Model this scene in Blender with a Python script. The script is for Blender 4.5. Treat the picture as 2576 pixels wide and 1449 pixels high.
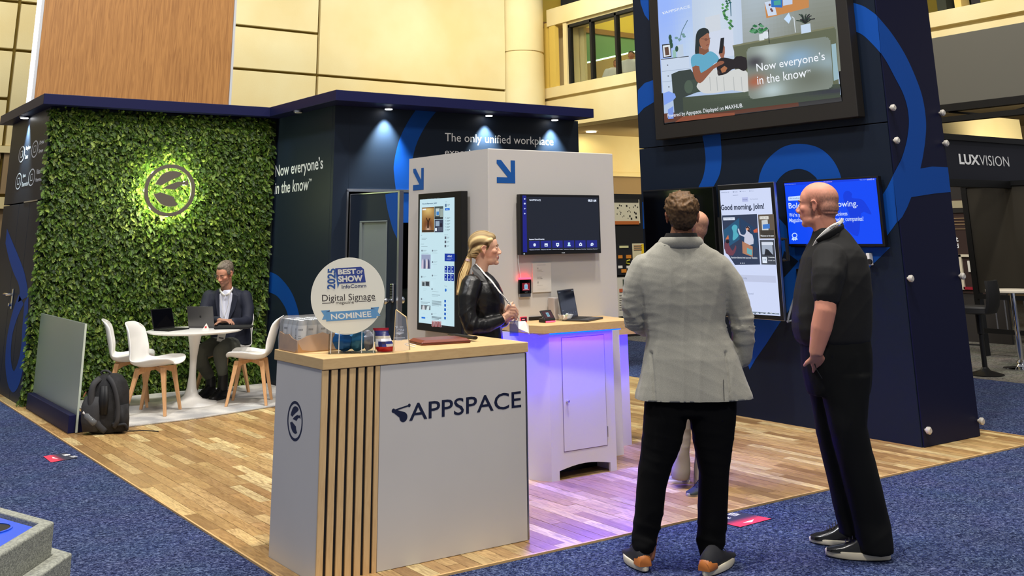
import bpy, bmesh, math, random
import numpy as np
from mathutils import Vector, Matrix, noise as mnoise
random.seed(7); rng = np.random.default_rng(7)
PI = math.pi
for o in list(bpy.data.objects): bpy.data.objects.remove(o)
scene = bpy.context.scene
COL = scene.collection

# ------------------------------------------------------------------ camera
FPX, PPX, PPY, CAMH = 2610.08, 1267.46, -124.415, 1.655
def cam_axes(yaw, pitch, roll):
    f = np.array([math.cos(pitch)*math.cos(yaw), math.cos(pitch)*math.sin(yaw), math.sin(pitch)])
    r = np.cross(f, [0, 0, 1]); r /= np.linalg.norm(r); u = np.cross(r, f)
    c, s = math.cos(roll), math.sin(roll)
    return c*r+s*u, -s*r+c*u, f
CR, CU, CF = cam_axes(.960434, .26812, -.0118675)
CC = np.array([0, 0, CAMH])
cam_data = bpy.data.cameras.new('camera')
cam = bpy.data.objects.new('camera', cam_data); COL.objects.link(cam)
cam_data.sensor_width = 36; cam_data.sensor_fit = 'HORIZONTAL'
cam_data.lens = FPX/2576*36
cam_data.shift_x = (1288-PPX)/2576; cam_data.shift_y = (PPY-724.5)/2576
cam_data.clip_end = 200
cam.matrix_world = Matrix(((CR[0], CU[0], -CF[0], CC[0]), (CR[1], CU[1], -CF[1], CC[1]), (CR[2], CU[2], -CF[2], CC[2]), (0, 0, 0, 1)))
scene.camera = cam
# ------------------------------------------------------------------ exposure, world
scene.view_settings.view_transform = 'Standard'; scene.view_settings.look = 'None'
scene.view_settings.gamma = 1; scene.view_settings.use_curve_mapping = False
scene.view_settings.exposure = 0.0
world = bpy.data.worlds.new('hall_air'); scene.world = world; world.use_nodes = True
bg = world.node_tree.nodes['Background']; bg.inputs[0].default_value = (.92, .94, 1.0, 1); bg.inputs[1].default_value = .31
# ------------------------------------------------------------------ hall lamps
def area(name, loc, target, size, power, color=(1, 1, 1), size_y=None, spread=PI):
    d = bpy.data.lights.new(name, 'AREA'); d.energy = power; d.color = color; d.size = size; d.spread = spread
    if size_y: d.shape = 'RECTANGLE'; d.size_y = size_y
    o = bpy.data.objects.new(name, d); COL.objects.link(o); o.location = loc
    o.rotation_euler = (Vector(target)-Vector(loc)).to_track_quat('-Z', 'Y').to_euler(); return o
def spot(name, loc, target, power, color, angle, blend=.6, r=.03):
    d = bpy.data.lights.new(name, 'SPOT'); d.energy = power; d.color = color; d.spot_size = angle; d.spot_blend = blend; d.shadow_soft_size = r
    o = bpy.data.objects.new(name, d); COL.objects.link(o); o.location = loc
    o.rotation_euler = (Vector(target)-Vector(loc)).to_track_quat('-Z', 'Y').to_euler(); return o
area('hall_lamp_aisle', (3.5, 3.2, 13), (4.2, 6.0, 0), .7, 960, (1, .94, .86))
area('hall_lamp_front', (6.3, 2.8, 13), (5.7, 6.5, 0), .8, 480, (1, .94, .86))
area('front_fill', (.5, -3.5, 10.5), (4.5, 6.5, 1), 1.4, 620, (1, .94, .86))  # unseen low frontal fill, added to brighten upright faces turned to the camera
area('hall_lamp_side', (-1.2, 7.2, 12.5), (3, 9.0, 0), 1.0, 750, (.97, .98, 1))
area('hall_lamp_mid', (3.6, 8.6, 13), (4.0, 10.5, 0), 1.0, 420, (1, .95, .90))
area('hall_lamp_far', (11.5, 6, 11), (11, 7, 0), 1.5, 330, (1, .93, .82))
# yellow wall washers of the hall
area('wall_washer', (11.3, 17.3, 7.3), (11.8, 20.76, 4.7), 1.6, 98, (1, .95, .78), .5)
area('wall_washer', (6.6, 17.3, 7.3), (6.9, 20.76, 4.4), 1.6, 74, (1, .95, .78), .5)
area('wall_washer', (2.6, 17.5, 7.6), (3, 20.76, 4), 2.0, 66, (1, .95, .80), .5)
area('wall_washer', (13.2, 17.2, 8.0), (15.67, 17.6, 4.9), 2.5, 135, (1, .95, .78), .5)
area('wall_washer', (13.0, 9.5, 8.2), (15.6, 9.6, 5), 2.5, 80, (1, .93, .74), .5)

# ------------------------------------------------------------------ pixel -> place
def ray(x, y): return CR*(x-PPX)/FPX - CU*(y-PPY)/FPX + CF
def onZ(x, y, z=0.): d = ray(x, y); return CC + d*(z-CAMH)/d[2]
def onX(x, y, X): d = ray(x, y); return CC + d*X/d[0]
def onY(x, y, Y): d = ray(x, y); return CC + d*Y/d[1]
FH = np.array([CF[0], CF[1], 0]); FH /= np.linalg.norm(FH)
RH = np.array([FH[1], -FH[0], 0])
def onD(x, y, D): d = ray(x, y); return CC + d*(D/(d@FH))
def hdist(P): return float((np.array(P)-CC)@FH)
def mpp(P): return float((np.array(P)-CC)@CF)/FPX
class Plane:   # upright face; U to the viewer's right, V up, N outward
    def __init__(s, axis, c):
        s.axis, s.c = axis, c
        if axis == 'Y': s.U = np.array([1., 0, 0]); s.N = np.array([0, -1., 0])
        else: s.U = np.array([0, -1., 0]); s.N = np.array([-1., 0, 0])
        s.V = np.array([0, 0, 1.])
    def px(s, x, y): return onY(x, y, s.c) if s.axis == 'Y' else onX(x, y, s.c)
    def uv(s, x, y):
        p = s.px(x, y); return np.array([p@s.U, p[2]])
    def P(s, u, v, n=0.):
        base = np.array([0, s.c, 0.]) if s.axis == 'Y' else np.array([s.c, 0., 0])
        return base + s.U*u + s.V*v + s.N*n
class PlaneG(Plane):   # any frame: origin, U, V, N
    def __init__(s, O, U, V):
        s.O = np.array(O, float); s.U = np.array(U, float); s.U /= np.linalg.norm(s.U); s.V = np.array(V, float)
        s.V -= s.U*(s.V@s.U); s.V /= np.linalg.norm(s.V); s.N = np.cross(s.U, s.V)
    def px(s, x, y):
        d = ray(x, y); return CC + d*(((s.O-CC)@s.N)/(d@s.N))
    def uv(s, x, y):
        p = s.px(x, y)-s.O; return np.array([p@s.U, p@s.V])
    def P(s, u, v, n=0.): return s.O+s.U*u+s.V*v+s.N*n

# ------------------------------------------------------------------ materials
def lin(c):
    out = []
    for v in c[:3]:
        v = v/255.; out.append(v/12.92 if v <= .04045 else ((v+.055)/1.055)**2.4)
    return tuple(out)+(1,)
MATS = {}
def mat(name, rgb=(200, 200, 200), rough=.5, metal=0., spec=.5, bump=None, vary=None, emit=None, attr=False, alpha=None, trans=0., coat=0., sheen=0., ior=1.45, stretch=None):
    """bump=(scale,strength,distance); vary=(scale,rgb2,contrast)"""
    if name in MATS: return MATS[name]
    m = bpy.data.materials.new(name); m.use_nodes = True; nt = m.node_tree; N = nt.nodes; L = nt.links
    b = N['Principled BSDF']; b.inputs['Base Color'].default_value = lin(rgb); b.inputs['Roughness'].default_value = rough
    b.inputs['Metallic'].default_value = metal; b.inputs['Specular IOR Level'].default_value = spec; b.inputs['IOR'].default_value = ior
    b.inputs['Transmission Weight'].default_value = trans; b.inputs['Coat Weight'].default_value = coat
    b.inputs['Sheen Weight'].default_value = sheen
    if alpha is not None: b.inputs['Alpha'].default_value = alpha
    src = None
    if attr:
        a = N.new('ShaderNodeAttribute'); a.attribute_name = 'Col'; src = a.outputs['Color']
    tc = N.new('ShaderNodeTexCoord'); mp = N.new('ShaderNodeMapping'); L.new(tc.outputs['Object'], mp.inputs['Vector'])
    if stretch: mp.inputs['Scale'].default_value = stretch
    if vary:
        n = N.new('ShaderNodeTexNoise'); n.inputs['Scale'].default_value = vary[0]; n.inputs['Detail'].default_value = 4
        L.new(mp.outputs[0], n.inputs['Vector'])
        r = N.new('ShaderNodeMapRange'); c = vary[2]; r.inputs['From Min'].default_value = .5-.5/c*.5; r.inputs['From Max'].default_value = .5+.5/c*.5
        L.new(n.outputs['Fac'], r.inputs['Value'])
        x = N.new('ShaderNodeMix'); x.data_type = 'RGBA'; x.blend_type = 'MULTIPLY' if attr else 'MIX'
        L.new(r.outputs[0], x.inputs['Factor'])
        if src: L.new(src, x.inputs['A'])
        else: x.inputs['A'].default_value = lin(rgb)
        x.inputs['B'].default_value = lin(vary[1]); src = x.outputs['Result']
    if src: L.new(src, b.inputs['Base Color'])
    if bump:
        n2 = N.new('ShaderNodeTexNoise'); n2.inputs['Scale'].default_value = bump[0]; n2.inputs['Detail'].default_value = 3
        L.new(mp.outputs[0], n2.inputs['Vector'])
        bp = N.new('ShaderNodeBump'); bp.inputs['Strength'].default_value = bump[1]; bp.inputs['Distance'].default_value = bump[2]
        L.new(n2.outputs['Fac'], bp.inputs['Height']); L.new(bp.outputs[0], b.inputs['Normal'])
    if emit:
        if attr: L.new(src, b.inputs['Emission Color']); b.inputs['Base Color'].default_value = (0.01, .01, .01, 1)
        else: b.inputs['Emission Color'].default_value = lin(rgb)
        if attr:
            for l in list(b.inputs['Base Color'].links): L.remove(l)
            b.inputs['Base Color'].default_value = (.01, .01, .01, 1)
        b.inputs['Emission Strength'].default_value = emit
    MATS[name] = m; return m

# ------------------------------------------------------------------ mesh builder
def nrm(v): v = np.array(v, float); return v/max(1e-9, np.linalg.norm(v))
class MB:
    def __init__(s): s.v = []; s.f = []; s.c = []; s.n = 0
    def add(s, verts, faces, col=None):
        verts = np.asarray(verts, float).reshape(-1, 3); s.v.append(verts)
        k = s.n
        for f in faces: s.f.append([i+k for i in f]); s.c.append(col)
        s.n += len(verts); return s
    def box(s, a, b, col=None, M=None):
        x0, y0, z0 = a; x1, y1, z1 = b
        if x0 > x1: x0, x1 = x1, x0
        if y0 > y1: y0, y1 = y1, y0
        if z0 > z1: z0, z1 = z1, z0
        v = np.array([(x0, y0, z0), (x1, y0, z0), (x1, y1, z0), (x0, y1, z0), (x0, y0, z1), (x1, y0, z1), (x1, y1, z1), (x0, y1, z1)], float)
        if M is not None: v = v@np.array(M)[:3, :3].T+np.array(M)[:3, 3]
        return s.add(v, [(0, 3, 2, 1), (4, 5, 6, 7), (0, 1, 5, 4), (1, 2, 6, 5), (2, 3, 7, 6), (3, 0, 4, 7)], col)
    def pbox(s, pl, u0, v0, u1, v1, n0, n1, col=None):   # box on a plane, n outward
        pts = [pl.P(u, v, n) for n in (n0, n1) for u, v in ((u0, v0), (u1, v0), (u1, v1), (u0, v1))]
        return s.add(pts, [(0, 3, 2, 1), (4, 5, 6, 7), (0, 1, 5, 4), (1, 2, 6, 5), (2, 3, 7, 6), (3, 0, 4, 7)], col)
    def prism(s, base, vec, col=None):   # base: 3D polygon (ccw seen from +vec), extruded along vec
        base = np.array(base, float); n = len(base); vec = np.array(vec, float)
        v = np.vstack([base, base+vec]); f = [tuple(range(n))[::-1], tuple(range(n, 2*n))]
        f += [(i, (i+1) % n, n+(i+1) % n, n+i) for i in range(n)]
        return s.add(v, f, col)
    def rings(s, R, col=None, cap=True, closed=True):
        R = [np.array(r, float) for r in R]; m = len(R[0]); v = np.vstack(R); f = []
        for i in range(len(R)-1):
            for j in range(m if closed else m-1):
                a = i*m+j; b = i*m+(j+1) % m; f.append((a, b, b+m, a+m))
        if cap: f.append(tuple(range(m))[::-1]); f.append(tuple(range((len(R)-1)*m, len(R)*m)))
        return s.add(v, f, col)
    def lathe(s, prof, c=(0, 0, 0), seg=24, col=None, axis=None, cap=True):   # prof [(r,z)] going up
        c = np.array(c, float); A = np.array([0, 0, 1.]) if axis is None else nrm(axis)
        X = nrm(np.cross([0, 1, 0.3], A)) if axis is not None else np.array([1., 0, 0]); Y = np.cross(A, X)
        R = []
        for r, z in prof:
            R.append([c+A*z+X*(r*math.cos(2*PI*k/seg))+Y*(r*math.sin(2*PI*k/seg)) for k in range(seg)])
        return s.rings(R, col, cap)
    def tube(s, pts, rad, seg=8, col=None, up=(0, 0, 1), rb=None):
        pts = [np.array(p, float) for p in pts]; n = len(pts)
        if not hasattr(rad, '__len__'): rad = [rad]*n
        if rb is None: rb = rad
        elif not hasattr(rb, '__len__'): rb = [rb]*n
        R = []; prev = None
        for i, p in enumerate(pts):
            t = nrm(pts[min(i+1, n-1)]-pts[max(i-1, 0)])
            if prev is None:
                u = np.array(up, float)
                if abs(t@nrm(u)) > .95: u = np.array([1., 0.1, 0])
            else: u = prev
            a = nrm(np.cross(t, u)); b = np.cross(a, t); prev = b
            R.append([p+a*rad[i]*math.cos(2*PI*k/seg)+b*rb[i]*math.sin(2*PI*k/seg) for k in range(seg)][::-1])
        R = R[::-1]
        return s.rings(R, col)
    def ell(s, c, r, seg=16, M=None, col=None):   # ellipsoid; M 3x3 axes rows
        c = np.array(c, float); A = np.eye(3) if M is None else np.array(M)
        R = []; n = seg//2
        for i in range(1, n):
            th = -PI/2+PI*i/n
            R.append([c+A[0]*r[0]*math.cos(th)*math.cos(2*PI*k/seg)+A[1]*r[1]*math.cos(th)*math.sin(2*PI*k/seg)+A[2]*r[2]*math.sin(th) for k in range(seg)])
        v = np.vstack([np.array(x) for x in R]+[[c-A[2]*r[2]], [c+A[2]*r[2]]]); f = []; m = seg
        for i in range(len(R)-1):
            for j in range(m): a = i*m+j; b = i*m+(j+1) % m; f.append((a, b, b+m, a+m))
        lo = len(R)*m; hi = lo+1; t = (len(R)-1)*m
        for j in range(m): f.append((lo, (j+1) % m, j)); f.append((hi, t+j, t+(j+1) % m))
        return s.add(v, f, col)
    def flat(s, pl, pts, col=None, n=.001):  # flat polygon on plane from uv points
        return s.add([pl.P(u, v, n) for u, v in pts], [tuple(range(len(pts)))], col)
    def fpx(s, pl, pts, col=None, n=.001):
        return s.flat(pl, [pl.uv(*p) for p in pts], col, n)
    def verts(s): return np.vstack(s.v)
    def mesh(s, name, off=None):
        v = s.verts()
        if off is not None: v = v-np.array(off)
        me = bpy.data.meshes.new(name)
        me.from_pydata(v.tolist(), [], s.f)
        if any(c is not None for c in s.c):
            ca = me.color_attributes.new('Col', 'FLOAT_COLOR', 'CORNER')
            ls = np.zeros(len(me.loops)*4, np.float32).reshape(-1, 4); i = 0
            for f, c in zip(s.f, s.c):
                ls[i:i+len(f)] = lin(c if c is not None else (200, 200, 200)); i += len(f)
            ca.data.foreach_set('color', ls.ravel())
        return me
ORG = {}
def obj(name, mb, m=None, parent=None, smooth=False, bevel=0, seg=2, local=False):
    off = None
    if parent is not None and not local: off = ORG.get(parent.name, (0, 0, 0))
    me = mb.mesh(name, off) if isinstance(mb, MB) else mb
    o = bpy.data.objects.new(name, me); COL.objects.link(o)
    if m is not None:
        if not me.materials: me.materials.append(m)
    if parent is not None: o.parent = parent; ORG[o.name] = ORG.get(parent.name, (0, 0, 0))
    if smooth:
        me.polygons.foreach_set('use_smooth', [True]*len(me.polygons))
        if smooth != 'all':
            e = o.modifiers.new('edge_split', 'EDGE_SPLIT'); e.split_angle = math.radians(smooth if smooth is not True else 40)
    if bevel:
        b = o.modifiers.new('bevel', 'BEVEL'); b.width = bevel; b.segments = seg; b.limit_method = 'ANGLE'; b.angle_limit = math.radians(40)
    return o
def tag(o, label, cat, group=None, kind=None):
    o['label'] = label; o['category'] = cat
    if group: o['group'] = group
    if kind: o['kind'] = kind
    return o
def thing(name, label, cat, loc=(0, 0, 0), rz=0., group=None):
    o = bpy.data.objects.new(name, None); COL.objects.link(o); o.empty_display_size = .1
    o.location = tuple(float(x) for x in loc); o.rotation_euler = (0, 0, rz); ORG[o.name] = tuple(float(x) for x in loc)
    return tag(o, label, cat, group)
def struct(name, mb, m, parent=None, **k):
    o = obj(name, mb, m, parent, **k)
    if parent is None: o['kind'] = 'structure'
    return o
def copy_tree(o, parent=None):
    c = o.copy(); COL.objects.link(c); c.parent = parent
    for ch in [x for x in bpy.data.objects if x.parent == o]: copy_tree(ch, c)
    return c
def rotz(a): c, s = math.cos(a), math.sin(a); return np.array([[c, -s, 0], [s, c, 0], [0, 0, 1.]])
def smooth_closed(pts, k=4):   # Catmull-Rom through closed px polygon
    pts = [np.array(p, float) for p in pts]; n = len(pts); out = []
    for i in range(n):
        p0, p1, p2, p3 = pts[i-1], pts[i], pts[(i+1) % n], pts[(i+2) % n]
        for j in range(k):
            t = j/k; out.append(.5*((2*p1)+(-p0+p2)*t+(2*p0-5*p1+4*p2-p3)*t*t+(-p0+3*p1-3*p2+p3)*t**3))
    return out
def smooth_open(pts, k=4):
    pts = [np.array(p, float) for p in pts]; q = [2*pts[0]-pts[1]]+pts+[2*pts[-1]-pts[-2]]; out = []
    for i in range(1, len(q)-2):
        p0, p1, p2, p3 = q[i-1], q[i], q[i+1], q[i+2]
        for j in range(k):
            t = j/k; out.append(.5*((2*p1)+(-p0+p2)*t+(2*p0-5*p1+4*p2-p3)*t*t+(-p0+3*p1-3*p2+p3)*t**3))
    out.append(pts[-1]); return out
# ------------------------------------------------------------------ lettering
TXT = {}
def text_geo(s, bold=0.):
    key = (s, bold)
    if key in TXT: return TXT[key]
    cu = bpy.data.curves.new('lettering_curve', 'FONT'); cu.body = s; cu.size = 1; cu.offset = bold; cu.resolution_u = 3
    o = bpy.data.objects.new('lettering_curve', cu); me = o.to_mesh()
    v = np.array([x.co[:] for x in me.vertices]); f = [list(p.vertices) for p in me.polygons]
    # keep faces with positive z normal
    ff = []
    for p in f:
        a, b, c = v[p[0]], v[p[1]], v[p[2]]
        if np.cross(b-a, c-a)[2] < 0: p = p[::-1]
        ff.append(p)
    o.to_mesh_clear(); bpy.data.objects.remove(o); bpy.data.curves.remove(cu)
    TXT[key] = (v, ff); return TXT[key]
def fit_text(mb, pl, s, u0, v0, u1, v1, col=None, n=.0006, bold=0., rot=False):
    """text s stretched into box u0..u1, v0..v1 (glyph bounds)"""
    v, f = text_geo(s, bold)
    lo, hi = v.min(0), v.max(0); w = max(hi-lo)
    x = (v[:, 0]-lo[0])/max(1e-6, hi[0]-lo[0]); y = (v[:, 1]-lo[1])/max(1e-6, hi[1]-lo[1])
    if rot: x, y = 1-y, x
    U = u0+x*(u1-u0); V = v0+y*(v1-v0)
    P = [pl.P(a, b, n) for a, b in zip(U, V)]
    mb.add(P, f, col); return mb
def quad_text(mb, pl, s, bl, br, tl, col=None, n=.0006, bold=0., tr=None):
    """text fitted to pixel corners on the plane: bottom-left, bottom-right, top-left"""
    a, b, c = pl.uv(*bl), pl.uv(*br), pl.uv(*tl)
    v, f = text_geo(s, bold); lo, hi = v.min(0), v.max(0)
    x = (v[:, 0]-lo[0])/(hi[0]-lo[0]); y = (v[:, 1]-lo[1])/(hi[1]-lo[1])
    P = []
    for i in range(len(x)):
        w = a+(b-a)*x[i]+(c-a)*y[i]; P.append(pl.P(w[0], w[1], n))
    mb.add(P, f, col); return mb
# ================================================================== the setting
M_carpet = mat('carpet_blue', (70, 84, 138), rough=1., spec=.1)
def carpet_mat(name, c1, c2, c3, sc=1.0):
    m = bpy.data.materials.new(name); m.use_nodes = True; nt = m.node_tree; N = nt.nodes; L = nt.links; b = N['Principled BSDF']
    b.inputs['Roughness'].default_value = 1; b.inputs['Specular IOR Level'].default_value = .08
    tc = N.new('ShaderNodeTexCoord')
    n = N.new('ShaderNodeTexNoise'); n.inputs['Scale'].default_value = 52*sc; n.inputs['Detail'].default_value = 3; n.inputs['Roughness'].default_value = .65; n.inputs['Distortion'].default_value = 1.2
    L.new(tc.outputs['Object'], n.inputs['Vector'])
    n3 = N.new('ShaderNodeTexNoise'); n3.inputs['Scale'].default_value = 3; L.new(tc.outputs['Object'], n3.inputs['Vector'])
    r = N.new('ShaderNodeValToRGB'); r.color_ramp.elements[0].position = .36; r.color_ramp.elements[0].color = lin(c1)
    r.color_ramp.elements[1].position = .66; r.color_ramp.elements[1].color = lin(c3); e = r.color_ramp.elements.new(.5); e.color = lin(c2)
    L.new(n.outputs['Fac'], r.inputs['Fac'])
    mx = N.new('ShaderNodeMix'); mx.data_type = 'RGBA'; mx.blend_type = 'MULTIPLY'; mx.inputs['Factor'].default_value = .25
    L.new(r.outputs[0], mx.inputs['A']); L.new(n3.outputs['Color'], mx.inputs['B']); L.new(mx.outputs['Result'], b.inputs['Base Color'])
    bp = N.new('ShaderNodeBump'); bp.inputs['Strength'].default_value = .9; bp.inputs['Distance'].default_value = .012
    L.new(n.outputs['Fac'], bp.inputs['Height']); L.new(bp.outputs[0], b.inputs['Normal'])
    return m
M_carpet = carpet_mat('carpet_blue_pile', (20, 26, 52), (52, 63, 100), (110, 122, 156))
M_grey = carpet_mat('carpet_grey_pile', (84, 82, 78), (112, 110, 104), (140, 138, 130), .6)
mb = MB(); mb.box((-6, -5, -.05), (11.85, 21.5, -.004)); struct('floor', mb, M_carpet)
mb = MB(); mb.box((11.85, -5, -.05), (30, 26, -.002)); struct('floor', mb, M_grey)

# --- wood laminate planks of the booth
def wood_mat(name, rough, scale=(1, 1, 1), dark=(120, 84, 52), attr=True, rgb=(200, 160, 110), amt=.5, gs=14, coat=0.):
    m = bpy.data.materials.new(name); m.use_nodes = True; nt = m.node_tree; N = nt.nodes; L = nt.links; b = N['Principled BSDF']
    b.inputs['Roughness'].default_value = rough; b.inputs['Specular IOR Level'].default_value = .4; b.inputs['Coat Weight'].default_value = coat
    tc = N.new('ShaderNodeTexCoord'); mp = N.new('ShaderNodeMapping'); mp.inputs['Scale'].default_value = scale; L.new(tc.outputs['Object'], mp.inputs['Vector'])
    n = N.new('ShaderNodeTexNoise'); n.inputs['Scale'].default_value = gs; n.inputs['Detail'].default_value = 6; n.inputs['Distortion'].default_value = 1.4
    L.new(mp.outputs[0], n.inputs['Vector'])
    r = N.new('ShaderNodeMapRange'); r.inputs['From Min'].default_value = .38; r.inputs['From Max'].default_value = .68; L.new(n.outputs['Fac'], r.inputs['Value'])
    ml = N.new('ShaderNodeMath'); ml.operation = 'MULTIPLY'; ml.inputs[1].default_value = amt; L.new(r.outputs[0], ml.inputs[0])
    x = N.new('ShaderNodeMix'); x.data_type = 'RGBA'; L.new(ml.outputs[0], x.inputs['Factor'])
    if attr: a = N.new('ShaderNodeAttribute'); a.attribute_name = 'Col'; L.new(a.outputs['Color'], x.inputs['A'])
    else: x.inputs['A'].default_value = lin(rgb)
    x.inputs['B'].default_value = lin(dark); L.new(x.outputs['Result'], b.inputs['Base Color'])
    return m
M_floorwood = wood_mat('floor_laminate', .33, (5, .8, 1), (118, 84, 48), amt=.66, gs=9)
deck = MB()
FX0, FX1, FY0 = 2.42, 8.85, 5.04
deck.box((FX0, FY0, -.004), (FX1, 9.8, .002)); deck.box((FX0, 9.8, -.004), (5.3, 15.0, .002)); deck.box((5.3, 9.8, -.004), (FX1, 12.5, .0018))
deck_o = struct('floor', deck, mat('deck_joint', (96, 68, 42), rough=.7))
planks = []
PW = .084
x = FX0
while x < FX1-.01:
    x1 = min(x+PW, FX1); y = FY0-random.random()*.5
    ymax = 15.0 if x < 5.3 else 12.4
    while y < ymax:
        Ln = random.choice([.42, .55, .6, .72, .9]); y1 = y+Ln
        a, b = max(y, FY0), min(y1, ymax)
        if b-a > .02: planks.append((x, x1, a, b))
        y = y1
    x = x1
# trim board along the left edge is one lighter run
TONES = [(214, 174, 120), (202, 160, 106), (192, 148, 96), (178, 134, 86), (164, 122, 78), (226, 192, 138), (198, 156, 106), (184, 140, 92)]
def pcol():
    t = random.choice(TONES); k = random.uniform(.92, 1.06); return (min(255, t[0]*k*.985), min(255, t[1]*k*1.035), min(255, t[2]*k*1.03))
def visible_size(p):
    cx, cy = (p[0]+p[1])/2, (p[2]+p[3])/2; d = np.array([cx, cy, 0])-CC
    w = d@CF; u = PPX+FPX*(d@CR)/w; v = PPY-FPX*(d@CU)/w
    if not (-30 < u < 2600 and 0 < v < 1480): return 0
    if cx > 7.8 and cy > 5.5: return 0
    if 2.5 < cx < 3.8 and 5.25 < cy < 5.88: return 0
    if cy > 5.9 and u > 690 and u < 1330: return 0
    return (p[1]-p[0])*(p[3]-p[2])*1000/(w*w)
pl_sorted = sorted(planks, key=visible_size, reverse=True)
def plank_box(m_, p):
    g = .0012; h = .006+random.random()*.0012; m_.box((p[0]+g, p[2]+g, .0), (p[1]-g, p[3]-g, h), pcol())
for p in pl_sorted[:300]:
    m_ = MB(); plank_box(m_, p); obj('plank', m_, M_floorwood, deck_o)
rest = MB()
for p in pl_sorted[300:]: plank_box(rest, p)
r_o = obj('plank', rest, M_floorwood, deck_o); r_o['kind'] = 'stuff'
mb = MB(); mb.box((FX0-.012, FY0-.012, -.004), (FX0, 15, .007)); mb.box((FX0-.012, FY0-.014, -.004), (FX1+.012, FY0, .007)); mb.box((FX1, FY0, -.004), (FX1+.012, 12.4, .007))
struct('trim_1', mb, mat('deck_trim', (206, 168, 112), rough=.45))

# --- hall walls
M_cream = mat('hall_cream', (228, 216, 170), rough=.75, bump=(60, .12, .01), vary=(.6, (222, 202, 146), 1.5))
M_joint = mat('hall_joint', (112, 92, 24), rough=.8)
M_brownband = mat('hall_brown_band', (150, 126, 92), rough=.8)
M_yel = mat('hall_yellow_fin', (214, 184, 88), rough=.6)
M_black = mat('matt_black', (14, 14, 16), rough=.6)
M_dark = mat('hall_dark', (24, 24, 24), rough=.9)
YB = 20.76; XB = 15.67
mb = MB(); mb.box((-6, YB+.10, 0), (14.6, YB+.3, 13)); wb = struct('wall_back', mb, M_joint)
cols = [-2.5, 3.44, 9.53, 14.55]
rows = [2.45, 3.30, 4.17, 5.07, 5.98, 9.0, 12.5]
for i in range(3):
    for j in range(len(rows)-1):
        if i > 0 and j < 1: pass
        z0, z1 = rows[j], rows[j+1]
        if i == 2 and j == 3: z1 = rows[j+2]
        if i == 2 and j == 4: continue
        if i > 0 and j == 1: z1 = rows[3]
        if i > 0 and j == 2: continue
        g = .028; col = None
        m_ = MB(); m_.box((cols[i]+g, YB, z0+g), (cols[i+1]-g, YB+.1, z1-g))
        obj('wall_panel', m_, M_brownband if j == 0 else M_cream, wb, bevel=.008)
mb = MB(); mb.box((-2.5, YB-.06, 2.22), (14.5, YB+.1, 2.42)); mb.box((-2.5, YB-.05, 3.2), (3.9, YB+.1, 3.32)); obj('ledge', mb, M_cream, wb)
# arched niche low at the left
mb = MB(); pts = []
for k in range(13): a = PI*k/12; pts.append((2.95+.62*math.cos(a), YB+.02, 1.55+.62*math.sin(a)))
pts += [(2.33, YB+.02, 0), (3.57, YB+.02, 0)]
mb.prism(pts, (0, .08, 0)); mb.box((-2.5, YB+.06, 0), (6, YB+.1, 1.0)); obj('arch_panel', mb, M_cream, wb)
mb = MB(); mb.box((-2.5, YB+.07, 0), (14.5, YB+.1, 2.3)); obj('lower_band', mb, M_brownband, wb)
# round column at the hall corner
mb = MB(); c0 = (15.11, YB+.12, 0); mb.lathe([(.56, 0), (.56, 6.0)], c0, 40); mb.lathe([(.53, 6.0), (.53, 6.05)], c0, 40, cap=False); mb.lathe([(.56, 6.05), (.56, 12.5)], c0, 40)
struct('wall_column', mb, M_cream, smooth=True)
# balcony side of the hall (faces the booths)
mb = MB()
mb.box((XB, -5, 4.20), (XB+.5, YB+.2, 4.86)); mb.box((XB+.10, -5, 4.86), (XB+.5, YB+.2, 4.93)); mb.box((XB-.02, -5, 4.93), (XB+.5, YB+.2, 5.18))
wr = struct('wall_right', mb, M_cream)
mb = MB(); mb.box((XB-.04, 9.97, 6.72), (XB+.5, 20.50, 7.15)); mb.box((XB+.06, 9.97, 6.62), (XB+.5, 19.9, 6.72)); obj('beam', mb, M_cream, wr)
# soffit and recess under the balcony
mb = MB(); mb.box((XB+.5, 8.3, 4.19), (26, 21.35, 4.45)); mb.box((26, 8.3, 0), (26.2, 21.35, 4.2)); struct('ceiling', mb, mat('soffit', (188, 168, 128), rough=.8))
mb = MB(); mb.box((XB+.2, 21.3, 3.25), (26, 21.5, 4.2)); mb.box((XB+.2, 21.24, 3.13), (26, 21.5, 3.22)); mb.box((XB+.2, 21.32, 3.2), (26, 21.5, 3.26), ); w3 = struct('wall_recess', mb, M_cream)
mb = MB(); mb.box((XB+.2, 21.33, 0), (26, 21.5, 3.13)); obj('lower_band', mb, M_brownband, w3)
# yellow fins between column and window
for y0, y1, dx in ((20.52, 20.70, .02), (20.20, 20.44, -.02), (19.86, 20.14, .30)):
    m_ = MB(); m_.box((XB+dx, y0, 5.18), (XB+dx+.12, y1, 6.84)); obj('fin', m_, M_yel, wr)
mb = MB(); mb.box((XB+.42, 19.6, 5.18), (XB+.5, 21, 7.0)); mb.box((XB, 19.77, 5.18), (XB+.4, 19.90, 6.72)); obj('reveal', mb, M_cream, wr)
# window band with black frame and glass
mb = MB()
for y in (19.74, 18.90, 17.99, 16.6, 15.2, 13.8, 12.4, 11.0):
    mb.box((XB+.05, y-.035, 5.18), (XB+.17, y+.035, 6.64))
mb.box((XB+.05, 10.9, 6.58), (XB+.17, 19.77, 6.66)); mb.box((XB+.05, 10.9, 5.16), (XB+.17, 19.77, 5.2))
win = struct('window_1', mb, M_black)
M_glass = mat('clear_glass', (238, 244, 240), rough=.03, trans=1., ior=1.1, spec=.3)
ys = [19.74, 18.90, 17.99, 16.6, 15.2, 13.8, 12.4, 11.0]
for a, b in zip(ys[1:], ys[:-1]):
    m_ = MB(); m_.box((XB+.10, a+.03, 5.2), (XB+.108, b-.03, 6.6)); obj('pane', m_, M_glass, win)
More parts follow.
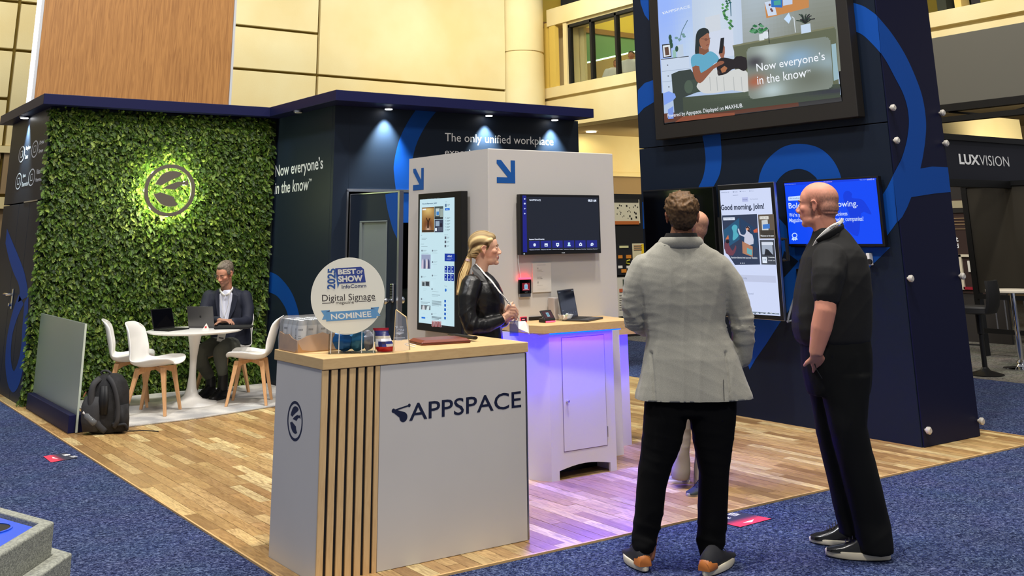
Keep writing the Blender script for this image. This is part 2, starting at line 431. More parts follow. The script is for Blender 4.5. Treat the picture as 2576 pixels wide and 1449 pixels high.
# gallery room behind the windows
mb = MB(); mb.box((XB+5.3, 9, 5.0), (XB+5.5, 22, 9)); mb.box((XB+.3, 21.6, 4.4), (XB+5.5, 21.8, 9)); wg = struct('wall_gallery', mb, mat('gallery_wall', (200, 176, 80), rough=.7))
YQ = 21.55; g0 = onY(1459, 120, YQ); zr = onY(1500, 86, YQ)[2]; mb = MB(); mb.box((g0[0], YQ, 4.6), (XB+5.3, YQ+.05, zr)); obj('wall_panel', mb, mat('gallery_green', (96, 132, 96), rough=.7), wg)
mb = MB(); mb.prism([onY(x, y, 21.1) for x, y in ((1452, 222), (1454, 168), (1475, 160), (1640, 122), (1640, 222))][::-1], (0, .4, 0)); obj('lower_band', mb, mat('gallery_taupe', (140, 122, 84), rough=.7), wg)
mb = MB(); mb.tube([onY(1475, 158, 21.25), onY(1640, 120, 21.25)], .02, 8); cv = obj('cove_light', mb, mat('cove_glow', (196, 255, 190), emit=3.5), wg)
mb = MB(); mb.box((XB+.5, YQ-.06, zr), (XB+5.3, YQ+.05, zr+.14)); obj('rail', mb, mat('gallery_rail', (128, 96, 60), rough=.6), wg)
mb = MB(); mb.box((XB+.5, 9, 4.46), (XB+5.5, 21.3, 4.52)); struct('floor', mb, mat('gallery_floor', (120, 100, 70), rough=.8))
# dark upper hall above the beam, and beyond the opening at the far right
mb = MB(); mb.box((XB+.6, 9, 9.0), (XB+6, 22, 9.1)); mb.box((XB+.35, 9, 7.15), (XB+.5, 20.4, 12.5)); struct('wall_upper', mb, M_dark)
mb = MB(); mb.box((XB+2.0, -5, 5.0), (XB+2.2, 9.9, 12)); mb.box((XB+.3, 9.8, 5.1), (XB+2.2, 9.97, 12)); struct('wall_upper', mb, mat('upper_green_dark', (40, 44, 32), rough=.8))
for y0, y1, m_name, rgb in ((9.50, 9.62, 'fin_yellow', (214, 184, 110)), (9.16, 9.32, 'fin_black', (20, 18, 22)), (8.86, 9.16, 'fin_olive', (120, 108, 40)), (8.2, 8.82, 'fin_olive2', (128, 112, 44))):
    m_ = MB(); m_.box((XB+.25, y0, 5.18), (XB+.5, y1, 8)); obj('fin', m_, mat(m_name, rgb, rough=.6), wr)
area('gallery_lamp', (XB+2.6, 18.5, 8.8), (XB+5, 18.5, 6.5), 2.5, 420, (1, .95, .55))
spot('soffit_lamp', (17.07, 20.6, 4.15), (17.4, 21.2, 3), 60, (1, .85, .5), 2.2)
dl = MB(); dl.lathe([(.13, 0), (.13, .02)], (17.05, 20.6, 4.16), 20)
o = obj('ceiling_light', dl, mat('lamp_white', (255, 246, 224), emit=6)); tag(o, 'round white downlight in the tan soffit right of the navy canopy', 'light')
area('recess_lamp', (19.5, 19.2, 3.9), (19.5, 21.3, 3.2), 3, 120, (1, .86, .55))
# ================================================================== booth walls
M_navy = mat('navy_vinyl', (25, 35, 50), rough=.5, spec=.28, bump=(180, .05, .002))
M_navy2 = mat('navy_fascia', (19, 22, 62), rough=.5, spec=.25)
M_blue = mat('blue_vinyl', (12, 70, 152), rough=.55, spec=.2)
M_white = mat('white_laminate', (206, 202, 196), rough=.4, spec=.4, vary=(1.2, (198, 194, 189), 1.2))
M_wtext = mat('white_print', (236, 238, 240), rough=.5)
M_lamp = mat('lamp_disc', (255, 255, 255), emit=14)
M_steel = mat('steel', (186, 188, 192), rough=.22, metal=1)
M_chrome = mat('chrome', (225, 225, 228), rough=.06, metal=1)
M_alu = mat('aluminium', (190, 192, 198), rough=.35, metal=1)
M_blackpl = mat('black_plastic', (16, 16, 17), rough=.35)
M_blackgl = mat('black_glass', (4, 4, 7), rough=.08, spec=.5)
M_wplastic = mat('white_plastic', (236, 234, 230), rough=.28, spec=.5, coat=.2)
XL, XM = 2.50, 5.17; YG, YW = 12.42, 10.75
ZT = 3.10
room = thing('booth_room', 'navy walled booth room under an overhanging navy canopy, left half of the stand', 'booth', (XL, YW, 0))
def wallbox(name, a, b, m=M_navy, parent=room, bevel=.003):
    m_ = MB(); m_.box(a, b); return obj(name, m_, m, parent, bevel=bevel)
# left face is built of four stacked panels with seams and a door
for z0, z1, y0, y1 in ((0, 2.08, YG-.0, 13.02), (0, 2.08, 13.02, 13.62), (0, 2.08, 13.62, 14.6), (2.09, ZT, YG, 14.6)):
    wallbox('wall_panel', (XL, y0+.004, z0+.004), (XL+.06, y1-.004, z1))
wallbox('wall_panel', (XL+.062, YG+.0, 0), (XM+.06, YG+.06, ZT))
wallbox('wall_panel', (XM, YW+.062, 0), (XM+.06, YG-.002, ZT))
DX0, DX1 = 5.36, 6.22
ylev = YW
wallbox('wall_panel', (XM, YW, 0), (DX0, YW+.06, ZT)); wallbox('wall_panel', (DX0, YW, 2.16), (DX1, YW+.06, ZT)); wallbox('wall_panel', (DX1, YW, 0), (8.68, YW+.06, ZT))
wallbox('wall_panel', (8.62, YW+.06, 0), (8.68, 14.5, ZT)); wallbox('wall_panel', (XL+.06, 14.5, 0), (8.68, 14.56, ZT))
# canopy: L shaped slab with a fascia
cp = [(2.37, 12.2), (4.98, 12.2), (4.98, 10.35), (8.60, 10.35), (8.86, 10.35), (8.86, 14.75), (2.37, 14.75)]
cp = [(2.37, 12.2), (4.98, 12.2), (4.98, 10.35), (8.62, 10.35), (8.62, 14.75), (2.37, 14.75)]
m_ = MB(); m_.prism([(x, y, 3.10) for x, y in cp], (0, 0, .115)); can = obj('canopy', m_, M_navy2, room, bevel=.004)
def downlight(x, y, wallpt, power, lit=True, col=(.75, .95, 1.)):
    m_ = MB(); m_.lathe([(.055, -.02), (.055, .0)], (x, y, 3.10), 20); o = obj('downlight', m_, M_steel, can)
    m_ = MB(); m_.lathe([(.042, -.026), (.042, -.021)], (x, y, 3.10), 20); obj('diffuser', m_, M_lamp if lit else M_wplastic, o)
    if lit: spot('canopy_spot', (x, y, 3.06), wallpt, power, col, 1.35, .9, .02)
downlight(5.80, 10.655, (5.82, 10.77, 1.6), 300)
downlight(7.20, 10.655, (7.22, 10.77, 1.6), 300)
downlight(8.22, 10.655, (8.24, 10.77, 1.6), 300)
downlight(5.03, 11.45, (5.1, 11.45, 2), 0, lit=False)
downlight(2.44, 13.55, (2.52, 13.5, 1.6), 200)
spot('canopy_spot', (4.95, 12.0, 3.05), (5.17, 12.2, 1.9), 5, (.6, .8, 1), 1.2, .9, .1)
# ---- open door
dy = PlaneG((DX0+.02, YW-.03, 0), (math.cos(-1.435), math.sin(-1.435), 0), (0, 0, 1)); LK = dy.uv(989, 746)
door = MB(); door.pbox(dy, .0, .01, .87, 2.11, -.045, 0); d_o = obj('door', door, M_navy, room, bevel=.003)
m_ = MB(); m_.pbox(dy, .87, .0, .90, 2.125, -.05, .004); m_.pbox(dy, -.012, .0, .0, 2.11, -.05, .004); m_.pbox(dy, -.012, 2.11, .87, 2.122, -.05, .004); obj('edge_trim', m_, M_alu, d_o)
FU0 = dy.uv(910, 562)[0]; FU1, FV = dy.uv(975, 558); m_ = MB(); m_.pbox(dy, FU0, .02, FU0+.04, FV, 0, .03); m_.pbox(dy, FU0+.04, .02, FU1, FV, 0, .012); m_.pbox(dy, FU0, FV, FU1, FV+.015, 0, .03)
obj('frosted_panel', m_, mat('frosted_grey', (112, 122, 124), rough=.35), d_o, bevel=.003)
def knob_set(n0, sgn, parent):
    m_ = MB(); c = dy.P(LK[0]-.0, LK[1]-.04, n0); m_.lathe([(.02, 0), (.02, .03), (.032, .05), (.034, .075), (.02, .09)], c, 20, axis=dy.N*sgn); return obj('door_knob', m_, M_steel, parent, smooth=True)
m_ = MB(); m_.pbox(dy, LK[0]-.03, LK[1]-.06, LK[0]+.03, LK[1]+.13, 0, .028); k0 = obj('keypad_lock', m_, M_steel, d_o, bevel=.012, seg=3)
for i in range(5):
    m_ = MB(); m_.pbox(dy, LK[0]-.018, LK[1]+.105-i*.025, LK[0]-.003, LK[1]+.118-i*.025, .028, .034); m_.pbox(dy, LK[0]+.003, LK[1]+.105-i*.025, LK[0]+.018, LK[1]+.118-i*.025, .028, .034); obj('key', m_, M_blackpl, k0)
knob_set(.028, 1, d_o); knob_set(-.05, -1, d_o)
m_ = MB(); m_.box((DX0-.02, YW-.012, 0), (DX0, YW+.07, 2.16)); m_.box((DX1-.0, YW-.012, 0), (DX1+.03, YW+.07, 2.18)); m_.box((DX0-.02, YW-.012, 2.15), (DX1+.03, YW+.07, 2.18)); obj('door_frame', m_, M_alu, room)
# handle on the left wall
pL = Plane('X', XL); pM = Plane('X', XM); pW = Plane('Y', YW)
h = pL.px(32, 752); m_ = MB(); m_.box((XL-.012, h[1]-.03, h[2]-.11), (XL, h[1]+.03, h[2]+.11)); ho = obj('door_handle', m_, M_steel, room, bevel=.008)
m_ = MB(); m_.tube([(XL-.01, h[1], h[2]+.05), (XL-.07, h[1], h[2]+.05), (XL-.075, h[1]+.13, h[2]+.05)], .014); m_.tube([(XL-.01, h[1], h[2]-.06), (XL-.04, h[1], h[2]-.06)], .02); obj('lever', m_, M_chrome, ho, smooth=True)
# ---- blue graphic bands (flat vinyl on the walls)
def band(name, pl, pts, m=M_blue, parent=room, n=.0015, k=4, sm=True, axis=None):
    m_ = MB(); q = smooth_closed(pts, k) if sm else pts
    v = [pl.uv(*p) for p in q]; a = np.array(v)
    area2 = sum(a[i][0]*a[(i+1) % len(a)][1]-a[(i+1) % len(a)][0]*a[i][1] for i in range(len(a)))
    if area2 < 0: v = v[::-1]
    m_.flat(pl, v, None, n); return obj(name, m_, m, parent)
def strip(name, pl, A, B, m=M_blue, parent=room, n=.0015):   # band between two polylines
    A = smooth_open(A, 5); B = smooth_open(B, 5); m_ = MB(); k = len(A); j = len(B)
    n2 = max(k, j); ia = np.linspace(0, k-1, n2); ib = np.linspace(0, j-1, n2)
    def at(L, t): i = int(min(len(L)-2, math.floor(t))); f = t-i; return L[i]*(1-f)+L[i+1]*f
    P = [pl.P(*pl.uv(*at(A, t)), n) for t in ia]; Q = [pl.P(*pl.uv(*at(B, t)), n) for t in ib]
    m_.add(P+Q, [(i, i+1, n2+i+1, n2+i) for i in range(n2-1)]); return obj(name, m_, m, parent)
strip('blue_band', pL, [(18, 575), (33, 612), (47, 645), (60, 680), (68, 715), (72, 745)], [(14, 612), (24, 655), (36, 690), (46, 712), (50, 735), (46, 760)])
# loop at the bottom of the left wall
strip('blue_band', pL, [(72, 745), (70, 800), (66, 860), (60, 920), (48, 968), (34, 987), (22, 972), (15, 935), (14, 895), (18, 850), (28, 800), (40, 760), (48, 740)],
      [(62, 760), (57, 820), (54, 870), (46, 910), (37, 932), (34, 932), (31, 925), (28, 905), (28, 877), (32, 840), (42, 805), (52, 780), (60, 765)])
strip('blue_band', pW, [(1050, 271), (1025.7, 307), (1004, 353), (991, 411), (992, 447), (997, 490), (1003, 560)], [(1104, 272), (1074, 311), (1050, 356), (1038, 399), (1034, 440), (1036, 490), (1040, 560)])
strip('blue_band', pM, [(672, 681), (700, 694), (728, 726), (744, 760), (754, 800), (758, 850)], [(672, 733), (696, 744), (712, 764), (722, 785), (730, 820), (732, 850)])
pdoor = PlaneG(dy.P(0, 0, .0), dy.U, (0, 0, 1))
strip('blue_band', pdoor, [(969.5, 489), (972, 510), (977, 535), (988, 575), (999, 600)], [(1004, 482), (1004, 510), (1003, 540), (1002, 575), (1001, 602)], parent=d_o, n=.0015)
# ---- white lettering on the walls
def lettering(parent, items, m=M_wtext, name='lettering'):
    m_ = MB()
    for pl, s, bl, br, tl, bold in items: quad_text(m_, pl, s, bl, br, tl, None, .0008, bold)
    return obj(name, m_, m, parent)
lettering(room, [(pM, 'Now everyone\u2019s', (693, 446+8), (813, 434), (693, 416), .012), (pM, 'in the know', (691, 489), (776, 478), (693, 459), .012), (pM, 'TM', (777, 457), (784, 456), (777, 450), .01)])
lettering(room, [(pW, 'The only unified workplace', (1119, 362), (1392, 372), (1119, 334), .0), (pW, 'experience platform', (1119, 396), (1320, 402), (1119, 373), .0)])
# icons and captions on the left wall
for cx, cy, t1, t2 in ((55, 388, 'Employee', 'Comms'), (88, 375, 'Digital', 'Signage'), (47, 456, 'Space', 'Reservation'), (80, 446, 'Visitor', 'Management')):
    m_ = MB(); c = pL.uv(cx, cy); R1 = .175
    n = 40
    P = [pL.P(c[0]+R1*math.cos(2*PI*k/n)*r, c[1]+R1*.56*math.sin(2*PI*k/n)*r*1.0, .002) for r in (1, .86) for k in range(n)]
    m_.add(P, [(k, (k+1) % n, n+(k+1) % n, n+k) for k in range(n)])
    for a, b, c2, d2 in ((-.07, -.04, .07, -.03), (-.07, .03, .07, .04), (-.07, -.04, -.055, .04), (.055, -.04, .07, .04)):
        m_.flat(pL, [(c[0]+a, c[1]+b), (c[0]+c2, c[1]+b), (c[0]+c2, c[1]+d2), (c[0]+a, c[1]+d2)], None, .002)
    fit_text(m_, pL, t1, c[0]+.23, c[1]+.02, c[0]+.22+.034*len(t1), c[1]+.075, None, .002, .02); fit_text(m_, pL, t2, c[0]+.23, c[1]-.075, c[0]+.22+.034*len(t2), c[1]-.02, None, .002, .02)
    obj('icon', m_, M_wtext, room)
m_ = MB(); m_.pbox(pL, pL.uv(61, 505)[0], 2.085, pL.uv(95, 500)[0], 2.1, 0, .003); obj('seam_trim', m_, M_alu, room)

# ================================================================== living wall
gw = thing('living_wall', 'tall wall of dense green fern foliage behind the round white table', 'plant wall', (2.52, 12.4, 0))
m_ = MB(); m_.box((2.53, 12.40, 0), (5.16, 12.418, 3.07)); obj('backing_board', m_, mat('moss_backing', (18, 30, 10), rough=.95), gw)
def foliage(n, x0, x1, z0, z1, y, seed):
    r = np.random.default_rng(seed); V = []; F = []; C = []; k = 0
    base = np.array([np.array(lin(c)[:3]) for c in ((56, 88, 24), (78, 112, 32), (44, 72, 20), (96, 128, 44), (64, 98, 26), (120, 146, 62))])
    for i in range(n):
        x = r.uniform(x0, x1); z = r.uniform(z0, z1)
        side = 0.
        if x < x0+.05: side = -r.uniform(.2, 1)
        th = r.uniform(0, 2*PI); out = r.uniform(.25, .9)
        dirv = nrm([math.cos(th)+side, -out*1.1, math.sin(th)*.9-.25])
        L = r.uniform(.042, .08); sag = r.uniform(.1, .5)
        sidev = nrm(np.cross(dirv, [0.2, -1, .3])+r.normal(0, .25, 3)); up = nrm(np.cross(sidev, dirv))
        root = np.array([x, y+r.uniform(-.03, .0), z]); col = base[r.integers(6)]*r.uniform(.42, 1.15)*np.array([1.02, .92, .9])
        nl = 7; pts = [root+dirv*L*t-np.array([0, 0, 1])*sag*L*t*t for t in np.linspace(.15, 1, nl+1)]
        for j in range(nl):
            w = L*.25*math.sin(PI*(.25+.7*j/nl))*r.uniform(.8, 1.2)
            p, q = pts[j], pts[j+1]
            for sg in (1, -1):
                tip = p+dirv*w*.55+sidev*sg*w+up*r.normal(0, .12)*w
                V += [p, q, tip+(q-p)*.35, tip-(q-p)*.2]; F.append((k, k+1, k+2, k+3)); k += 4; C.append(col*(1.0+.18*sg*r.uniform(.3, 1)))
    me = bpy.data.meshes.new('foliage'); me.from_pydata(np.array(V).tolist(), [], F)
    ca = me.color_attributes.new('Col', 'FLOAT_COLOR', 'CORNER'); a = np.ones((len(F)*4, 4), np.float32); a[:, :3] = np.repeat(np.array(C), 4, 0); ca.data.foreach_set('color', a.ravel())
    return me
M_leaf = mat('leaf_green', (90, 130, 40), rough=.5, attr=True, spec=.35)
_lb = M_leaf.node_tree.nodes['Principled BSDF']; _lb.inputs['Subsurface Weight'].default_value = 0
me = foliage(26000, 2.50, 5.10, .0, 3.08, 12.39, 3)
me.transform(Matrix.Translation((-2.52, -12.4, 0)))
o = obj('foliage', me, M_leaf, gw, local=True); o['kind'] = 'stuff'
# backlit metal emblem on the living wall
pG = Plane('Y', 12.22)
ec = pG.uv(426, 479); ER = abs(pG.uv(361, 479)[0]-ec[0])
em = thing('emblem_sign', 'round backlit metal emblem sign glowing on the living wall', 'sign', pG.P(ec[0], ec[1]))
LOGO_SHAPES = [[(425, 690), (450, 620), (480, 580), (520, 525), (560, 490), (620, 460), (680, 445), (740, 442), (800, 445), (850, 458), (895, 480), (900, 505), (860, 535), (800, 565), (720, 600), (670, 628), (620, 655), (580, 680), (520, 712), (480, 690)],
               [(560, 762), (620, 720), (700, 680), (780, 650), (860, 628), (940, 638), (985, 622), (1000, 592), (1022, 612), (1042, 695), (960, 685), (920, 690), (880, 705), (830, 745), (795, 779), (720, 768), (640, 763)],
               [(405, 845), (445, 855), (485, 843), (520, 823), (580, 845), (640, 862), (710, 888), (780, 908), (786, 945), (800, 980), (830, 1015), (868, 1040), (800, 1075), (750, 1083), (700, 1080), (650, 1073), (600, 1060), (550, 1032), (510, 1000), (475, 965), (450, 930), (422, 890)]]
def logo_uv(shape): return [((x-700)/470., (790-y)/470.) for x, y in shape]
def ring_prism(mb_, pl, c, r0, r1, n0, n1, seg=48, col=None, sx=1.):
    V = []
    for r, n in ((r1, n0), (r1, n1), (r0, n1), (r0, n0)):
        V.append([pl.P(c[0]+r*sx*math.cos(2*PI*k/seg), c[1]+r*math.sin(2*PI*k/seg), n) for k in range(seg)])
    v = np.vstack([np.array(x) for x in V]); f = []
    for i in range(4):
        for k in range(seg): a = i*seg+k; b = i*seg+(k+1) % seg; c2 = ((i+1) % 4)*seg+(k+1) % seg; d = ((i+1) % 4)*seg+k; f.append((a, b, c2, d))
    mb_.add(v, f, col)
def disc_prism(mb_, pl, c, r, n0, n1, seg=48, col=None):
    mb_.prism([pl.P(c[0]+r*math.cos(2*PI*k/seg), c[1]+r*math.sin(2*PI*k/seg), n0) for k in range(seg)], pl.N*(n1-n0), col)
M_emb = mat('brushed_emblem', (126, 118, 106), rough=.32, metal=.6)
m_ = MB(); ring_prism(m_, pG, ec, ER*.86, ER*1.0, .0, .03); obj('ring', m_, M_emb, em)
for s in LOGO_SHAPES:
    q = [(ec[0]+u*ER, ec[1]+v*ER) for u, v in logo_uv(s)][::-1]
    m_ = MB(); m_.prism([pG.P(u, v, 0) for u, v in q], pG.N*.03); obj('emblem_piece', m_, M_emb, em)
M_halo = mat('led_halo', (246, 255, 190), emit=22)
m_ = MB(); ring_prism(m_, pG, ec, ER*.89, ER*.97, -.03, -.012); obj('led_strip', m_, M_halo, em)
m_ = MB()
for s in LOGO_SHAPES:
    L_ = logo_uv(s); cx = np.mean([a for a, b in L_]); cy = np.mean([b for a, b in L_])
    q = [(ec[0]+(cx+(u-cx)*.8)*ER, ec[1]+(cy+(v-cy)*.8)*ER) for u, v in L_][::-1]
    m_.prism([pG.P(u, v, -.03) for u, v in q], pG.N*.015)
obj('led_strip', m_, M_halo, em)
for k in range(8):
    a = 2*PI*k/8; d = bpy.data.lights.new('emblem_glow', 'POINT'); d.energy = 4.0; d.color = (.93, 1, .55); d.shadow_soft_size = .02
    o = bpy.data.objects.new('emblem_glow', d); COL.objects.link(o); o.location = pG.P(ec[0]+ER*.98*math.cos(a), ec[1]+ER*.98*math.sin(a), -.04)

# ================================================================== tower with screens
XT, YT0, YT1, XT1 = 7.78, 5.452, 8.59, 8.565
pT = Plane('X', XT); pR = Plane('Y', YT0)
tower = thing('display_tower', 'tall navy tower carrying the screens, with a blue ribbon pattern', 'tower', (XT, YT0, 0))
M_tnavy = mat('tower_navy', (19, 28, 42), rough=.5, spec=.22)
M_tnavy2 = mat('tower_side_navy', (15, 18, 46), rough=.5, spec=.2)
zs = pT.uv(1900, 343)[1]
m_ = MB(); m_.box((XT, YT0+.002, 0), (XT1, YT1, zs-.004)); obj('tower_panel', m_, M_tnavy, tower, bevel=.003)
m_ = MB(); m_.box((XT, YT0+.002, zs+.004), (XT1, YT1, 5.4)); obj('tower_panel', m_, M_tnavy, tower, bevel=.003)
m_ = MB(); m_.box((XT+.01, YT0-.012, 0.01), (XT1, YT0+.0, 5.4)); side = obj('side_panel', m_, M_tnavy2, tower)
pR = Plane('Y', YT0-.012)
for x, y in ((2239, 271.7), (2248.3, 353.8), (2283, 700.5), (2327.6, 1081.8), (2363.4, 284.5), (2372.4, 361), (2413.3, 694.6), (2462.5, 1058)):
    m_ = MB(); c = pR.px(x, y); c[0] = max(c[0], XT+.03); c[0] = min(c[0], XT1-.005)
    m_.lathe([(.012, 0), (.012, .012), (.027, .02), (.029, .04), (.018, .05)], c, 16, axis=(0, -1, 0)); obj('stand_off_knob', m_, mat('knob_white', (205, 200, 190), rough=.4, metal=.3), tower, smooth=True)
outer = [(2134, 4), (2171, 15), (2200, 34), (2207, 41)]; inner = [(2140, 75), (2169, 87), (2196, 112), (2216, 134)]
strip('blue_band', pT, outer, inner, parent=tower)
strip('blue_band', pR, [(2207, 41), (2242, 83), (2277, 138), (2304, 197), (2321, 248), (2329, 303), (2328, 345), (2322, 390), (2315, 424)],
      [(2216, 134), (2232, 159), (2252, 197), (2271, 234), (2282, 269), (2286, 303), (2284, 334), (2278, 366), (2266, 403), (2246, 441)], parent=tower)
band('blue_band', pR, [(2246, 441), (2266, 403), (2315, 424), (2345, 419), (2384, 421), (2391, 483), (2349, 487), (2292, 496), (2282, 521), (2269, 546), (2258, 558)], parent=tower, sm=False, n=.002)
band('blue_band', pT, [(2247, 441), (2232, 472), (2214, 500), (2214, 612), (2226, 601), (2248, 571), (2257, 558)], parent=tower, sm=False)
strip('blue_band', pT, [(1765, 330), (1773, 375), (1775, 410), (1769, 445), (1757, 472)], [(1812, 330), (1815, 375), (1815, 410), (1810, 440), (1795, 470)], parent=tower)
strip('blue_band', pT, [(1905, 500), (1907, 469), (1913, 435), (1932, 400), (1970, 370), (2014, 362), (2060, 372), (2095, 402), (2116, 446), (2122, 500)],
      [(1948, 500), (1950, 473), (1958, 452), (1980, 432), (2008, 425), (2031, 430), (2048, 442), (2056, 452), (2064, 475), (2068, 500)], parent=tower)
band('blue_band', pT, [(1608, -30), (1612, 10), (1622, 38), (1633, 52), (1631, -30)], parent=tower, sm=False)
band('blue_band', pT, [(1605, 227), (1622, 209), (1645, 201), (1645, 257), (1620, 272), (1605, 289)], parent=tower, sm=False)
band('blue_band', pT, [(1616, 508), (1621, 508), (1623, 575), (1618, 576)], parent=tower, sm=False)
band('blue_band', pT, [(1960, 549), (1978, 569), (1985, 600), (1990, 622), (2240, 622), (2160, 700), (2040, 800), (2000, 760), (1960, 815), (1930, 862), (1900, 905), (1886, 930), (1878, 905), (1880, 800), (1950, 780)], parent=tower, sm=False)
band('navy_band', pT, [(1973, 631), (2009, 657), (1969, 702), (1966, 660)], m=M_tnavy, parent=tower, sm=False, n=.003)

# ================================================================== kiosk
XK, YK, XK1, YK1 = 4.519, 6.70, 5.768, 7.91
pKR = Plane('Y', YK); pKL = Plane('X', XK)
kiosk = thing('demo_kiosk', 'tall white demo kiosk block with a small wooden desk and cupboard below', 'kiosk', (XK, YK, 0))
M_kiosk = mat('kiosk_white', (204, 200, 194), rough=.55, spec=.3)
m_ = MB(); m_.box((XK+.004, YK+.02, 0), (XK1, YK1, 2.300)); obj('column', m_, M_kiosk, kiosk, bevel=.004)
m_ = MB(); m_.box((XK, YK, 0.0), (XK1, YK+.018, 2.302)); obj('front_panel', m_, M_kiosk, kiosk, bevel=.005)
m_ = MB(); m_.box((XK-.004, YK+.004, 0.0), (XK+.003, YK1, 2.300)); obj('side_panel', m_, M_kiosk, kiosk)
M_oak = wood_mat('pale_oak', .42, (2, 1.2, 8), (190, 150, 100), attr=False, rgb=(216, 182, 128), amt=.35, gs=6)
M_oakv = wood_mat('pale_oak_vertical', .42, (9, 9, 1), (186, 146, 98), attr=False, rgb=(218, 184, 132), amt=.4, gs=7)
# desk top and lower cupboard
CX0, CX1, CY = 4.768, 5.362, 6.312
dt = [(4.63, 6.70), (4.63, 6.46), (4.655, 6.27), (4.72, 6.235), (5.86, 6.22), (5.86, 6.70)]
dt = [(4.62, 6.698), (4.62, 6.40), (4.68, 6.25), (5.52, 6.21), (5.60, 6.698)]
m_ = MB(); m_.prism([(x, y, .98) for x, y in dt], (0, 0, .055)); desk = obj('desk_top', m_, M_oak, kiosk, bevel=.003)
cab = MB()
# front frame with door opening and arched toe space
ax = np.linspace(CX0+.07, CX1-.06, 9)
arch = [(x, .066+.026*max(0, math.sin(PI*(x-CX0-.07)/(CX1-CX0-.13)))) for x in ax]
fr = [(CX0, 0), (CX0+.07, 0)]+[(a, b) for a, b in arch]+[(CX1-.06, 0), (CX1, 0), (CX1, .98), (CX0, .98)]
cab.prism([(a, CY+.018, b) for a, b in fr], (0, -.018, 0)) if False else None
def prism_y(mb_, poly, y0, y1): mb_.prism([(a, y0, b) for a, b in poly], (0, y1-y0, 0))
prism_y(cab, fr, CY, CY+.02)
cab.box((CX0, CY+.02, 0), (CX0+.02, YK, .98)); cab.box((CX1-.02, CY+.02, 0), (CX1, YK, .98)); cab.box((CX0+.02, YK-.02, 0), (CX1-.02, YK, .98))
cab.prism([(4.655, YK, 0), (CX0, CY+.02, 0), (CX0, CY+.0, 0), (4.64, YK, 0)], (0, 0, .98)) if False else None
cup = obj('cupboard', cab, M_kiosk, kiosk)
m_ = MB(); m_.box((CX0+.115, CY-.004, .185), (CX1-.085, CY+.0, .935)); dr = obj('door', m_, M_kiosk, kiosk, bevel=.002)
m_ = MB(); m_.pbox(Plane('Y', CY), CX0+.111, .181, CX1-.081, .939, 0, .0012); obj('door_gap', m_, mat('gap_grey', (120, 110, 120), rough=.8), kiosk)
kp = onY(1408, 1011, CY); m_ = MB(); m_.lathe([(.008, 0), (.006, .012), (.011, .018), (.008, .026)], (CX0+.145, CY-.004, kp[2]), 14, axis=(0, -1, 0)); obj('knob', m_, M_chrome, dr, smooth=True)
m_ = MB(); m_.box((CX1-.086, CY-.008, .24), (CX1-.078, CY, .31)); obj('hinge', m_, M_steel, dr)
m_ = MB(); m_.box((CX0+.02, CY+.2, .0), (CX1-.02, CY+.36, .13)); obj('power_strip_box', m_, M_blackpl, kiosk)
# splayed left plinth panel (angled side seen to the left)
m_ = MB(); m_.prism([(4.56, YK, 0), (CX0, CY, 0), (CX0, CY+.018, 0), (4.575, YK, 0)], (0, 0, .978)); obj('angled_panel', m_, M_kiosk, kiosk)
# second cupboard on the right flank
m_ = MB(); m_.box((XK1-.28, 6.965, 0), (6.085, 7.45, .86)); obj('cupboard', m_, M_kiosk, kiosk, bevel=.003)
m_ = MB(); m_.box((XK1+.0, 6.86, .86), (6.16, 7.5, .915)); obj('desk_top', m_, M_oak, kiosk, bevel=.003)
# LED strips under the desks
M_ledb = mat('led_blue', (0, 60, 255), emit=6)
m_ = MB(); m_.box((4.74, CY-.055, .970), (5.40, CY-.045, .979)); obj('led_strip', m_, M_ledb, kiosk)
area('desk_glow', (5.06, CY-.026, .968), (5.06, CY-.022, .30), .64, 42, (.0, .0, 1.), .016, spread=3.1)
area('desk_glow', (5.06, CY-.05, .960), (5.06, CY-.2, .0), .64, 2.6, (.12, .02, 1.), .03)
area('desk_glow', (4.64, 6.45, .96), (4.70, 6.55, .3), .2, 14, (.0, .0, 1.), .02)
area('desk_glow', (5.95, 6.93, .85), (5.95, 6.99, .3), .2, 14, (.0, .0, 1.), .02)
area('desk_glow', (5.95, 6.7, .9), (5.9, 6.2, .0), .2, 1.8, (.3, .08, 1.), .05)
area('desk_glow', (4.5, 6.2, .9), (4.3, 5.9, .0), .2, 1.8, (.3, .08, 1.), .05)
# arrows
def arrow(pl, ox, parent):   # ox: px corners (top-left, bottom-right)
    a = pl.uv(*ox[0]); b = pl.uv(*ox[1]); w = b[0]-a[0]; h = a[1]-b[1]
    A = [(0, .93), (.22, 1.0), (.22, 1.0)]
    m_ = MB(); X = lambda p: (a[0]+w*p[0], b[1]+h*p[1])
    m_.flat(pl, [X(p) for p in ((.76, 0), (1, 0), (1, 1), (.76, 1))], None, .002)
    m_.flat(pl, [X(p) for p in ((0, 0), (.76, 0), (.76, .25), (0, .25))], None, .002)
    m_.flat(pl, [X(p) for p in ((0, 1), (.24, 1), (.76, .46), (.76, .25), (.60, .25), (0, .85))], None, .002)
    return obj('blue_arrow', m_, mat('arrow_blue', (16, 84, 160), rough=.5), parent)
arrow(pKR, ((1249, 402), (1296, 461)), kiosk)
arrow(Plane('X', XK-.004), ((1040, 425), (1066, 477)), kiosk)

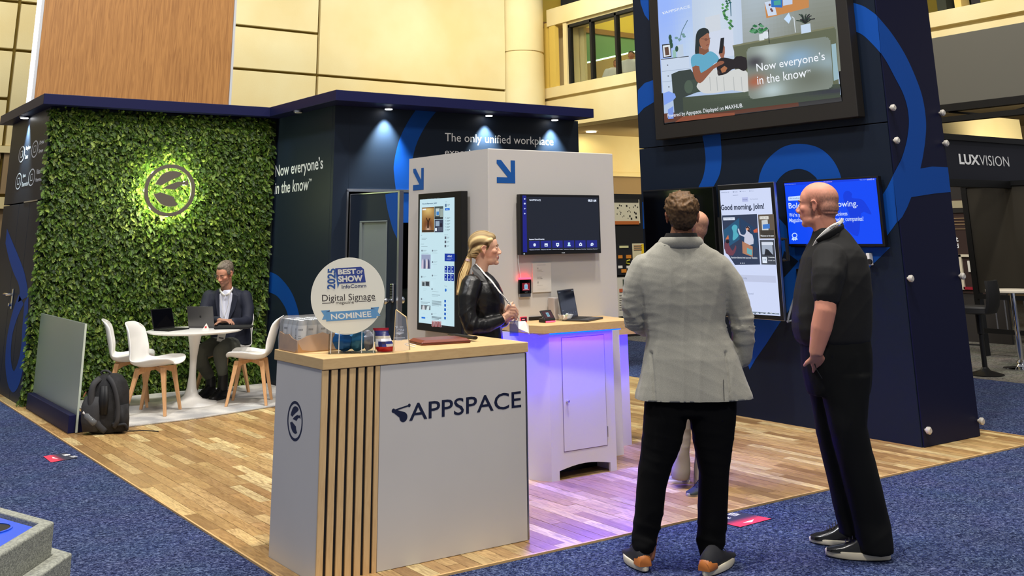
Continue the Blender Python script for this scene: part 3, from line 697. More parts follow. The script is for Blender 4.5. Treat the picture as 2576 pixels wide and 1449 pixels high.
# ================================================================== reception counter
QX0, QX1, QY0, QY1, QZ = 2.50, 3.815, 5.25, 5.885, 1.05
counter = thing('reception_counter', 'white reception counter with pale oak top and vertical oak slats in front', 'counter', (QX0, QY0, 0))
m_ = MB(); m_.box((QX0, QY0, QZ-.055), (QX1, QY1, QZ)); obj('counter_top', m_, M_oak, counter, bevel=.003)
m_ = MB(); m_.box((QX0+.012, QY0+.03, 0), (QX1-.03, QY0+.05, QZ-.056)); m_.box((QX0+.006, QY0+.022, 0), (QX0+.03, QY1-.03, QZ-.056)); m_.box((QX1-.03, QY0+.03, 0), (QX1-.01, QY1-.03, QZ-.056)); obj('carcass', m_, M_white, counter)
m_ = MB(); m_.box((2.84, QY0+.006, .008), (QX1-.022, QY0+.03, QZ-.057)); obj('front_panel', m_, M_white, counter, bevel=.002)
m_ = MB(); m_.box((QX1-.018, QY0+.006, .01), (QX1-.01, QY0+.05, QZ-.057)); obj('edge_trim', m_, M_alu, counter)
m_ = MB(); m_.box((QX0+.02, QY0+.0165, .0), (2.84, QY0+.03, QZ-.057)); obj('slat_backing', m_, M_black, counter)
sl = [(QX0+.002, .044)]
x = 2.5625
edges = [(2.502, 2.538), (2.5545, 2.5900), (2.6065, 2.6420), (2.6585, 2.694), (2.7105, 2.746), (2.7625, 2.798), (2.812, 2.8375)]
for a, b in edges:
    m_ = MB(); m_.box((a, QY0+.006, .0), (b, QY0+.017, QZ-.057)); obj('slat', m_, M_oakv, counter, bevel=.0015)
# wordmark and emblem
pQ = Plane('Y', QY0+.006); pQL = Plane('X', QX0+.006)
M_ink = mat('navy_print', (26, 32, 58), rough=.4)
def wordmark(mb_, pl, O, W, H, col=None, n=.0006, skew=0.):
    """connector icon plus the word; O lower-left of word, W,H word size; icon to the left"""
    def dsc(cx, cy, r, k=16): mb_.flat(pl, [(cx+r*math.cos(2*PI*i/k), cy+r*math.sin(2*PI*i/k)) for i in range(k)], col, n)
    def ln(a, b, w0, w1):
        a = np.array(a); b = np.array(b); d = nrm(list(b-a)+[0])[:2]; q = np.array([-d[1], d[0]])
        mb_.flat(pl, [a-q*w0, b-q*w1, b+q*w1, a+q*w0], col, n)
    u, v = O; s = H
    A = (u-1.10*s, v+.70*s); B = (u+.0*s, v+.90*s); Cc = (u-.40*s, v+.27*s)
    dsc(*A, .125*s); n += .0001; dsc(*B, .10*s); dsc(*Cc, .28*s, 24); n += .0001; ln(A, B, .045*s, .045*s); n += .0001; ln(A, (Cc[0]+.02*s, Cc[1]+.06*s), .09*s, .23*s)
    fit_text(mb_, pl, 'APPSPACE', u, v, u+W, v+H, col, n, .008)
a = pQ.uv(1029, 1059); b = pQ.uv(1311, 1025); t = pQ.uv(1309, 984)
m_ = MB(); wordmark(m_, pQ, (a[0], (a[1]+b[1])/2), b[0]-a[0], t[1]-b[1]); obj('lettering', m_, M_ink, counter)
m_ = MB(); c = pQL.uv(742, 1059); R_ = abs(pQL.uv(742, 1008)[1]-pQL.uv(742, 1110)[1])/2
ring_prism(m_, pQL, c, R_*.86, R_, 0, .0006)
for s in LOGO_SHAPES:
    m_.flat(pQL, [(c[0]+u*R_, c[1]+v*R_) for u, v in logo_uv(s)][::-1], None, .0006)
obj('emblem', m_, M_ink, counter)

# ================================================================== frosted partition
gp = thing('glass_partition', 'low frosted glass partition on a navy base at the left edge of the deck', 'partition', (2.58, 10.42, 0))
m_ = MB(); m_.box((2.512, 10.42, .008), (2.572, 12.2, .158)); m_.box((2.590, 10.42, .008), (2.652, 12.2, .158)); obj('base', m_, M_navy2, gp, bevel=.004)
m_ = MB(); m_.box((2.572, 10.40, .012), (2.590, 12.24, .925)); obj('glass_pane', m_, mat('frosted_glass', (232, 240, 236), rough=.33, trans=.86, ior=1.2, spec=.4), gp, bevel=.002)
m_ = MB(); m_.box((2.5715, 10.396, .012), (2.5905, 10.40, .925)); obj('glass_edge', m_, mat('glass_edge', (196, 206, 190), rough=.3), gp)

# ================================================================== wood clad tower behind
ws = thing('timber_sign_tower', 'tall timber clad tower behind the living wall with a lit white edge', 'tower', (2.73, 14.9, 0))
M_teak = wood_mat('teak_veneer', .38, (7, 7, .35), (134, 88, 46), attr=False, rgb=(180, 128, 72), amt=.7, gs=5)
YS = 14.9
m_ = MB(); m_.box((2.735, YS+.004, 0), (5.45, 15.04, 8.5)); obj('carcass', m_, M_white, ws)
x0 = 2.775
m_ = MB(); m_.box((x0, YS-.01, 0), (5.432, YS, 8.5)); obj('veneer_panel', m_, M_teak, ws)
m_ = MB(); m_.box((5.436, YS-.02, 0), (5.47, YS+.02, 8.5)); m_.box((2.735, YS-.016, 0), (2.772, YS+.02, 8.5)); obj('edge_trim', m_, mat('trim_grey', (196, 198, 200), rough=.4), ws)
m_ = MB(); m_.box((2.685, YS-.016, 0), (2.733, YS+.02, 8.5)); obj('light_strip', m_, mat('strip_light', (250, 252, 255), emit=2.2), ws)
# ================================================================== screens and prints
M_scr = mat('screen_picture', (255, 255, 255), rough=.15, attr=True, emit=1.0)
M_scr.node_tree.nodes['Principled BSDF'].inputs['Specular IOR Level'].default_value = .25
M_print = mat('printed_sheet', (255, 255, 255), rough=.6, attr=True)
class Pic:
    def __init__(s, pl, ox=0, oy=0, sc=1., n=.001, dn=.00013): s.pl, s.ox, s.oy, s.sc, s.n, s.dn = pl, ox, oy, sc, n, dn; s.mb = MB()
    def up(s): s.n += s.dn; return s.n
    def uv(s, x, y): return s.pl.uv(s.ox+x/s.sc, s.oy+y/s.sc)
    def poly(s, pts, c, sm=0):
        s.up(); q = smooth_closed(pts, sm) if sm else pts; s.mb.flat(s.pl, [s.uv(*p) for p in q][::-1], c, s.n)
    def rect(s, x0, y0, x1, y1, c):
        a = s.uv(x0, y1); b = s.uv(x1, y0); s.up(); s.mb.flat(s.pl, [(a[0], a[1]), (b[0], a[1]), (b[0], b[1]), (a[0], b[1])], c, s.n)
    def quad(s, u0, v0, u1, v1, c): s.up(); s.mb.flat(s.pl, [(u0, v0), (u1, v0), (u1, v1), (u0, v1)], c, s.n)
    def disc(s, x, y, r, c, ry=None, k=16):
        s.up(); s.mb.flat(s.pl, [s.uv(x+r*math.cos(2*PI*i/k), y-(ry or r)*math.sin(2*PI*i/k)) for i in range(k)], c, s.n)
    def line(s, pts, w, c):
        pts = [np.array(p, float) for p in pts]; s.up()
        for a, b in zip(pts[:-1], pts[1:]):
            d = (b-a)/max(1e-6, np.linalg.norm(b-a)); q = np.array([-d[1], d[0]])*w/2
            s.mb.flat(s.pl, [s.uv(*(a-q)), s.uv(*(b-q)), s.uv(*(b+q)), s.uv(*(a+q))], c, s.n)
    def text(s, t, x0, y0, x1, y1, c, bold=0.):   # bl px, tr px
        a = s.uv(x0, y0); b = s.uv(x1, y1); s.up(); fit_text(s.mb, s.pl, t, a[0], a[1], b[0], b[1], c, s.n, bold)
    def qtext(s, t, bl, br, tl, c, bold=0.):
        s.up(); f = lambda p: (s.ox+p[0]/s.sc, s.oy+p[1]/s.sc); quad_text(s.mb, s.pl, t, f(bl), f(br), f(tl), c, s.n, bold)
    def grad(s, q, nx, ny, fn):
        s.up(); q = [s.uv(*p) for p in q]
        for i in range(nx):
            for j in range(ny):
                def B(a, b): return tuple(q[0]*(1-a)*(1-b)+q[1]*a*(1-b)+q[2]*a*b+q[3]*(1-a)*b)
                c = fn((i+.5)/nx, (j+.5)/ny)
                if c is None: continue
                s.mb.flat(s.pl, [B(i/nx, j/ny), B((i+1)/nx, j/ny), B((i+1)/nx, (j+1)/ny), B(i/nx, (j+1)/ny)], tuple(c), s.n)
    def build(s, name, parent, m=None): return obj(name, s.mb, m or M_scr, parent)
def blobs(base, L):
    def fn(u, v):
        c = np.array(base, float)
        for (x, y, r, col) in L:
            w = math.exp(-((u-x)**2+(v-y)**2)/(r*r)); c = c*(1-w)+np.array(col, float)*w
        return c
    return fn

# ---- big wall display
XD = XT-.11; pD = Plane('X', XD)
big = thing('large_display', 'huge wall display high on the tower showing a woman on a sofa', 'screen', pD.P(*pD.uv(1900, 330)))
a = pD.uv(1649.7, 350.3); b = pD.uv(2159, 295.7)
la = pD.uv(1672, 309); lb = pD.uv(2117, 253.4); lt = pD.uv(1657, 17)[1]
bz = .085; v0 = (a[1]+b[1])/2; lv = (la[1]+lb[1])/2
m_ = MB(); m_.pbox(pD, a[0], v0, b[0], lt+bz*1.2, -.10, 0); obj('casing', m_, mat('display_casing', (30, 27, 24), rough=.5), big, bevel=.006)
m_ = MB(); m_.pbox(pD, la[0]-.012, lv-.012, lb[0]+.012, lt+.012, 0, .0008); obj('screen', m_, M_blackgl, big)
P = Pic(pD, 1600, 0, 4.025)
P.n = .001
P.quad(la[0], lv, lb[0], lt, (176, 196, 226))
P.grad([(262, 944), (700, 890), (600, -160), (215, -50)], 14, 20, blobs((168, 192, 240), [(.2, .9, .5, (150, 180, 250)), (.8, .3, .4, (190, 210, 235))]))
P.grad([(600, 905), (1120, 840), (1060, -260), (560, -150)], 16, 20, blobs((186, 202, 226), [(.5, .6, .4, (200, 214, 230))]))
P.grad([(1100, 845), (2075, 720), (1985, -420), (1055, -260)], 26, 24, blobs((150, 156, 152), [(.2, .8, .4, (172, 186, 196)), (.9, .2, .5, (120, 124, 110))]))
P.poly([(290, 1250), (2085, 1026), (2075, 960), (283, 1180)], (58, 58, 60)); P.poly([(290, 1243), (1650, 1076), (1640, 1010), (283, 1150)], (96, 60, 48)); P.poly([(395, 1238), (1000, 1165), (1000, 1140), (490, 1170)], (140, 78, 56))
P.rect(700, 315, 862, 178, (205, 212, 222)); P.line([(790, 320), (800, 480)], 10, (190, 178, 160)); P.rect(735, 560, 1000, 330, (205, 214, 232))
P.poly([(255, 602), (535, 570), (565, 912), (275, 948)], (198, 212, 232)); P.line([(255, 602), (535, 570)], 8, (70, 76, 84)); P.line([(262, 725), (545, 692)], 4, (150, 166, 190)); P.line([(268, 830), (555, 800)], 4, (150, 166, 190))
for x, y in ((322, 660), (328, 770), (335, 880)): P.disc(x, y, 7, (90, 98, 110))
P.poly([(266, 452), (352, 441), (362, 576), (276, 587)], (28, 30, 34)); P.poly([(274, 462), (346, 453), (354, 566), (283, 577)], (220, 226, 232)); P.poly([(290, 480), (330, 474), (340, 555), (300, 562)], (96, 70, 58))
P.rect(372, 580, 410, 510, (150, 190, 180)); P.rect(415, 570, 485, 460, (188, 204, 222))
for x, y in ((348, 380), (355, 420), (362, 460), (415, 495)): P.disc(x, y, 16, (46, 80, 66), 30)
P.line([(440, 420), (470, 310), (525, 205)], 7, (84, 116, 128)); 
for x, y in ((480, 350), (445, 400), (412, 385), (490, 370)): P.disc(x, y, 18, (110, 150, 150), 12)
rr = random.Random(5)
for k in range(26):
    t = k/26.; x = 935-30*math.sin(t*5)+rr.uniform(-38, 38)*(1-t*.6); y = t*300; P.poly([(x-16, y), (x, y-12), (x+18, y+4), (x, y+16)], rr.choice([(62, 128, 70), (96, 160, 92), (40, 96, 66)]))
P.line([(962, 20), (968, 165)], 8, (30, 90, 110))
P.poly([(1308, 40), (1755, -60), (1757, 76), (1326, 186)], (196, 134, 76)); P.poly([(1308, 24), (1400, 5), (1432, 150), (1345, 164)], (200, 214, 236)); P.poly([(1372, -40), (1490, -60), (1488, 78), (1376, 74)], (40, 108, 190)); P.poly([(1490, -60), (1590, -80), (1590, 42), (1496, 60)], (190, 206, 232)); P.poly([(1400, 10), (1470, 0), (1474, 50), (1404, 56)], (70, 160, 150))
for x, y in ((1360, 50), (1375, 95), (1385, 110)): P.disc(x, y, 12, (110, 74, 74))
# sofa
P.poly([(985, 465), (1080, 440), (2010, 272), (2030, 300), (2062, 860), (1160, 1000), (1010, 760), (1000, 520)], (96, 102, 80))
P.line([(985, 468), (2010, 275)], 16, (122, 124, 98))
P.poly([(1985, 450), (2030, 440), (2060, 800), (2010, 820)], (150, 180, 190))
P.grad([(480, 1180), (2078, 985), (2072, 850), (480, 985)], 40, 8, blobs((66, 76, 64), [(.5, .9, .3, (84, 96, 80)), (1, .5, .2, (52, 54, 66))]))
P.poly([(365, 752), (440, 720), (560, 702), (625, 790), (640, 930), (480, 990), (490, 1172), (396, 1150), (380, 950)], (54, 64, 62))
P.poly([(540, 812), (650, 800), (690, 925), (545, 950)], (62, 76, 68)); P.disc(540, 880, 44, (76, 92, 80), 68)
P.poly([(283, 945), (340, 925), (400, 950), (412, 985), (380, 1020), (292, 1066)], (128, 160, 236)); P.poly([(330, 1110), (385, 1075), (388, 1200), (332, 1205)], (120, 150, 226))
# plants and lamp on the sofa back
for k in range(30):
    a_ = rr.uniform(0, PI); r_ = rr.uniform(10, 90); x = 1240+r_*1.1*math.cos(a_); y = 330-r_*math.sin(a_); P.poly([(x-22, y+4), (x, y-16), (x+22, y), (x, y+14)], rr.choice([(40, 110, 64), (60, 140, 80), (34, 60, 52), (90, 150, 110)]))
P.rect(1255, 405, 1310, 350, (214, 222, 226)); P.disc(1325, 355, 34, (216, 224, 232), 38); P.line([(1350, 300), (1360, 440)], 8, (40, 48, 44))
for k in range(22):
    a_ = rr.uniform(.2, 2.9); x0_, y0_ = 1725, 240; r_ = rr.uniform(50, 125); P.line([(x0_, y0_), (x0_+r_*.6*math.cos(a_), y0_-r_*.8*math.sin(a_)), (x0_+r_*math.cos(a_), y0_-r_*.9*math.sin(a_))], 10, rr.choice([(32, 36, 36), (44, 62, 52), (28, 28, 34)]))
P.rect(1680, 325, 1785, 258, (196, 214, 236)); P.poly([(1510, 195), (1560, 130), (1585, 190), (1560, 242)], (196, 222, 250)); P.line([(1590, 172), (1612, 185), (1628, 330)], 9, (206, 216, 222))
# woman
P.poly([(612, 545), (614, 440), (622, 350), (650, 302), (700, 284), (742, 300), (754, 345), (705, 365), (672, 410), (668, 500), (648, 548)], (34, 44, 46), 3)
P.poly([(652, 470), (700, 500), (748, 490), (752, 530), (700, 558), (650, 546)], (128, 82, 62)); P.poly([(655, 402), (700, 362), (744, 335), (756, 375), (762, 425), (745, 492), (704, 502), (668, 470)], (156, 104, 80), 3)
P.poly([(645, 392), (690, 352), (742, 318), (700, 300), (655, 320), (635, 380)], (34, 44, 46))
P.line([(672, 395), (740, 400), (772, 385)], 4, (60, 44, 40)); P.disc(722, 402, 15, (120, 76, 60)); P.line([(725, 462), (748, 452)], 6, (120, 50, 50))
P.poly([(568, 605), (592, 560), (650, 545), (700, 558), (762, 520), (820, 548), (852, 590), (846, 622), (800, 650), (745, 722), (700, 755), (664, 742), (640, 690), (585, 690)], (96, 166, 196), 3)
P.poly([(640, 842), (700, 740), (800, 700), (905, 735), (1050, 700), (1142, 735), (1152, 925), (985, 915), (820, 942), (700, 944), (632, 890)], (208, 210, 208), 3)
for x in (760, 830, 900, 1000, 1080): P.line([(x, 780), (x+10, 920)], 7, (176, 180, 180))
P.poly([(830, 640), (885, 582), (1000, 602), (1030, 572), (1128, 585), (1142, 690), (1102, 722), (1050, 696), (985, 705), (935, 745), (850, 768), (838, 720)], (32, 27, 32), 2)
P.poly([(870, 700), (910, 668), (940, 690), (920, 728), (885, 740)], (170, 110, 74)); P.poly([(835, 700), (850, 760), (870, 740)], (60, 50, 50))
P.poly([(584, 682), (655, 672), (672, 742), (790, 664), (868, 618), (908, 628), (892, 652), (800, 700), (695, 822), (650, 842), (612, 800)], (142, 88, 66), 2)
P.poly([(855, 548), (872, 500), (900, 452), (914, 478), (914, 540), (904, 585), (876, 590)], (150, 96, 76)); P.poly([(872, 388), (908, 382), (904, 450), (890, 538), (852, 545)], (24, 26, 32))
# card
Q = [(1158, 1010), (2015, 895), (1980, 368), (1132, 486)]
_b = blobs((112, 120, 112), [(.28, .85, .2, (160, 172, 170)), (.1, .32, .12, (150, 84, 60)), (.3, .12, .17, (160, 176, 178)), (.62, .65, .22, (120, 150, 176)), (.95, .5, .18, (132, 150, 156)), (.1, .7, .12, (62, 62, 68)), (.75, .25, .2, (96, 102, 92))])
def _card(u, v):
    x = abs(u-.5)*880; y = abs(v-.5)*540; r = 60
    if x > 440-r and y > 270-r and (x-440+r)**2+(y-270+r)**2 > r*r: return None
    return _b(u, v)*1.12
P.grad(Q, 88, 56, _card)
P.qtext('Now everyone\u2019s', (1235, 736), (1926, 650), (1228, 652), (240, 244, 250), -.012) if False else P.text('Now everyone\u2019s', 1240, 752, 1922, 524, (240, 244, 250), .0)
P.text('in the know', 1246, 860, 1735, 690, (240, 244, 250)); P.text('TM', 1740, 738, 1778, 705, (240, 244, 250))
P.text('Powered by Appspace. Displayed on MAXHUB.', 335, 1205, 1096, 1046, (226, 230, 236), .006)
wa = P.uv(305, 145); wb_ = P.uv(560, 45); P.up(); wordmark(P.mb, pD, wa, wb_[0]-wa[0], (wb_[1]-wa[1])*.82, (226, 234, 246), P.n)
P.build('screen_image', big)

# ---- blue screen on the tower
pB = Plane('X', XT-.07)
def screen(name, label, pl, q, bez, depth, pic, cat='screen', case=M_blackpl, body=None, frame_m=None, gap=.02):
    """q px corners tl,tr,br,bl of the case"""
    c = [pl.uv(*p) for p in q]; u0 = (c[0][0]+c[3][0])/2; u1 = (c[1][0]+c[2][0])/2; v1 = (c[0][1]+c[1][1])/2; v0 = (c[2][1]+c[3][1])/2
    t = thing(name, label, cat, pl.P((u0+u1)/2, v0, -.0))
    m_ = MB(); m_.pbox(pl, u0, v0, u1, v1, -depth, 0); obj('casing', m_, case, t, bevel=.004)
    if frame_m:
        m_ = MB(); m_.pbox(pl, u0-.004, v0-.004, u1+.004, v1+.004, -depth*.7, -.006); obj('edge_trim', m_, frame_m, t, bevel=.002)
    m_ = MB(); m_.pbox(pl, u0+bez[0], v0+bez[3], u1-bez[2], v1-bez[1], 0, .0008); obj('screen', m_, M_blackgl, t)
    m_ = MB(); m_.pbox(pl, u0+.15*(u1-u0), v0+.2*(v1-v0), u1-.15*(u1-u0), v1-.2*(v1-v0), -depth-gap, -depth); obj('wall_bracket', m_, M_black, t)
    R = (u0+bez[0]+.001, v0+bez[3]+.001, u1-bez[2]-.001, v1-bez[1]-.001)
    if pic: pic(t, R)
    return t
def pic_blue(t, R):
    P = Pic(pB, 1960, 420, 6.037); P.quad(*R, (0, 72, 246))
    P.poly([(82, 290), (1478, 190), (1475, 165), (80, 245)], (0, 58, 226)); P.text('Information feed display here', 82, 275, 255, 255, (170, 200, 255)); P.text('Newsletters', 680, 238, 805, 212, (240, 200, 240)); P.text('Stay up to', 1228, 208, 1330, 180, (170, 200, 255)); P.text('SIGNED IN', 1340, 203, 1445, 175, (235, 240, 255))
    P.poly([(975, 430), (1010, 370), (1060, 365), (1110, 410), (1110, 470), (1250, 490), (1320, 560), (1400, 700), (1380, 720), (1250, 700), (1200, 1050), (1000, 900), (1080, 760), (1000, 560)], (0, 58, 222), 3)
    P.poly([(140, 460), (150, 452), (500, 420), (510, 430), (510, 490), (500, 497), (150, 514), (140, 505)], (196, 220, 255)); P.text('Breaking news', 165, 495, 480, 455, (60, 100, 170))
    P.text('Bold ideas are growing.', 152, 660, 1188, 506, (214, 230, 255), .012)
    P.text('We\u2019re proud to be named by Fast Business', 158, 778, 1035, 674, (200, 220, 255), .01); P.text('Magazine one of the fastest growing companies!', 162, 860, 1278, 750, (200, 220, 255), .01)
    P.disc(238, 1040, 42, (200, 226, 255), 40); P.disc(238, 1040, 30, (0, 72, 246), 28); P.poly([(205, 1070), (238, 1090), (270, 1070), (285, 1105), (262, 1105), (252, 1122), (238, 1100), (225, 1125), (215, 1108), (193, 1108)], (200, 226, 255))
    P.build('screen_image', t)
screen('landscape_screen', 'bright blue landscape screen on the tower behind the bald man in black', pB, [(1967.5, 457.3), (2209.3, 441.5), (2225, 620.4), (1985, 619.6)], (.016, .02, .02, .02), .045, pic_blue)
screen('landscape_screen', 'switched-off black screen on the tower behind the man in the grey blazer', pB, [(1620, 480), (1797, 468), (1803, 690), (1622, 690)], (.014, .014, .014, .02), .045, None)
# ---- portrait screen, morning page
pP = Plane('X', XT-.30)
def pic_morning(t, R):
    P = Pic(pP, 1540, 440, 3.45); P.quad(*R, (206, 216, 246))
    g = (120, 132, 165)
    P.text('APPSPACE', 945, 158, 1015, 146, g); P.text('Home', 1062, 152, 1088, 142, g, .01); P.text('Explore', 1125, 148, 1160, 138, g); P.text('More', 1207, 144, 1232, 134, g)
    P.disc(1053, 148, 5, g); P.disc(1113, 144, 5, g); P.disc(1196, 140, 5, g); P.line([(1048, 178), (1095, 175)], 3, g)
    P.rect(1128, 232, 1182, 196, (178, 186, 230)); P.text('Activity', 1134, 222, 1174, 208, (70, 80, 130)); P.text('My Newsfeed', 1198, 218, 1266, 204, g)
    P.text('Good morning, John!', 948, 322, 1318, 244, (44, 54, 78), .03)
    P.poly([(955, 352), (1258, 340), (1286, 778), (1068, 782), (980, 600)], (44, 56, 84)); P.poly([(955, 352), (1258, 340), (1286, 778), (1068, 782), (975, 640)], (44, 56, 84))
    P.poly([(968, 480), (1105, 372), (1108, 560), (985, 640)], (34, 84, 120)); P.poly([(1112, 372), (1256, 470), (1266, 640), (1116, 560)], (30, 60, 96))
    P.poly([(1040, 455), (1065, 430), (1090, 450), (1082, 490), (1098, 530), (1050, 570), (1052, 500)], (80, 170, 190), 3)
    P.poly([(1092, 470), (1104, 470), (1118, 512), (1150, 520), (1165, 490), (1160, 455), (1185, 445), (1198, 470), (1195, 505), (1220, 520), (1228, 600), (1150, 600), (1150, 540), (1108, 520)], (196, 200, 220), 2); P.poly([(1160, 455), (1180, 442), (1196, 462), (1196, 500), (1180, 490), (1165, 470)], (40, 26, 40)); P.disc(1176, 470, 11, (216, 150, 120))
    P.poly([(1130, 575), (1222, 622), (1222, 712), (1134, 680)], (176, 124, 96)); P.poly([(1172, 632), (1216, 650), (1216, 700), (1172, 680)], (100, 170, 180))
    P.poly([(978, 600), (1000, 545), (1015, 560), (1018, 610), (1050, 660), (1072, 610), (1080, 640), (1050, 700), (990, 680)], (110, 60, 76), 2); P.disc(1004, 578, 16, (26, 24, 34))
    P.poly([(1228, 480), (1262, 462), (1264, 500), (1232, 502)], (200, 90, 60)); P.poly([(985, 560), (1010, 520), (1016, 555)], (200, 110, 70))
    P.rect(966, 392, 1068, 370, (214, 222, 240)); P.text('2 days ago', 978, 386, 1050, 376, (70, 80, 110)); P.text('Function blends level up your displays', 1036, 728, 1262, 712, (230, 236, 246), .01)
    for x in (1118, 1133, 1148): P.disc(x, 766, 4, (220, 226, 240))
    P.rect(1268, 552, 1422, 345, (96, 84, 72)); P.poly([(1300, 395), (1352, 388), (1362, 495), (1306, 500)], (200, 204, 206)); P.poly([(1310, 430), (1370, 424), (1372, 464), (1312, 470)], (60, 120, 200)); P.rect(1282, 384, 1362, 360, (216, 214, 208)); P.text('1 day ago', 1292, 378, 1350, 368, (80, 80, 80)); P.rect(1288, 545, 1412, 480, (60, 54, 48)); P.text('Welcome to the team', 1292, 536, 1406, 520, (236, 240, 246), .02)
    P.rect(1284, 780, 1426, 565, (66, 72, 84)); P.rect(1300, 690, 1400, 580, (160, 172, 190)); P.poly([(1325, 700), (1335, 640), (1360, 650), (1395, 690), (1410, 700)], (30, 34, 44)); P.rect(1300, 608, 1402, 584, (210, 218, 232)); P.rect(1306, 766, 1350, 712, (226, 236, 250)); P.text('18', 1318, 742, 1338, 726, (60, 90, 130)); P.text('Tuesday', 1358, 722, 1418, 712, (236, 240, 246), .02); P.text('10:00 AM', 1360, 748, 1418, 738, (220, 226, 236))
    P.rect(1095, 936, 1428, 866, (190, 198, 226)); P.text('What\u2019s on your mind today', 1010, 902, 1175, 888, g); P.text('Saved', 1188, 1036, 1230, 1024, g); P.text('liked', 1140, 1034, 1160, 1022, g); P.text('Reel', 1185, 1152, 1208, 1142, g)
    P.rect(1196, 1212, 1456, 1184, (120, 134, 150))
    for k in range(12): P.rect(1200+k*20, 1208-k*.4, 1212+k*20, 1190+(k*7) % 9, (196, 204, 214) if k % 2 else (66, 84, 96))
    P.build('screen_image', t)
ps = screen('touch_kiosk_screen', 'tall portrait touchscreen reading Good morning, right of the grey blazer', pP, [(1801.7, 466.7), (1944.3, 458.8), (1971, 802.5), (1829, 800)], (.028, .045, .03, .035), .05, pic_morning, frame_m=M_alu)
m_ = MB(); m_.pbox(pT, pT.uv(1890, 700)[0]-.15, 1.2, pT.uv(1890, 700)[0]+.15, 1.8, .004, .245); obj('stand', m_, M_black, ps)
m_ = MB(); c = pP.uv(1968, 628); m_.tube([pP.P(c[0]-.02, c[1]-.09, -.03), pP.P(c[0]+.03, c[1]-.09, -.03), pP.P(c[0]+.03, c[1]+.09, -.03), pP.P(c[0]-.02, c[1]+.09, -.03)], .016, 8); obj('grab_handle', m_, M_blackpl, ps)

# ---- kiosk landscape screen
pK = Plane('Y', 6.63)
def pic_home(t, R):
    P = Pic(pK, 1300, 480, 8.05); P.quad(*R, (24, 30, 44)); P.poly([(112, 95), (190, 97), (208, 1245), (122, 1243)], (22, 30, 130))
    wa = P.uv(285, 208); wb = P.uv(482, 166); P.up(); wordmark(P.mb, pK, wa, wb[0]-wa[0], (wb[1]-wa[1])*.85, (226, 236, 255), P.n)
    P.text('08:33 AM', 1440, 220, 1606, 176, (226, 236, 255), .04); P.text('Appspace Channel Streaming', 245, 1000, 555, 966, (226, 232, 250), .05)
    for i in range(6):
        x = 248+i*(232); y = 1020-i*2.6; P.rect(x, y+138, x+214, y-4, (26, 34, 128))
        cx = x+110; cy = y+75
        if i == 0: P.disc(cx, cy, 28, (226, 238, 255), 36, 6)
        elif i == 1: P.rect(cx-32, cy+34, cx+34, cy-28, (226, 238, 255)); P.rect(cx-22, cy+18, cx+22, cy+4, (26, 34, 128))
        elif i == 2: P.rect(cx-30, cy+26, cx+30, cy-34, (226, 238, 255)); P.disc(cx, cy+30, 14, (226, 238, 255)); P.rect(cx-14, cy+8, cx+14, cy-18, (70, 120, 200))
        elif i == 3: P.rect(cx-22, cy+20, cx+22, cy-40, (200, 240, 255)); P.rect(cx-32, cy+34, cx+32, cy+14, (200, 240, 255)); P.poly([(cx-6, cy-20), (cx+12, cy-4), (cx-6, cy+10)], (40, 150, 220))
        elif i == 4: P.rect(cx-30, cy+32, cx+30, cy-18, (226, 238, 255)); P.rect(cx-14, cy-18, cx+14, cy-34, (226, 238, 255)); P.rect(cx-12, cy+12, cx+12, cy-6, (26, 34, 128))
        else: P.disc(cx, cy, 30, (226, 238, 255), 32, 8); P.rect(cx-30, cy+34, cx, cy+4, (226, 238, 255)); P.rect(cx-10, cy+10, cx+10, cy-12, (60, 110, 190))
        P.text(['Welcome to 101 Tutorials', 'Welcome to 102 Videos', 'Welcome to 103 Designs', 'Welcome to 104 Signage', 'Workplace Booking', 'Publishing Channel'][i], x+4, y+184, x+214, y+162, (200, 206, 226), .03)
    for i, y in enumerate((165, 260, 362, 462)):
        P.disc(154, y, 18, (214, 224, 250), 18, [4, 14, 3, 4][i])
    P.disc(142, 1276, 16, (160, 176, 190)); P.text('PHILIPS', 902, 1266, 966, 1246, (200, 200, 204), .03)
    P.build('screen_image', t)
screen('landscape_screen', 'landscape screen with a row of dark blue tiles on the white kiosk front', pK, [(1309, 488), (1507.5, 491.5), (1512.7, 636.8), (1310.4, 641.6)], (.022, .018, .012, .03), .05, pic_home)
m_ = MB(); m_.tube([onY(1311, 520, 6.69), onY(1304, 560, 6.69), onY(1304, 660, 6.69), onY(1310, 700, 6.69)], .004); o = obj('cable', m_, M_wplastic, smooth=True); tag(o, 'thin white cable running down the kiosk from the landscape screen', 'cable')
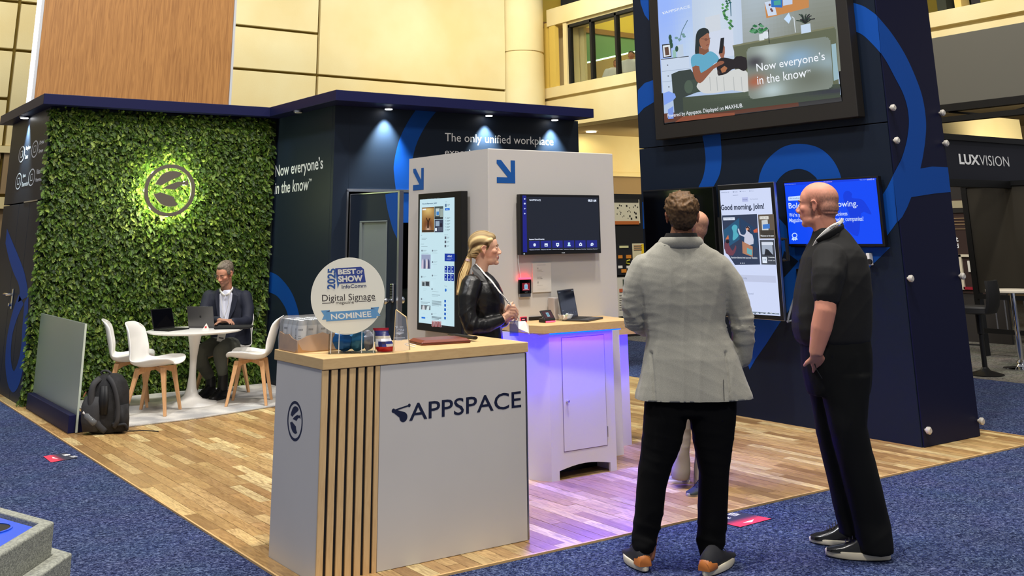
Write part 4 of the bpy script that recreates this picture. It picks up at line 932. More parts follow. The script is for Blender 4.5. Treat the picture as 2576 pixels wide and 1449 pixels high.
# ---- kiosk portrait screen
pA = Plane('X', XK-.085)
def pic_feed(t, R):
    P = Pic(pA, 1020, 370, 2.897); P.quad(*R, (196, 226, 236)); g = (120, 140, 150)
    P.text('APPSPACE', 124, 384, 148, 378, g); 
    for i in range(4): P.text('Home', 160+i*24, 380-i*2, 176+i*24, 374-i*2, g)
    P.text('Good afternoon, John!', 124, 422, 231, 402, (44, 84, 120), .03)
    P.rect(122, 620, 211, 441, (120, 84, 44))
    P.grad([(124, 604), (209, 604), (209, 446), (124, 448)], 12, 16, blobs((150, 104, 50), [(.5, .95, .5, (220, 190, 120)), (.5, .2, .4, (96, 50, 30)), (.5, 0, .2, (210, 180, 160))]))
    P.poly([(160, 590), (162, 545), (150, 515), (156, 515), (166, 540), (178, 515), (183, 518), (172, 548), (172, 590)], (48, 26, 16)); P.rect(126, 460, 152, 450, (230, 232, 230)); P.rect(124, 618, 209, 606, (60, 46, 36))
    P.rect(214, 524, 277, 434, (70, 84, 84)); P.rect(222, 500, 250, 448, (190, 206, 206)); P.rect(228, 495, 246, 470, (60, 130, 200)); P.rect(255, 512, 275, 450, (150, 166, 160)); P.rect(216, 522, 275, 512, (30, 34, 40))
    P.rect(215, 620, 278, 530, (52, 62, 84)); P.rect(222, 575, 250, 540, (150, 170, 190)); P.disc(262, 570, 9, (30, 30, 50), 18); P.rect(218, 612, 232, 590, (226, 236, 246)); P.rect(240, 610, 274, 584, (84, 92, 110))
    def lines(x, y, w, k, dy=8, c=g):
        for i in range(k): P.rect(x, y+i*dy+2, x+w*(.75 if i == k-1 else 1), y+i*dy, c)
    P.text('My day', 290, 402, 306, 396, g); P.rect(291, 436, 303, 414, (90, 120, 150)); lines(308, 418, 20, 2, 8); P.rect(291, 461, 326, 446, (30, 110, 210)); P.text('Book a', 300, 457, 318, 450, (220, 236, 250))
    for i in range(5): lines(304, 512+i*22, 26, 2, 7); P.rect(294, 520+i*22, 299, 510+i*22, (170, 190, 204))
    P.text('Bookmarks', 290, 642, 316, 636, g)
    for i in range(3): P.rect(291, 670+i*30, 303, 652+i*30, (90, 96, 110)); lines(307, 656+i*30, 18, 2, 7)
    P.rect(292, 834, 366, 776, (20, 56, 160)); P.text('APPSPACE', 312, 802, 345, 790, (226, 236, 250), .02); lines(306, 812, 44, 2, 8, (190, 206, 240))
    for r in range(2):
        for c in range(3):
            x = 292+c*25; y = 865+r*59+c*1; P.rect(x, y+50, min(x+20, 364), y, (16, 48, 150)); P.rect(x+4, y+14, x+9, y+8, (220, 230, 250)); P.rect(x+4, y+42, x+14, y+32, (150, 176, 230))
    P.text('Meetings', 292, 1016, 312, 1010, g); P.disc(302, 1042, 7, (40, 110, 200), 12); lines(312, 1034, 44, 2, 9, g)
    for i in range(5): P.rect(292, 1132+i*31, 305, 1112+i*31, (30, 96, 190)); lines(310, 1120+i*31, 24-i*3, 1)
    lines(122, 642, 12, 1); lines(128, 664, 40, 2); lines(122, 706, 30, 1); lines(126, 724, 60, 1)
    # feed columns
    def post(x, y, w): P.disc(x+5, y, 5, (110, 124, 136), 7); lines(x+12, y-4, w*.4, 2, 5)
    post(126, 755, 66); lines(126, 770, 70, 2, 5); P.rect(127, 888, 194, 782, (150, 160, 190))
    for x, c in ((135, (200, 190, 210)), (150, (90, 96, 130)), (166, (214, 206, 214)), (180, (70, 74, 110))): P.poly([(x-8, 886), (x-5, 830), (x, 812), (x+6, 830), (x+8, 886)], c)
    post(204, 755, 70); lines(206, 770, 52, 1); post(204, 838, 70); lines(206, 852, 46, 1); post(204, 936, 70); lines(206, 952, 40, 2, 6)
    post(126, 945, 66); P.rect(131, 1016, 192, 974, (170, 184, 190)); P.rect(136, 1012, 152, 984, (60, 70, 76)); P.rect(160, 1012, 186, 980, (56, 62, 70)); lines(144, 1028, 24, 3, 8)
    post(126, 1106, 66); lines(126, 1128, 66, 2, 8); P.rect(128, 1188, 196, 1148, (96, 104, 112)); P.poly([(135, 1186), (140, 1152), (152, 1152), (156, 1186)], (206, 210, 214)); P.poly([(166, 1186), (172, 1160), (190, 1156), (186, 1186)], (206, 226, 230))
    lines(140, 1196, 20, 3, 8); P.rect(132, 1250, 159, 1235, (30, 110, 214)); lines(166, 1242, 20, 1)
    post(204, 1034, 70); lines(208, 1052, 64, 1); lines(208, 1076, 60, 2, 8, (80, 96, 110)); lines(208, 1122, 70, 5, 8); post(204, 1216, 70); lines(208, 1236, 70, 3, 8); P.rect(208, 1312, 279, 1262, (200, 180, 186))
    for i in range(6): P.poly([(212+i*11, 1310), (210+i*11, 1275), (216+i*11, 1268), (221+i*11, 1310)], (120, 40, 46) if i % 2 else (150, 90, 90))
    P.build('screen_image', t)
screen('portrait_screen', 'tall portrait screen with a news feed on the left side of the white kiosk', pA, [(1050.4, 489), (1158.8, 479.4), (1162, 843.6), (1050.4, 830)], (.030, .045, .095, .055), .06, pic_feed)
# ---- door tablet with red light, printed sign
pT1 = Plane('Y', YK-.03)
def pic_red(t, R):
    P = Pic(pT1, 1280, 640, 6.3, n=.0015); P.rect(208, 568, 335, 455, (120, 16, 34)); P.rect(246, 545, 296, 478, (176, 214, 236)); P.rect(254, 538, 288, 488, (120, 170, 210)); P.rect(252, 472, 286, 464, (214, 170, 180)); P.rect(225, 562, 315, 552, (190, 120, 136)); P.text('Logitech', 252, 602, 296, 590, (150, 150, 154)); P.build('screen_image', t)
rt = screen('room_tablet', 'small black tablet with a red light bar on the kiosk front left of the card', pT1, [(1307, 703), (1337, 703), (1337, 739), (1307, 739)], (.003, .003, .003, .003), .02, pic_red)
c0 = pT1.uv(1308, 703); c1 = pT1.uv(1336, 700)
m_ = MB(); m_.pbox(pT1, c0[0], c0[1]-.001, c1[0], c0[1]+.012, -.02, .0); obj('light_bar', m_, mat('led_red', (255, 40, 60), emit=9), rt)
m_ = MB(); m_.pbox(pT1, c0[0]+.005, pT1.uv(1308, 748)[1], c1[0], pT1.uv(1308, 739)[1], -.03, -.008); obj('bracket', m_, M_steel, rt)
pc = Plane('Y', YK-.012)
sg = thing('info_card', 'white printed info card on the kiosk front between tablet and laptop', 'sign', pc.P(*pc.uv(1363, 736)))
q0 = pc.uv(1341, 736); q1 = pc.uv(1386, 661); m_ = MB(); m_.pbox(pc, q0[0], q0[1], q1[0], q1[1], -.01, 0); obj('card', m_, mat('card_white', (222, 216, 206), rough=.6), sg, bevel=.001)
P = Pic(pc, 1280, 640, 6.3); ik = (96, 92, 90)
P.text('Conference & Meeting', 448, 176, 580, 162, ik); P.disc(460, 220, 8, (170, 166, 160), 14); P.text('Wireless', 450, 254, 520, 242, ik, .02); P.text('Content Player', 450, 276, 542, 264, ik); P.text('Desk Panel', 450, 364, 520, 354, ik, .02); P.text('Room Tablet', 450, 388, 532, 376, ik, .02); P.disc(462, 440, 9, (170, 166, 160), 14); P.text('Room Kiosk', 450, 496, 532, 486, ik); P.text('Appspace devices for every workplace', 454, 544, 612, 534, ik); P.text('powered by appspace', 454, 562, 600, 552, ik)
P.build('lettering', sg, M_print)
# ---- devices under the blue screen
m_ = MB(); c = onX(2030, 622, XT-.12); m_.lathe([(.0, -.0), (.022, .0), (.03, .012), (.03, .03), (.018, .045)], c-np.array([-.045, 0, 0]), 20, axis=(-1, 0, 0)); m_.box((XT-.09, c[1]-.008, c[2]-.01), (XT-.06, c[1]+.008, c[2]+.03))
tag(obj('web_camera', m_, M_blackpl, smooth=True), 'small round black web camera under the bright blue screen', 'camera')
for x, w, lb in ((2026, .016, 'small white sensor box left of the bald man in black'), (2183, .016, 'small white sensor box right of the bald man in black')):
    c = onX(x, 652, XT-.05); m_ = MB(); m_.box((XT-.05, c[1]-w, c[2]-.05), (XT-.0, c[1]+w, c[2]+.05)); t = obj('sensor_box', m_, M_wplastic, bevel=.004); tag(t, lb, 'sensor')
    m_ = MB(); m_.tube([(XT-.05, c[1]+.02*(1 if x < 2100 else -1), c[2]-.02), (XT-.08, c[1]+.03*(1 if x < 2100 else -1), c[2]-.02)], .022, 12); o2 = obj('lens', m_, M_black, t)
    o2.parent = t
c = onX(2013, 700, XT-.04); m_ = MB(); m_.box((XT-.03, c[1]-.07, c[2]-.05), (XT, c[1]+.05, c[2]+.08)); tag(obj('control_tablet', m_, M_blackpl, bevel=.004), 'small dark control tablet on the tower beside the chest of the bald man', 'tablet')
m_ = MB(); c = onX(1993, 770, XT-.05); m_.tube([onX(2003, 735, XT-.06), onX(1990, 775, XT-.08), onX(1981, 810, XT-.10)], .010, 6); m_.tube([onX(1981, 810, XT-.10), onX(1992, 806, XT-.01)], .008, 6); m_.tube([onX(2003, 735, XT-.06), onX(2003, 735, XT-.002)], .008, 6); tag(obj('phone_holder', m_, mat('clear_edge', (150, 160, 170), rough=.2), smooth=True), 'thin clear leaflet holder edge on the tower left of the bald man', 'holder')
# ================================================================== seating corner
rug_pts = [(2.95, 10.40), (3.70, 10.45), (4.53, 10.66), (5.15, 10.84), (5.15, 12.32), (2.95, 12.32)]
m_ = MB(); m_.prism([(x, y, .008) for x, y in rug_pts], (0, 0, .014))
rug = obj('rug', m_, mat('rug_cream', (214, 210, 202), rough=.95, vary=(2.2, (166, 164, 162), 3.0), bump=(160, .8, .01)), bevel=.004); tag(rug, 'cream and grey marbled rug under the round white table', 'rug')
# table
TC = (3.92, 11.33, .022)
tb = thing('tulip_table', 'round white tulip table on a flared pedestal in front of the living wall', 'table', TC)
m_ = MB(); m_.lathe([(.27, 0), (.268, .008), (.20, .022), (.12, .045), (.075, .085), (.05, .15), (.037, .26), (.034, .36), (.038, .46), (.05, .56), (.064, .64), (.078, .70)], TC, 40); obj('pedestal', m_, M_wplastic, tb, smooth=60)
m_ = MB(); m_.lathe([(.40, .690), (.47, .700), (.487, .712), (.487, .718), (.47, .722)], TC, 64); obj('tabletop', m_, M_wplastic, tb, smooth=30)
# chairs
def chair_shell():
    prof = smooth_open([(.235, .452), (.20, .462), (.11, .447), (-.02, .432), (-.12, .438), (-.185, .478), (-.215, .56), (-.245, .68), (-.275, .79), (-.315, .850)], 3)
    wid = np.interp(np.linspace(0, 1, len(prof)), [0, .08, .2, .45, .6, .75, .9, 1], [.17, .21, .235, .245, .24, .222, .20, .15])
    n = 15; V = []; F = []
    for i, (p, w) in enumerate(zip(prof, wid)):
        t = i/(len(prof)-1)
        seat = max(0, 1-abs(t-.28)/.35); back = max(0, min(1, (t-.5)/.2))
        for j in range(n):
            s = -1+2*j/(n-1); a = abs(s)**2.6
            x = w*math.sin(s*PI/2*.94)/math.sin(PI/2*.94)
            y = p[0]+back*.055*a; z = p[1]+(.055*seat+.03*(1-back))*a
            if t > .8: z -= .03*(abs(s)**3)*((t-.8)/.2)
            V.append((x, y, z))
    for i in range(len(prof)-1):
        for j in range(n-1): a = i*n+j; F.append((a, a+1, a+n+1, a+n))
    return V, F
def make_chair(label, loc, ang):
    t = thing('shell_chair', label, 'chair', loc, ang-PI/2, 'white shell chairs round the tulip table')
    m_ = MB(); V, F = chair_shell(); m_.add(V, F); s_ = obj('shell', m_, M_wplastic, t, smooth='all', local=True)
    md = s_.modifiers.new('thickness', 'SOLIDIFY'); md.thickness = .011; md.offset = 0; ms = s_.modifiers.new('sub', 'SUBSURF'); ms.levels = 1; ms.render_levels = 1
    m_ = MB(); pad = [(.15*math.cos(a)*(1.12 if k % 2 else 1.12), .02+.155*math.sin(a)) for k, a in enumerate(np.linspace(0, 2*PI, 25)[:-1])]
    m_.rings([[(x*f, (y-.02)*f+.02, z+abs(x*f)**2*.5) for x, y in pad] for f, z in ((.9, .446), (1.0, .455), (1.0, .466), (.9, .476), (.5, .479))]); obj('cushion', m_, mat('cushion_cream', (222, 218, 208), rough=.7), t, smooth='all', local=True)
    M_beech = wood_mat('beech', .45, (12, 12, 1.5), (176, 122, 80), attr=False, rgb=(214, 166, 118), amt=.35, gs=6) if 'beech' not in bpy.data.materials else bpy.data.materials['beech']
    for sx in (-1, 1):
        for sy in (-1, 1):
            m_ = MB(); tx, ty, bx, by = sx*.135, sy*.125, sx*.205, sy*.20
            R = []
            for z, cx, cy, h, ro in ((0, bx, by, .0135, 0), (.28, bx+(tx-bx)*.66, by+(ty-by)*.66, .019, 0), (.40, tx+(bx-tx)*.06, ty+(by-ty)*.06, .024, 0), (.425, tx, ty, .023, 0)):
                R.append([(cx-h, cy-h, z), (cx+h, cy-h, z), (cx+h, cy+h, z), (cx-h, cy+h, z)])
            m_.rings(R); obj('leg', m_, M_beech, t, bevel=.004, local=True)
    for (a, b) in (((-.135, -.125), (.135, .125)), ((-.135, .125), (.135, -.125))):
        m_ = MB(); d = nrm([b[0]-a[0], b[1]-a[1], 0]); q = np.array([-d[1], d[0], 0])*.011
        A = np.array([a[0], a[1], 0.]); B = np.array([b[0], b[1], 0.]); Mi = (A+B)/2
        prof = [(A, .36, .425), (A+(B-A)*.2, .385, .425), (Mi, .40, .43), (A+(B-A)*.8, .385, .425), (B, .36, .425)]
        m_.rings([[P_-q+[0, 0, z0], P_+q+[0, 0, z0], P_+q+[0, 0, z1], P_-q+[0, 0, z1]] for P_, z0, z1 in prof]); obj('cross_rail', m_, M_beech, t, local=True)
    return t
R_ = math.radians
make_chair('white shell chair nearest the backpack, back turned to the left', (3.43, 10.99, .022), R_(-38))
make_chair('white shell chair furthest left, half hidden behind another chair', (3.36, 11.62, .022), R_(-18))
make_chair('white shell chair on the right of the table facing left', (4.415, 10.985, .022), R_(150))
make_chair('white shell chair the seated man in the navy jacket sits on', (4.43, 11.82, .022), R_(-152))
# laptops on the table
M_lapk = mat('laptop_black', (18, 18, 19), rough=.4); M_lapg = mat('laptop_grey', (88, 86, 86), rough=.38, metal=.5)
def laptop(name, label, c, ang, w, d, open_deg, m, scr=None, keys=True, lid_t=.006):
    """c: centre of base on the table, ang: direction the user looks (towards the screen)"""
    t = thing(name, label, 'laptop', c, ang-PI/2)
    m_ = MB(); m_.box((-w/2, -d/2, 0), (w/2, d/2, .014)); b = obj('base', m_, m, t, bevel=.004, local=True)
    m_ = MB(); m_.box((-w*.42, -d*.12, .014), (w*.42, d*.38, .0155)); obj('keyboard', m_, M_black, t, local=True)
    m_ = MB(); m_.box((-w*.16, -d*.42, .014), (w*.16, -d*.16, .0148)); obj('touchpad', m_, m, t, local=True)
    a = math.radians(open_deg); U = np.array([1., 0, 0]); V = np.array([0, math.cos(PI-a), math.sin(PI-a)]); N = np.cross(U, V)
    pl = PlaneG((0, d/2-.004, .014), U, V)
    m_ = MB(); m_.pbox(pl, -w/2, 0, w/2, d*.98, -lid_t, 0); lid = obj('lid', m_, m, t, bevel=.002, local=True)
    m_ = MB(); m_.pbox(pl, -w/2+.008, .012, w/2-.008, d*.98-.008, 0, .0008); so = obj('screen', m_, scr or M_blackgl, lid, local=True)
    return t, lid, pl
t1, lid1, _ = laptop('laptop', 'open black laptop on the left of the white table', (3.70, 11.42, .744), R_(118), .30, .21, 108, M_lapk)
t2, lid2, plx = laptop('laptop', 'grey laptop with its lid back towards the camera, in front of the seated man', (4.11, 11.52, .744), R_(-140), .31, .22, 106, M_lapg)
m_ = MB(); m_.flat(plx, [(.012*math.cos(a)*(1.0+.08*math.sin(2*a)), .108+.013*math.sin(a)) for a in np.linspace(0, 2*PI, 15)[:-1]], None, -.0068); m_.flat(plx, [(.001, .123), (.006, .130), (.007, .126), (.003, .122)], None, -.0068); obj('lid_emblem', m_, M_black, lid2, local=True)
m_ = MB(); P0 = [(-.17, -.12), (.16, -.12), (.19, -.09), (.19, .10), (.15, .13), (-.15, .12), (-.18, .08)]
m_.rings([[(x*f, y*f, z) for x, y in P0] for f, z in ((.95, 0), (1, .006), (1, .018), (.93, .026), (.5, .029))])
t = thing('laptop_sleeve', 'flat black laptop sleeve at the right rim of the white table', 'sleeve', (4.27, 11.17, .7445), R_(-35)); obj('sleeve', m_, mat('black_cloth', (20, 20, 22), rough=.85), t, local=True, smooth=True)
m_ = MB(); m_.prism([(0, 0, 0), (.07, 0, 0), (.035, .012, .06)], (0, .03, 0)); t = thing('tent_card', 'tiny white tent card with a red spot between the two laptops', 'card', (3.955, 11.22, .7445), R_(-30)); obj('card', m_, mat('card_white', (222, 216, 206)), t, local=True)
m_ = MB(); m_.box((.025, -.001, .018), (.045, .0, .034)); obj('red_spot', m_, mat('label_red', (190, 40, 50)), t, local=True)

# ================================================================== items on the reception counter
M_card = mat('cardboard', (190, 144, 92), rough=.85, vary=(9, (160, 120, 80), 1.5))
tr = thing('drinks_tray', 'torn cardboard tray holding clear-wrapped silver cans on the counter', 'tray', (2.63, 5.72, QZ))
m_ = MB(); x0, x1, y0, y1 = 2.515, 2.765, 5.605, 5.85
def wallstrip(pts, h, th=.004):
    for (a, ha), (b, hb) in zip(zip(pts[:-1], h[:-1]), zip(pts[1:], h[1:])):
        a = np.array([*a, QZ+.001]); b = np.array([*b, QZ+.001]); d = nrm(b-a); q = np.array([d[1], -d[0], 0])*th
        m_.add([a, b, b+[0, 0, hb], a+[0, 0, ha], a+q, b+q, b+q+[0, 0, hb], a+q+[0, 0, ha]], [(0, 1, 2, 3), (7, 6, 5, 4), (0, 4, 5, 1), (3, 2, 6, 7), (0, 3, 7, 4), (1, 5, 6, 2)])
wallstrip([(x0, y1), (x0, 5.78), (x0, 5.72), (x0, 5.67), (x0, y0)], [.095, .085, .09, .07, .062]); wallstrip([(x0, y0), (2.57, y0), (2.62, y0), (2.66, y0), (2.70, y0), (x1, y0)], [.062, .085, .09, .098, .085, .10]); wallstrip([(x1, y0), (x1, y1)], [.10, .09]); wallstrip([(x1, y1), (x0, y1)], [.09, .095])
m_.box((x0, y0, QZ+.0005), (x1, y1, QZ+.004)); tray = obj('tray', m_, M_card, tr)
m_ = MB(); m_.box((x0-.0015, y0+.04, QZ+.01), (x0-.0005, y0+.14, QZ+.05)); obj('printed_label', m_, mat('kraft_print', (140, 112, 84), rough=.8), tr)
m_ = MB()
FILM = [(2.51, 5.60), (2.64, 5.598), (2.77, 5.60), (2.772, 5.72), (2.77, 5.856), (2.64, 5.858), (2.51, 5.856), (2.508, 5.72)]
rr = random.Random(2)
m_.rings([[(2.64+(x-2.64)*f+rr.uniform(-.003, .003), 5.73+(y-5.73)*f+rr.uniform(-.003, .003), QZ+z+rr.uniform(-.002, .004)) for x, y in FILM] for f, z in ((1.0, .004), (1.01, .06), (1.0, .11), (.96, .168), (.80, .178))], cap=True)
film = obj('shrink_film', m_, mat('clear_film', (225, 228, 230), rough=.12, alpha=.22, spec=.9), tr, smooth=True)
M_can = mat('can_silver', (176, 180, 184), rough=.32, metal=.7); M_canl = mat('can_label', (196, 200, 204), rough=.4)
can0 = None
for i in range(4):
    for j in range(4):
        cx, cy = x0+.034+i*.0605, y0+.034+j*.0595
        lb = 'silver drinks can in the wrapped tray, %s row from the camera, %s from the left' % (('front', 'second', 'third', 'back')[j], ('first', 'second', 'third', 'fourth')[i])
        if can0 is None:
            can0 = thing('drinks_can', lb, 'can', (cx, cy, QZ+.0045), 0, 'drinks cans in the wrapped tray')
            m_ = MB(); m_.lathe([(.024, 0), (.0285, .006), (.0285, .142), (.024, .156), (.0235, .160), (.021, .157)], (0, 0, 0), 20); b = obj('body', m_, M_can, can0, smooth=True, local=True)
            m_ = MB(); m_.lathe([(.0288, .02), (.0288, .135)], (0, 0, 0), 20, cap=False); lo = obj('paper_label', m_, M_canl, can0, smooth=True, local=True)
            m_ = MB()
            for z, hh, w in ((.108, .010, 1.0), (.078, .005, .6), (.066, .005, .7), (.054, .006, .5)):
                for q in range(7):
                    a0 = -2.6+q*.13*w+.0; m_.add([(.0292*math.cos(a), .0292*math.sin(a), zz) for a, zz in ((a0, z), (a0+.09*w, z), (a0+.09*w, z+hh), (a0, z+hh))], [(0, 1, 2, 3)])
            obj('lettering', m_, mat('label_grey_ink', (84, 88, 96), rough=.5), can0, local=True)
            m_ = MB(); m_.box((-.008, -.004, .1575), (.008, .008, .159)); obj('tab', m_, M_steel, can0, local=True)
        else:
            c = copy_tree(can0); c.location = (cx, cy, QZ+.0045); c.rotation_euler = (0, 0, rr.uniform(-.4, .8)); c['label'] = lb
# round award sign in an acrylic box
sa = R_(-31); Us = np.array([math.cos(sa), math.sin(sa), 0]); Ns = np.array([Us[1], -Us[0], 0])  # faces the camera
bo = onZ(826, 891, QZ+.001)
pb = PlaneG(bo, Us, (0, 0, 1))
M_acr = mat('acrylic', (236, 240, 242), rough=.04, trans=1., ior=1.15, spec=.4)
ab = thing('acrylic_box', 'clear acrylic box holding blue snack bags below the round sign', 'box', bo)
BW, BH, BD = .252, .104, .13
for k, (u0, v0, u1, v1, n0, n1) in enumerate(((0, 0, BW, BH, -.003, 0), (0, 0, BW, BH, -BD, -BD+.003), (0, 0, .003, BH, -BD+.003, -.003), (BW-.003, 0, BW, BH, -BD+.003, -.003), (.003, 0, BW-.003, .003, -BD+.003, -.003), (BW*.47, .003, BW*.47+.003, BH*.6, -BD+.003, -.003))):
    m_ = MB(); m_.pbox(pb, u0, v0, u1, v1, n0, n1); obj('acrylic_side', m_, M_acr, ab)
for u in (.012, .055, BW-.075, BW-.012):
    m_ = MB(); m_.tube([pb.P(u, .003, .0015), pb.P(u, BH+.012, .0015)], .0022, 6); obj('edge_rod', m_, mat('acrylic_edge', (214, 218, 222), rough=.1, spec=.8), ab)
def crumple(mb_, c, ax, r, seed, seg=14, amp=.18, col=None):
    k0 = mb_.n; mb_.ell(c, r, seg, ax, col); v = mb_.v[-1]; c = np.array(c)
    for i in range(len(v)):
        q = Vector((v[i]-c)*45)+Vector((seed*3.1, seed, 0)); v[i] = c+(v[i]-c)*(1+amp*mnoise.noise(q)*2)
AX = np.array([Us, -Ns, [0, 0, 1]])
for k, (u, v, n, r, col, lb) in enumerate(((.075, .045, -.07, (.06, .03, .05), (24, 92, 160), 'crinkled bright blue snack bag at the left in the acrylic box'), (.15, .05, -.065, (.045, .03, .055), (38, 108, 150), 'teal blue snack bag in the middle of the acrylic box'), (.205, .048, -.07, (.035, .028, .05), (150, 150, 160), 'silver snack bag at the right inside the acrylic box'))):
    m_ = MB(); crumple(m_, pb.P(u, v+.012, n), AX, r, k+3, 16, .2); o = obj('snack_bag', m_, mat('foil_%d' % k, col, rough=.25, metal=.35), smooth=25); tag(o, lb, 'snack bag')
m_ = MB(); c = pb.P(.305, .062, -.06)
V = []; F = []
n1, n2 = 10, 12; prf = [(.045, .012), (.05, .022), (.052, .03), (.05, .032), (.045, .03), (.043, .026), (.041, .02), (.036, .012), (.04, .004), (.044, .003)]
R = []
for i, (w, d) in enumerate(prf):
    z = -.06+.122*i/(len(prf)-1); tl = (z+.06)*.25
    R.append([c+Us*(w*math.cos(2*PI*k/14)-tl)-Ns*(d*math.sin(2*PI*k/14))*(1+.2*math.sin(i*3+k*2))+np.array([0, 0, z]) for k in range(14)])
m_.rings(R); cols = [(170, 20, 36), (180, 24, 40), (236, 236, 240), (28, 40, 110), (226, 226, 232), (190, 180, 160), (30, 36, 96), (30, 36, 96), (150, 24, 40), (150, 24, 40)]
fi = 0
for i in range(len(R)-1):
    for k in range(14):
        cc = cols[i]
        if cc == (236, 236, 240) and k in (9, 10): cc = (28, 40, 120)
        if cc == (28, 40, 110) and k in (7, 8): cc = (236, 236, 240)
        m_.c[fi] = cc; fi += 1
m_.c[-1] = m_.c[-2] = (150, 24, 40)
tag(obj('snack_bag', m_, mat('foil_print', (255, 255, 255), rough=.3, attr=True), smooth=30), 'red, white and navy snack bag standing right of the acrylic box', 'snack bag')
# disc sign
pd = PlaneG(pb.P(0, 0, -.02), Us, (0, 0, 1)); dc = pd.uv(875, 744); DR = abs(pd.uv(875, 648)[1]-pd.uv(875, 842)[1])/2
ds = thing('award_sign', 'round cream award sign reading NOMINEE standing on the counter', 'sign', pd.P(dc[0], dc[1]-DR))
m_ = MB(); disc_prism(m_, pd, dc, DR, -.006, .0, 72); obj('board', m_, mat('sign_cream', (250, 246, 226), rough=.5), ds, smooth=30)
P = Pic(pd, 680, 620, 4.997, n=.0008)
P.poly([(815, 275), (1140, 255), (1176, 285), (1200, 450), (868, 468), (848, 528)], (56, 74, 148)); P.poly([(815, 275), (868, 468), (848, 528)], (64, 110, 176))
wt = (238, 234, 220)
P.qtext('BEST', (852, 355), (1080, 345), (848, 288), wt, .045); P.qtext('OF', (1086, 345), (1164, 340), (1084, 302), wt, .02); P.qtext('SHOW', (856, 452), (1166, 438), (850, 372), wt, .045)
P.qtext('InfoComm', (900, 530), (1206, 514), (898, 482), (58, 68, 110), .015)
# 2025 upright
P.up(); A_ = pd.uv(680+822/4.997, 620+535/4.997); B_ = pd.uv(680+712/4.997, 620+278/4.997); fit_text(P.mb, pd, '2025', B_[0]+.004, A_[1], A_[0]-.002, B_[1], (58, 96, 160), P.n, .03, rot=True)
ink = (66, 58, 56)
P.build('lettering', ds, M_print); P = Pic(pd, 680, 620, 4.997, n=.0008)
P.qtext('Digital Signage', (654, 718), (1320, 690), (650, 608), ink, .0)
P.line([(652, 714), (760, 710)], 7, ink); P.line([(1112, 690), (1212, 685)], 7, ink); P.line([(1280, 678), (1330, 673)], 7, ink); P.qtext('magazine', (828, 738), (1052, 728), (826, 690), ink)
P.build('lettering', ds, M_print); P = Pic(pd, 680, 620, 4.997, n=.0008)
P.poly([(636, 806), (748, 800), (748, 925), (700, 918), (650, 922), (676, 866)], (110, 164, 208)); P.poly([(1264, 768), (1368, 758), (1350, 820), (1386, 872), (1290, 880)], (110, 164, 208)); P.poly([(696, 826), (748, 800), (746, 824)], (70, 96, 130)); P.poly([(1264, 770), (1318, 784), (1266, 800)], (70, 96, 130))
P.poly([(700, 826), (1332, 784), (1335, 898), (704, 942)], (104, 160, 206)); P.qtext('NOMINEE', (766, 920), (1272, 884), (760, 848), (244, 242, 232), .02)
P.build('lettering', ds, M_print)
# wedge award frame
aw = thing('award_trophy', 'slanted clear glass award with gold edge right of the snack bag', 'award', onZ(1008, 884, QZ+.001))
pa = PlaneG(onZ(988, 886, QZ+.001), Us, (0, 0, 1)); g = [pa.uv(*p) for p in ((989, 885), (996, 779), (1022, 798), (1031, 880))]
M_gold = mat('gold_edge', (226, 196, 140), rough=.2, spec=.8)
for a, b in ((0, 1), (1, 2), (2, 3), (3, 0)):
    m_ = MB(); A_, B_ = pa.P(*g[a]), pa.P(*g[b]); w = .0035 if a != 3 else .001; m_.tube([A_, B_], w, 4); obj('edge', m_, M_gold, aw)
m_ = MB(); m_.prism([pa.P(u, v, -.006) for u, v in g][::-1], pa.N*.012); obj('glass', m_, mat('award_glass', (200, 206, 220), rough=.05, alpha=.18, spec=.8), aw)
P = Pic(pa, 940, 740, 8.587, n=.007); wp = (214, 218, 226)
P.rect(524, 800, 650, 750, wp); P.text('MVP', 534, 792, 642, 757, (70, 74, 90), .03); P.poly([(470, 840), (520, 820), (640, 825), (662, 838), (600, 850), (560, 878)], wp); P.poly([(480, 690), (500, 700), (515, 670), (512, 705), (545, 710), (505, 720), (480, 760), (490, 715), (460, 700)], wp)
P.rect(562, 715, 640, 700, wp); P.rect(440, 950, 680, 936, wp); P.rect(500, 996, 620, 982, wp); P.build('lettering', aw, M_print)
# folder, clutch, cable
ft = thing('leather_folder', 'closed brown leather folder lying on the counter', 'folder', onZ(1105, 860, QZ))
c = onZ(1106, 862, QZ+.001); m_ = MB(); U1 = nrm([1, -.16, 0]); V1 = np.array([-U1[1], U1[0], 0]); w, d = .155, .105
def rect3(f, z, w_=w, d_=d): return [c+U1*(sx*w_*f)+V1*(sy*d_*f)+np.array([0, 0, z]) for sx, sy in ((-1, -1), (1, -1), (1, 1), (-1, 1))]
m_.rings([rect3(.99, .0), rect3(1.0, .006), rect3(1.0, .014), rect3(.86, .026)]); obj('cover', m_, mat('brown_leather', (112, 52, 34), rough=.35, bump=(90, .15, .002)), ft, bevel=.004, seg=3)
m_ = MB(); m_.rings([rect3(1.006, .007), rect3(1.006, .011)]); obj('page_block', m_, mat('dark_pages', (70, 36, 28), rough=.7), ft)
m_ = MB(); p0 = onZ(1128, 842, QZ+.02); p1 = onZ(1196, 850, QZ+.02); m_.tube([p0, p0*.7+p1*.3, p1], [.006, .02, .018], 10, rb=[.006, .012, .010]); tag(obj('sunglasses_case', m_, M_blackpl, smooth=True), 'slim black case behind the brown folder on the counter', 'case')
m_ = MB(); m_.tube([onZ(1018, 866, QZ+.003), onZ(1028, 863, QZ+.003), onZ(1036, 866, QZ+.003), onZ(1046, 868, QZ+.003)], .003, 6); m_.tube([onZ(1022, 868, QZ+.003), onZ(1034, 871, QZ+.003), onZ(1044, 873, QZ+.003)], .003, 6); tag(obj('cable', m_, M_wplastic, smooth=True), 'short white cable left of the brown folder on the counter', 'cable')

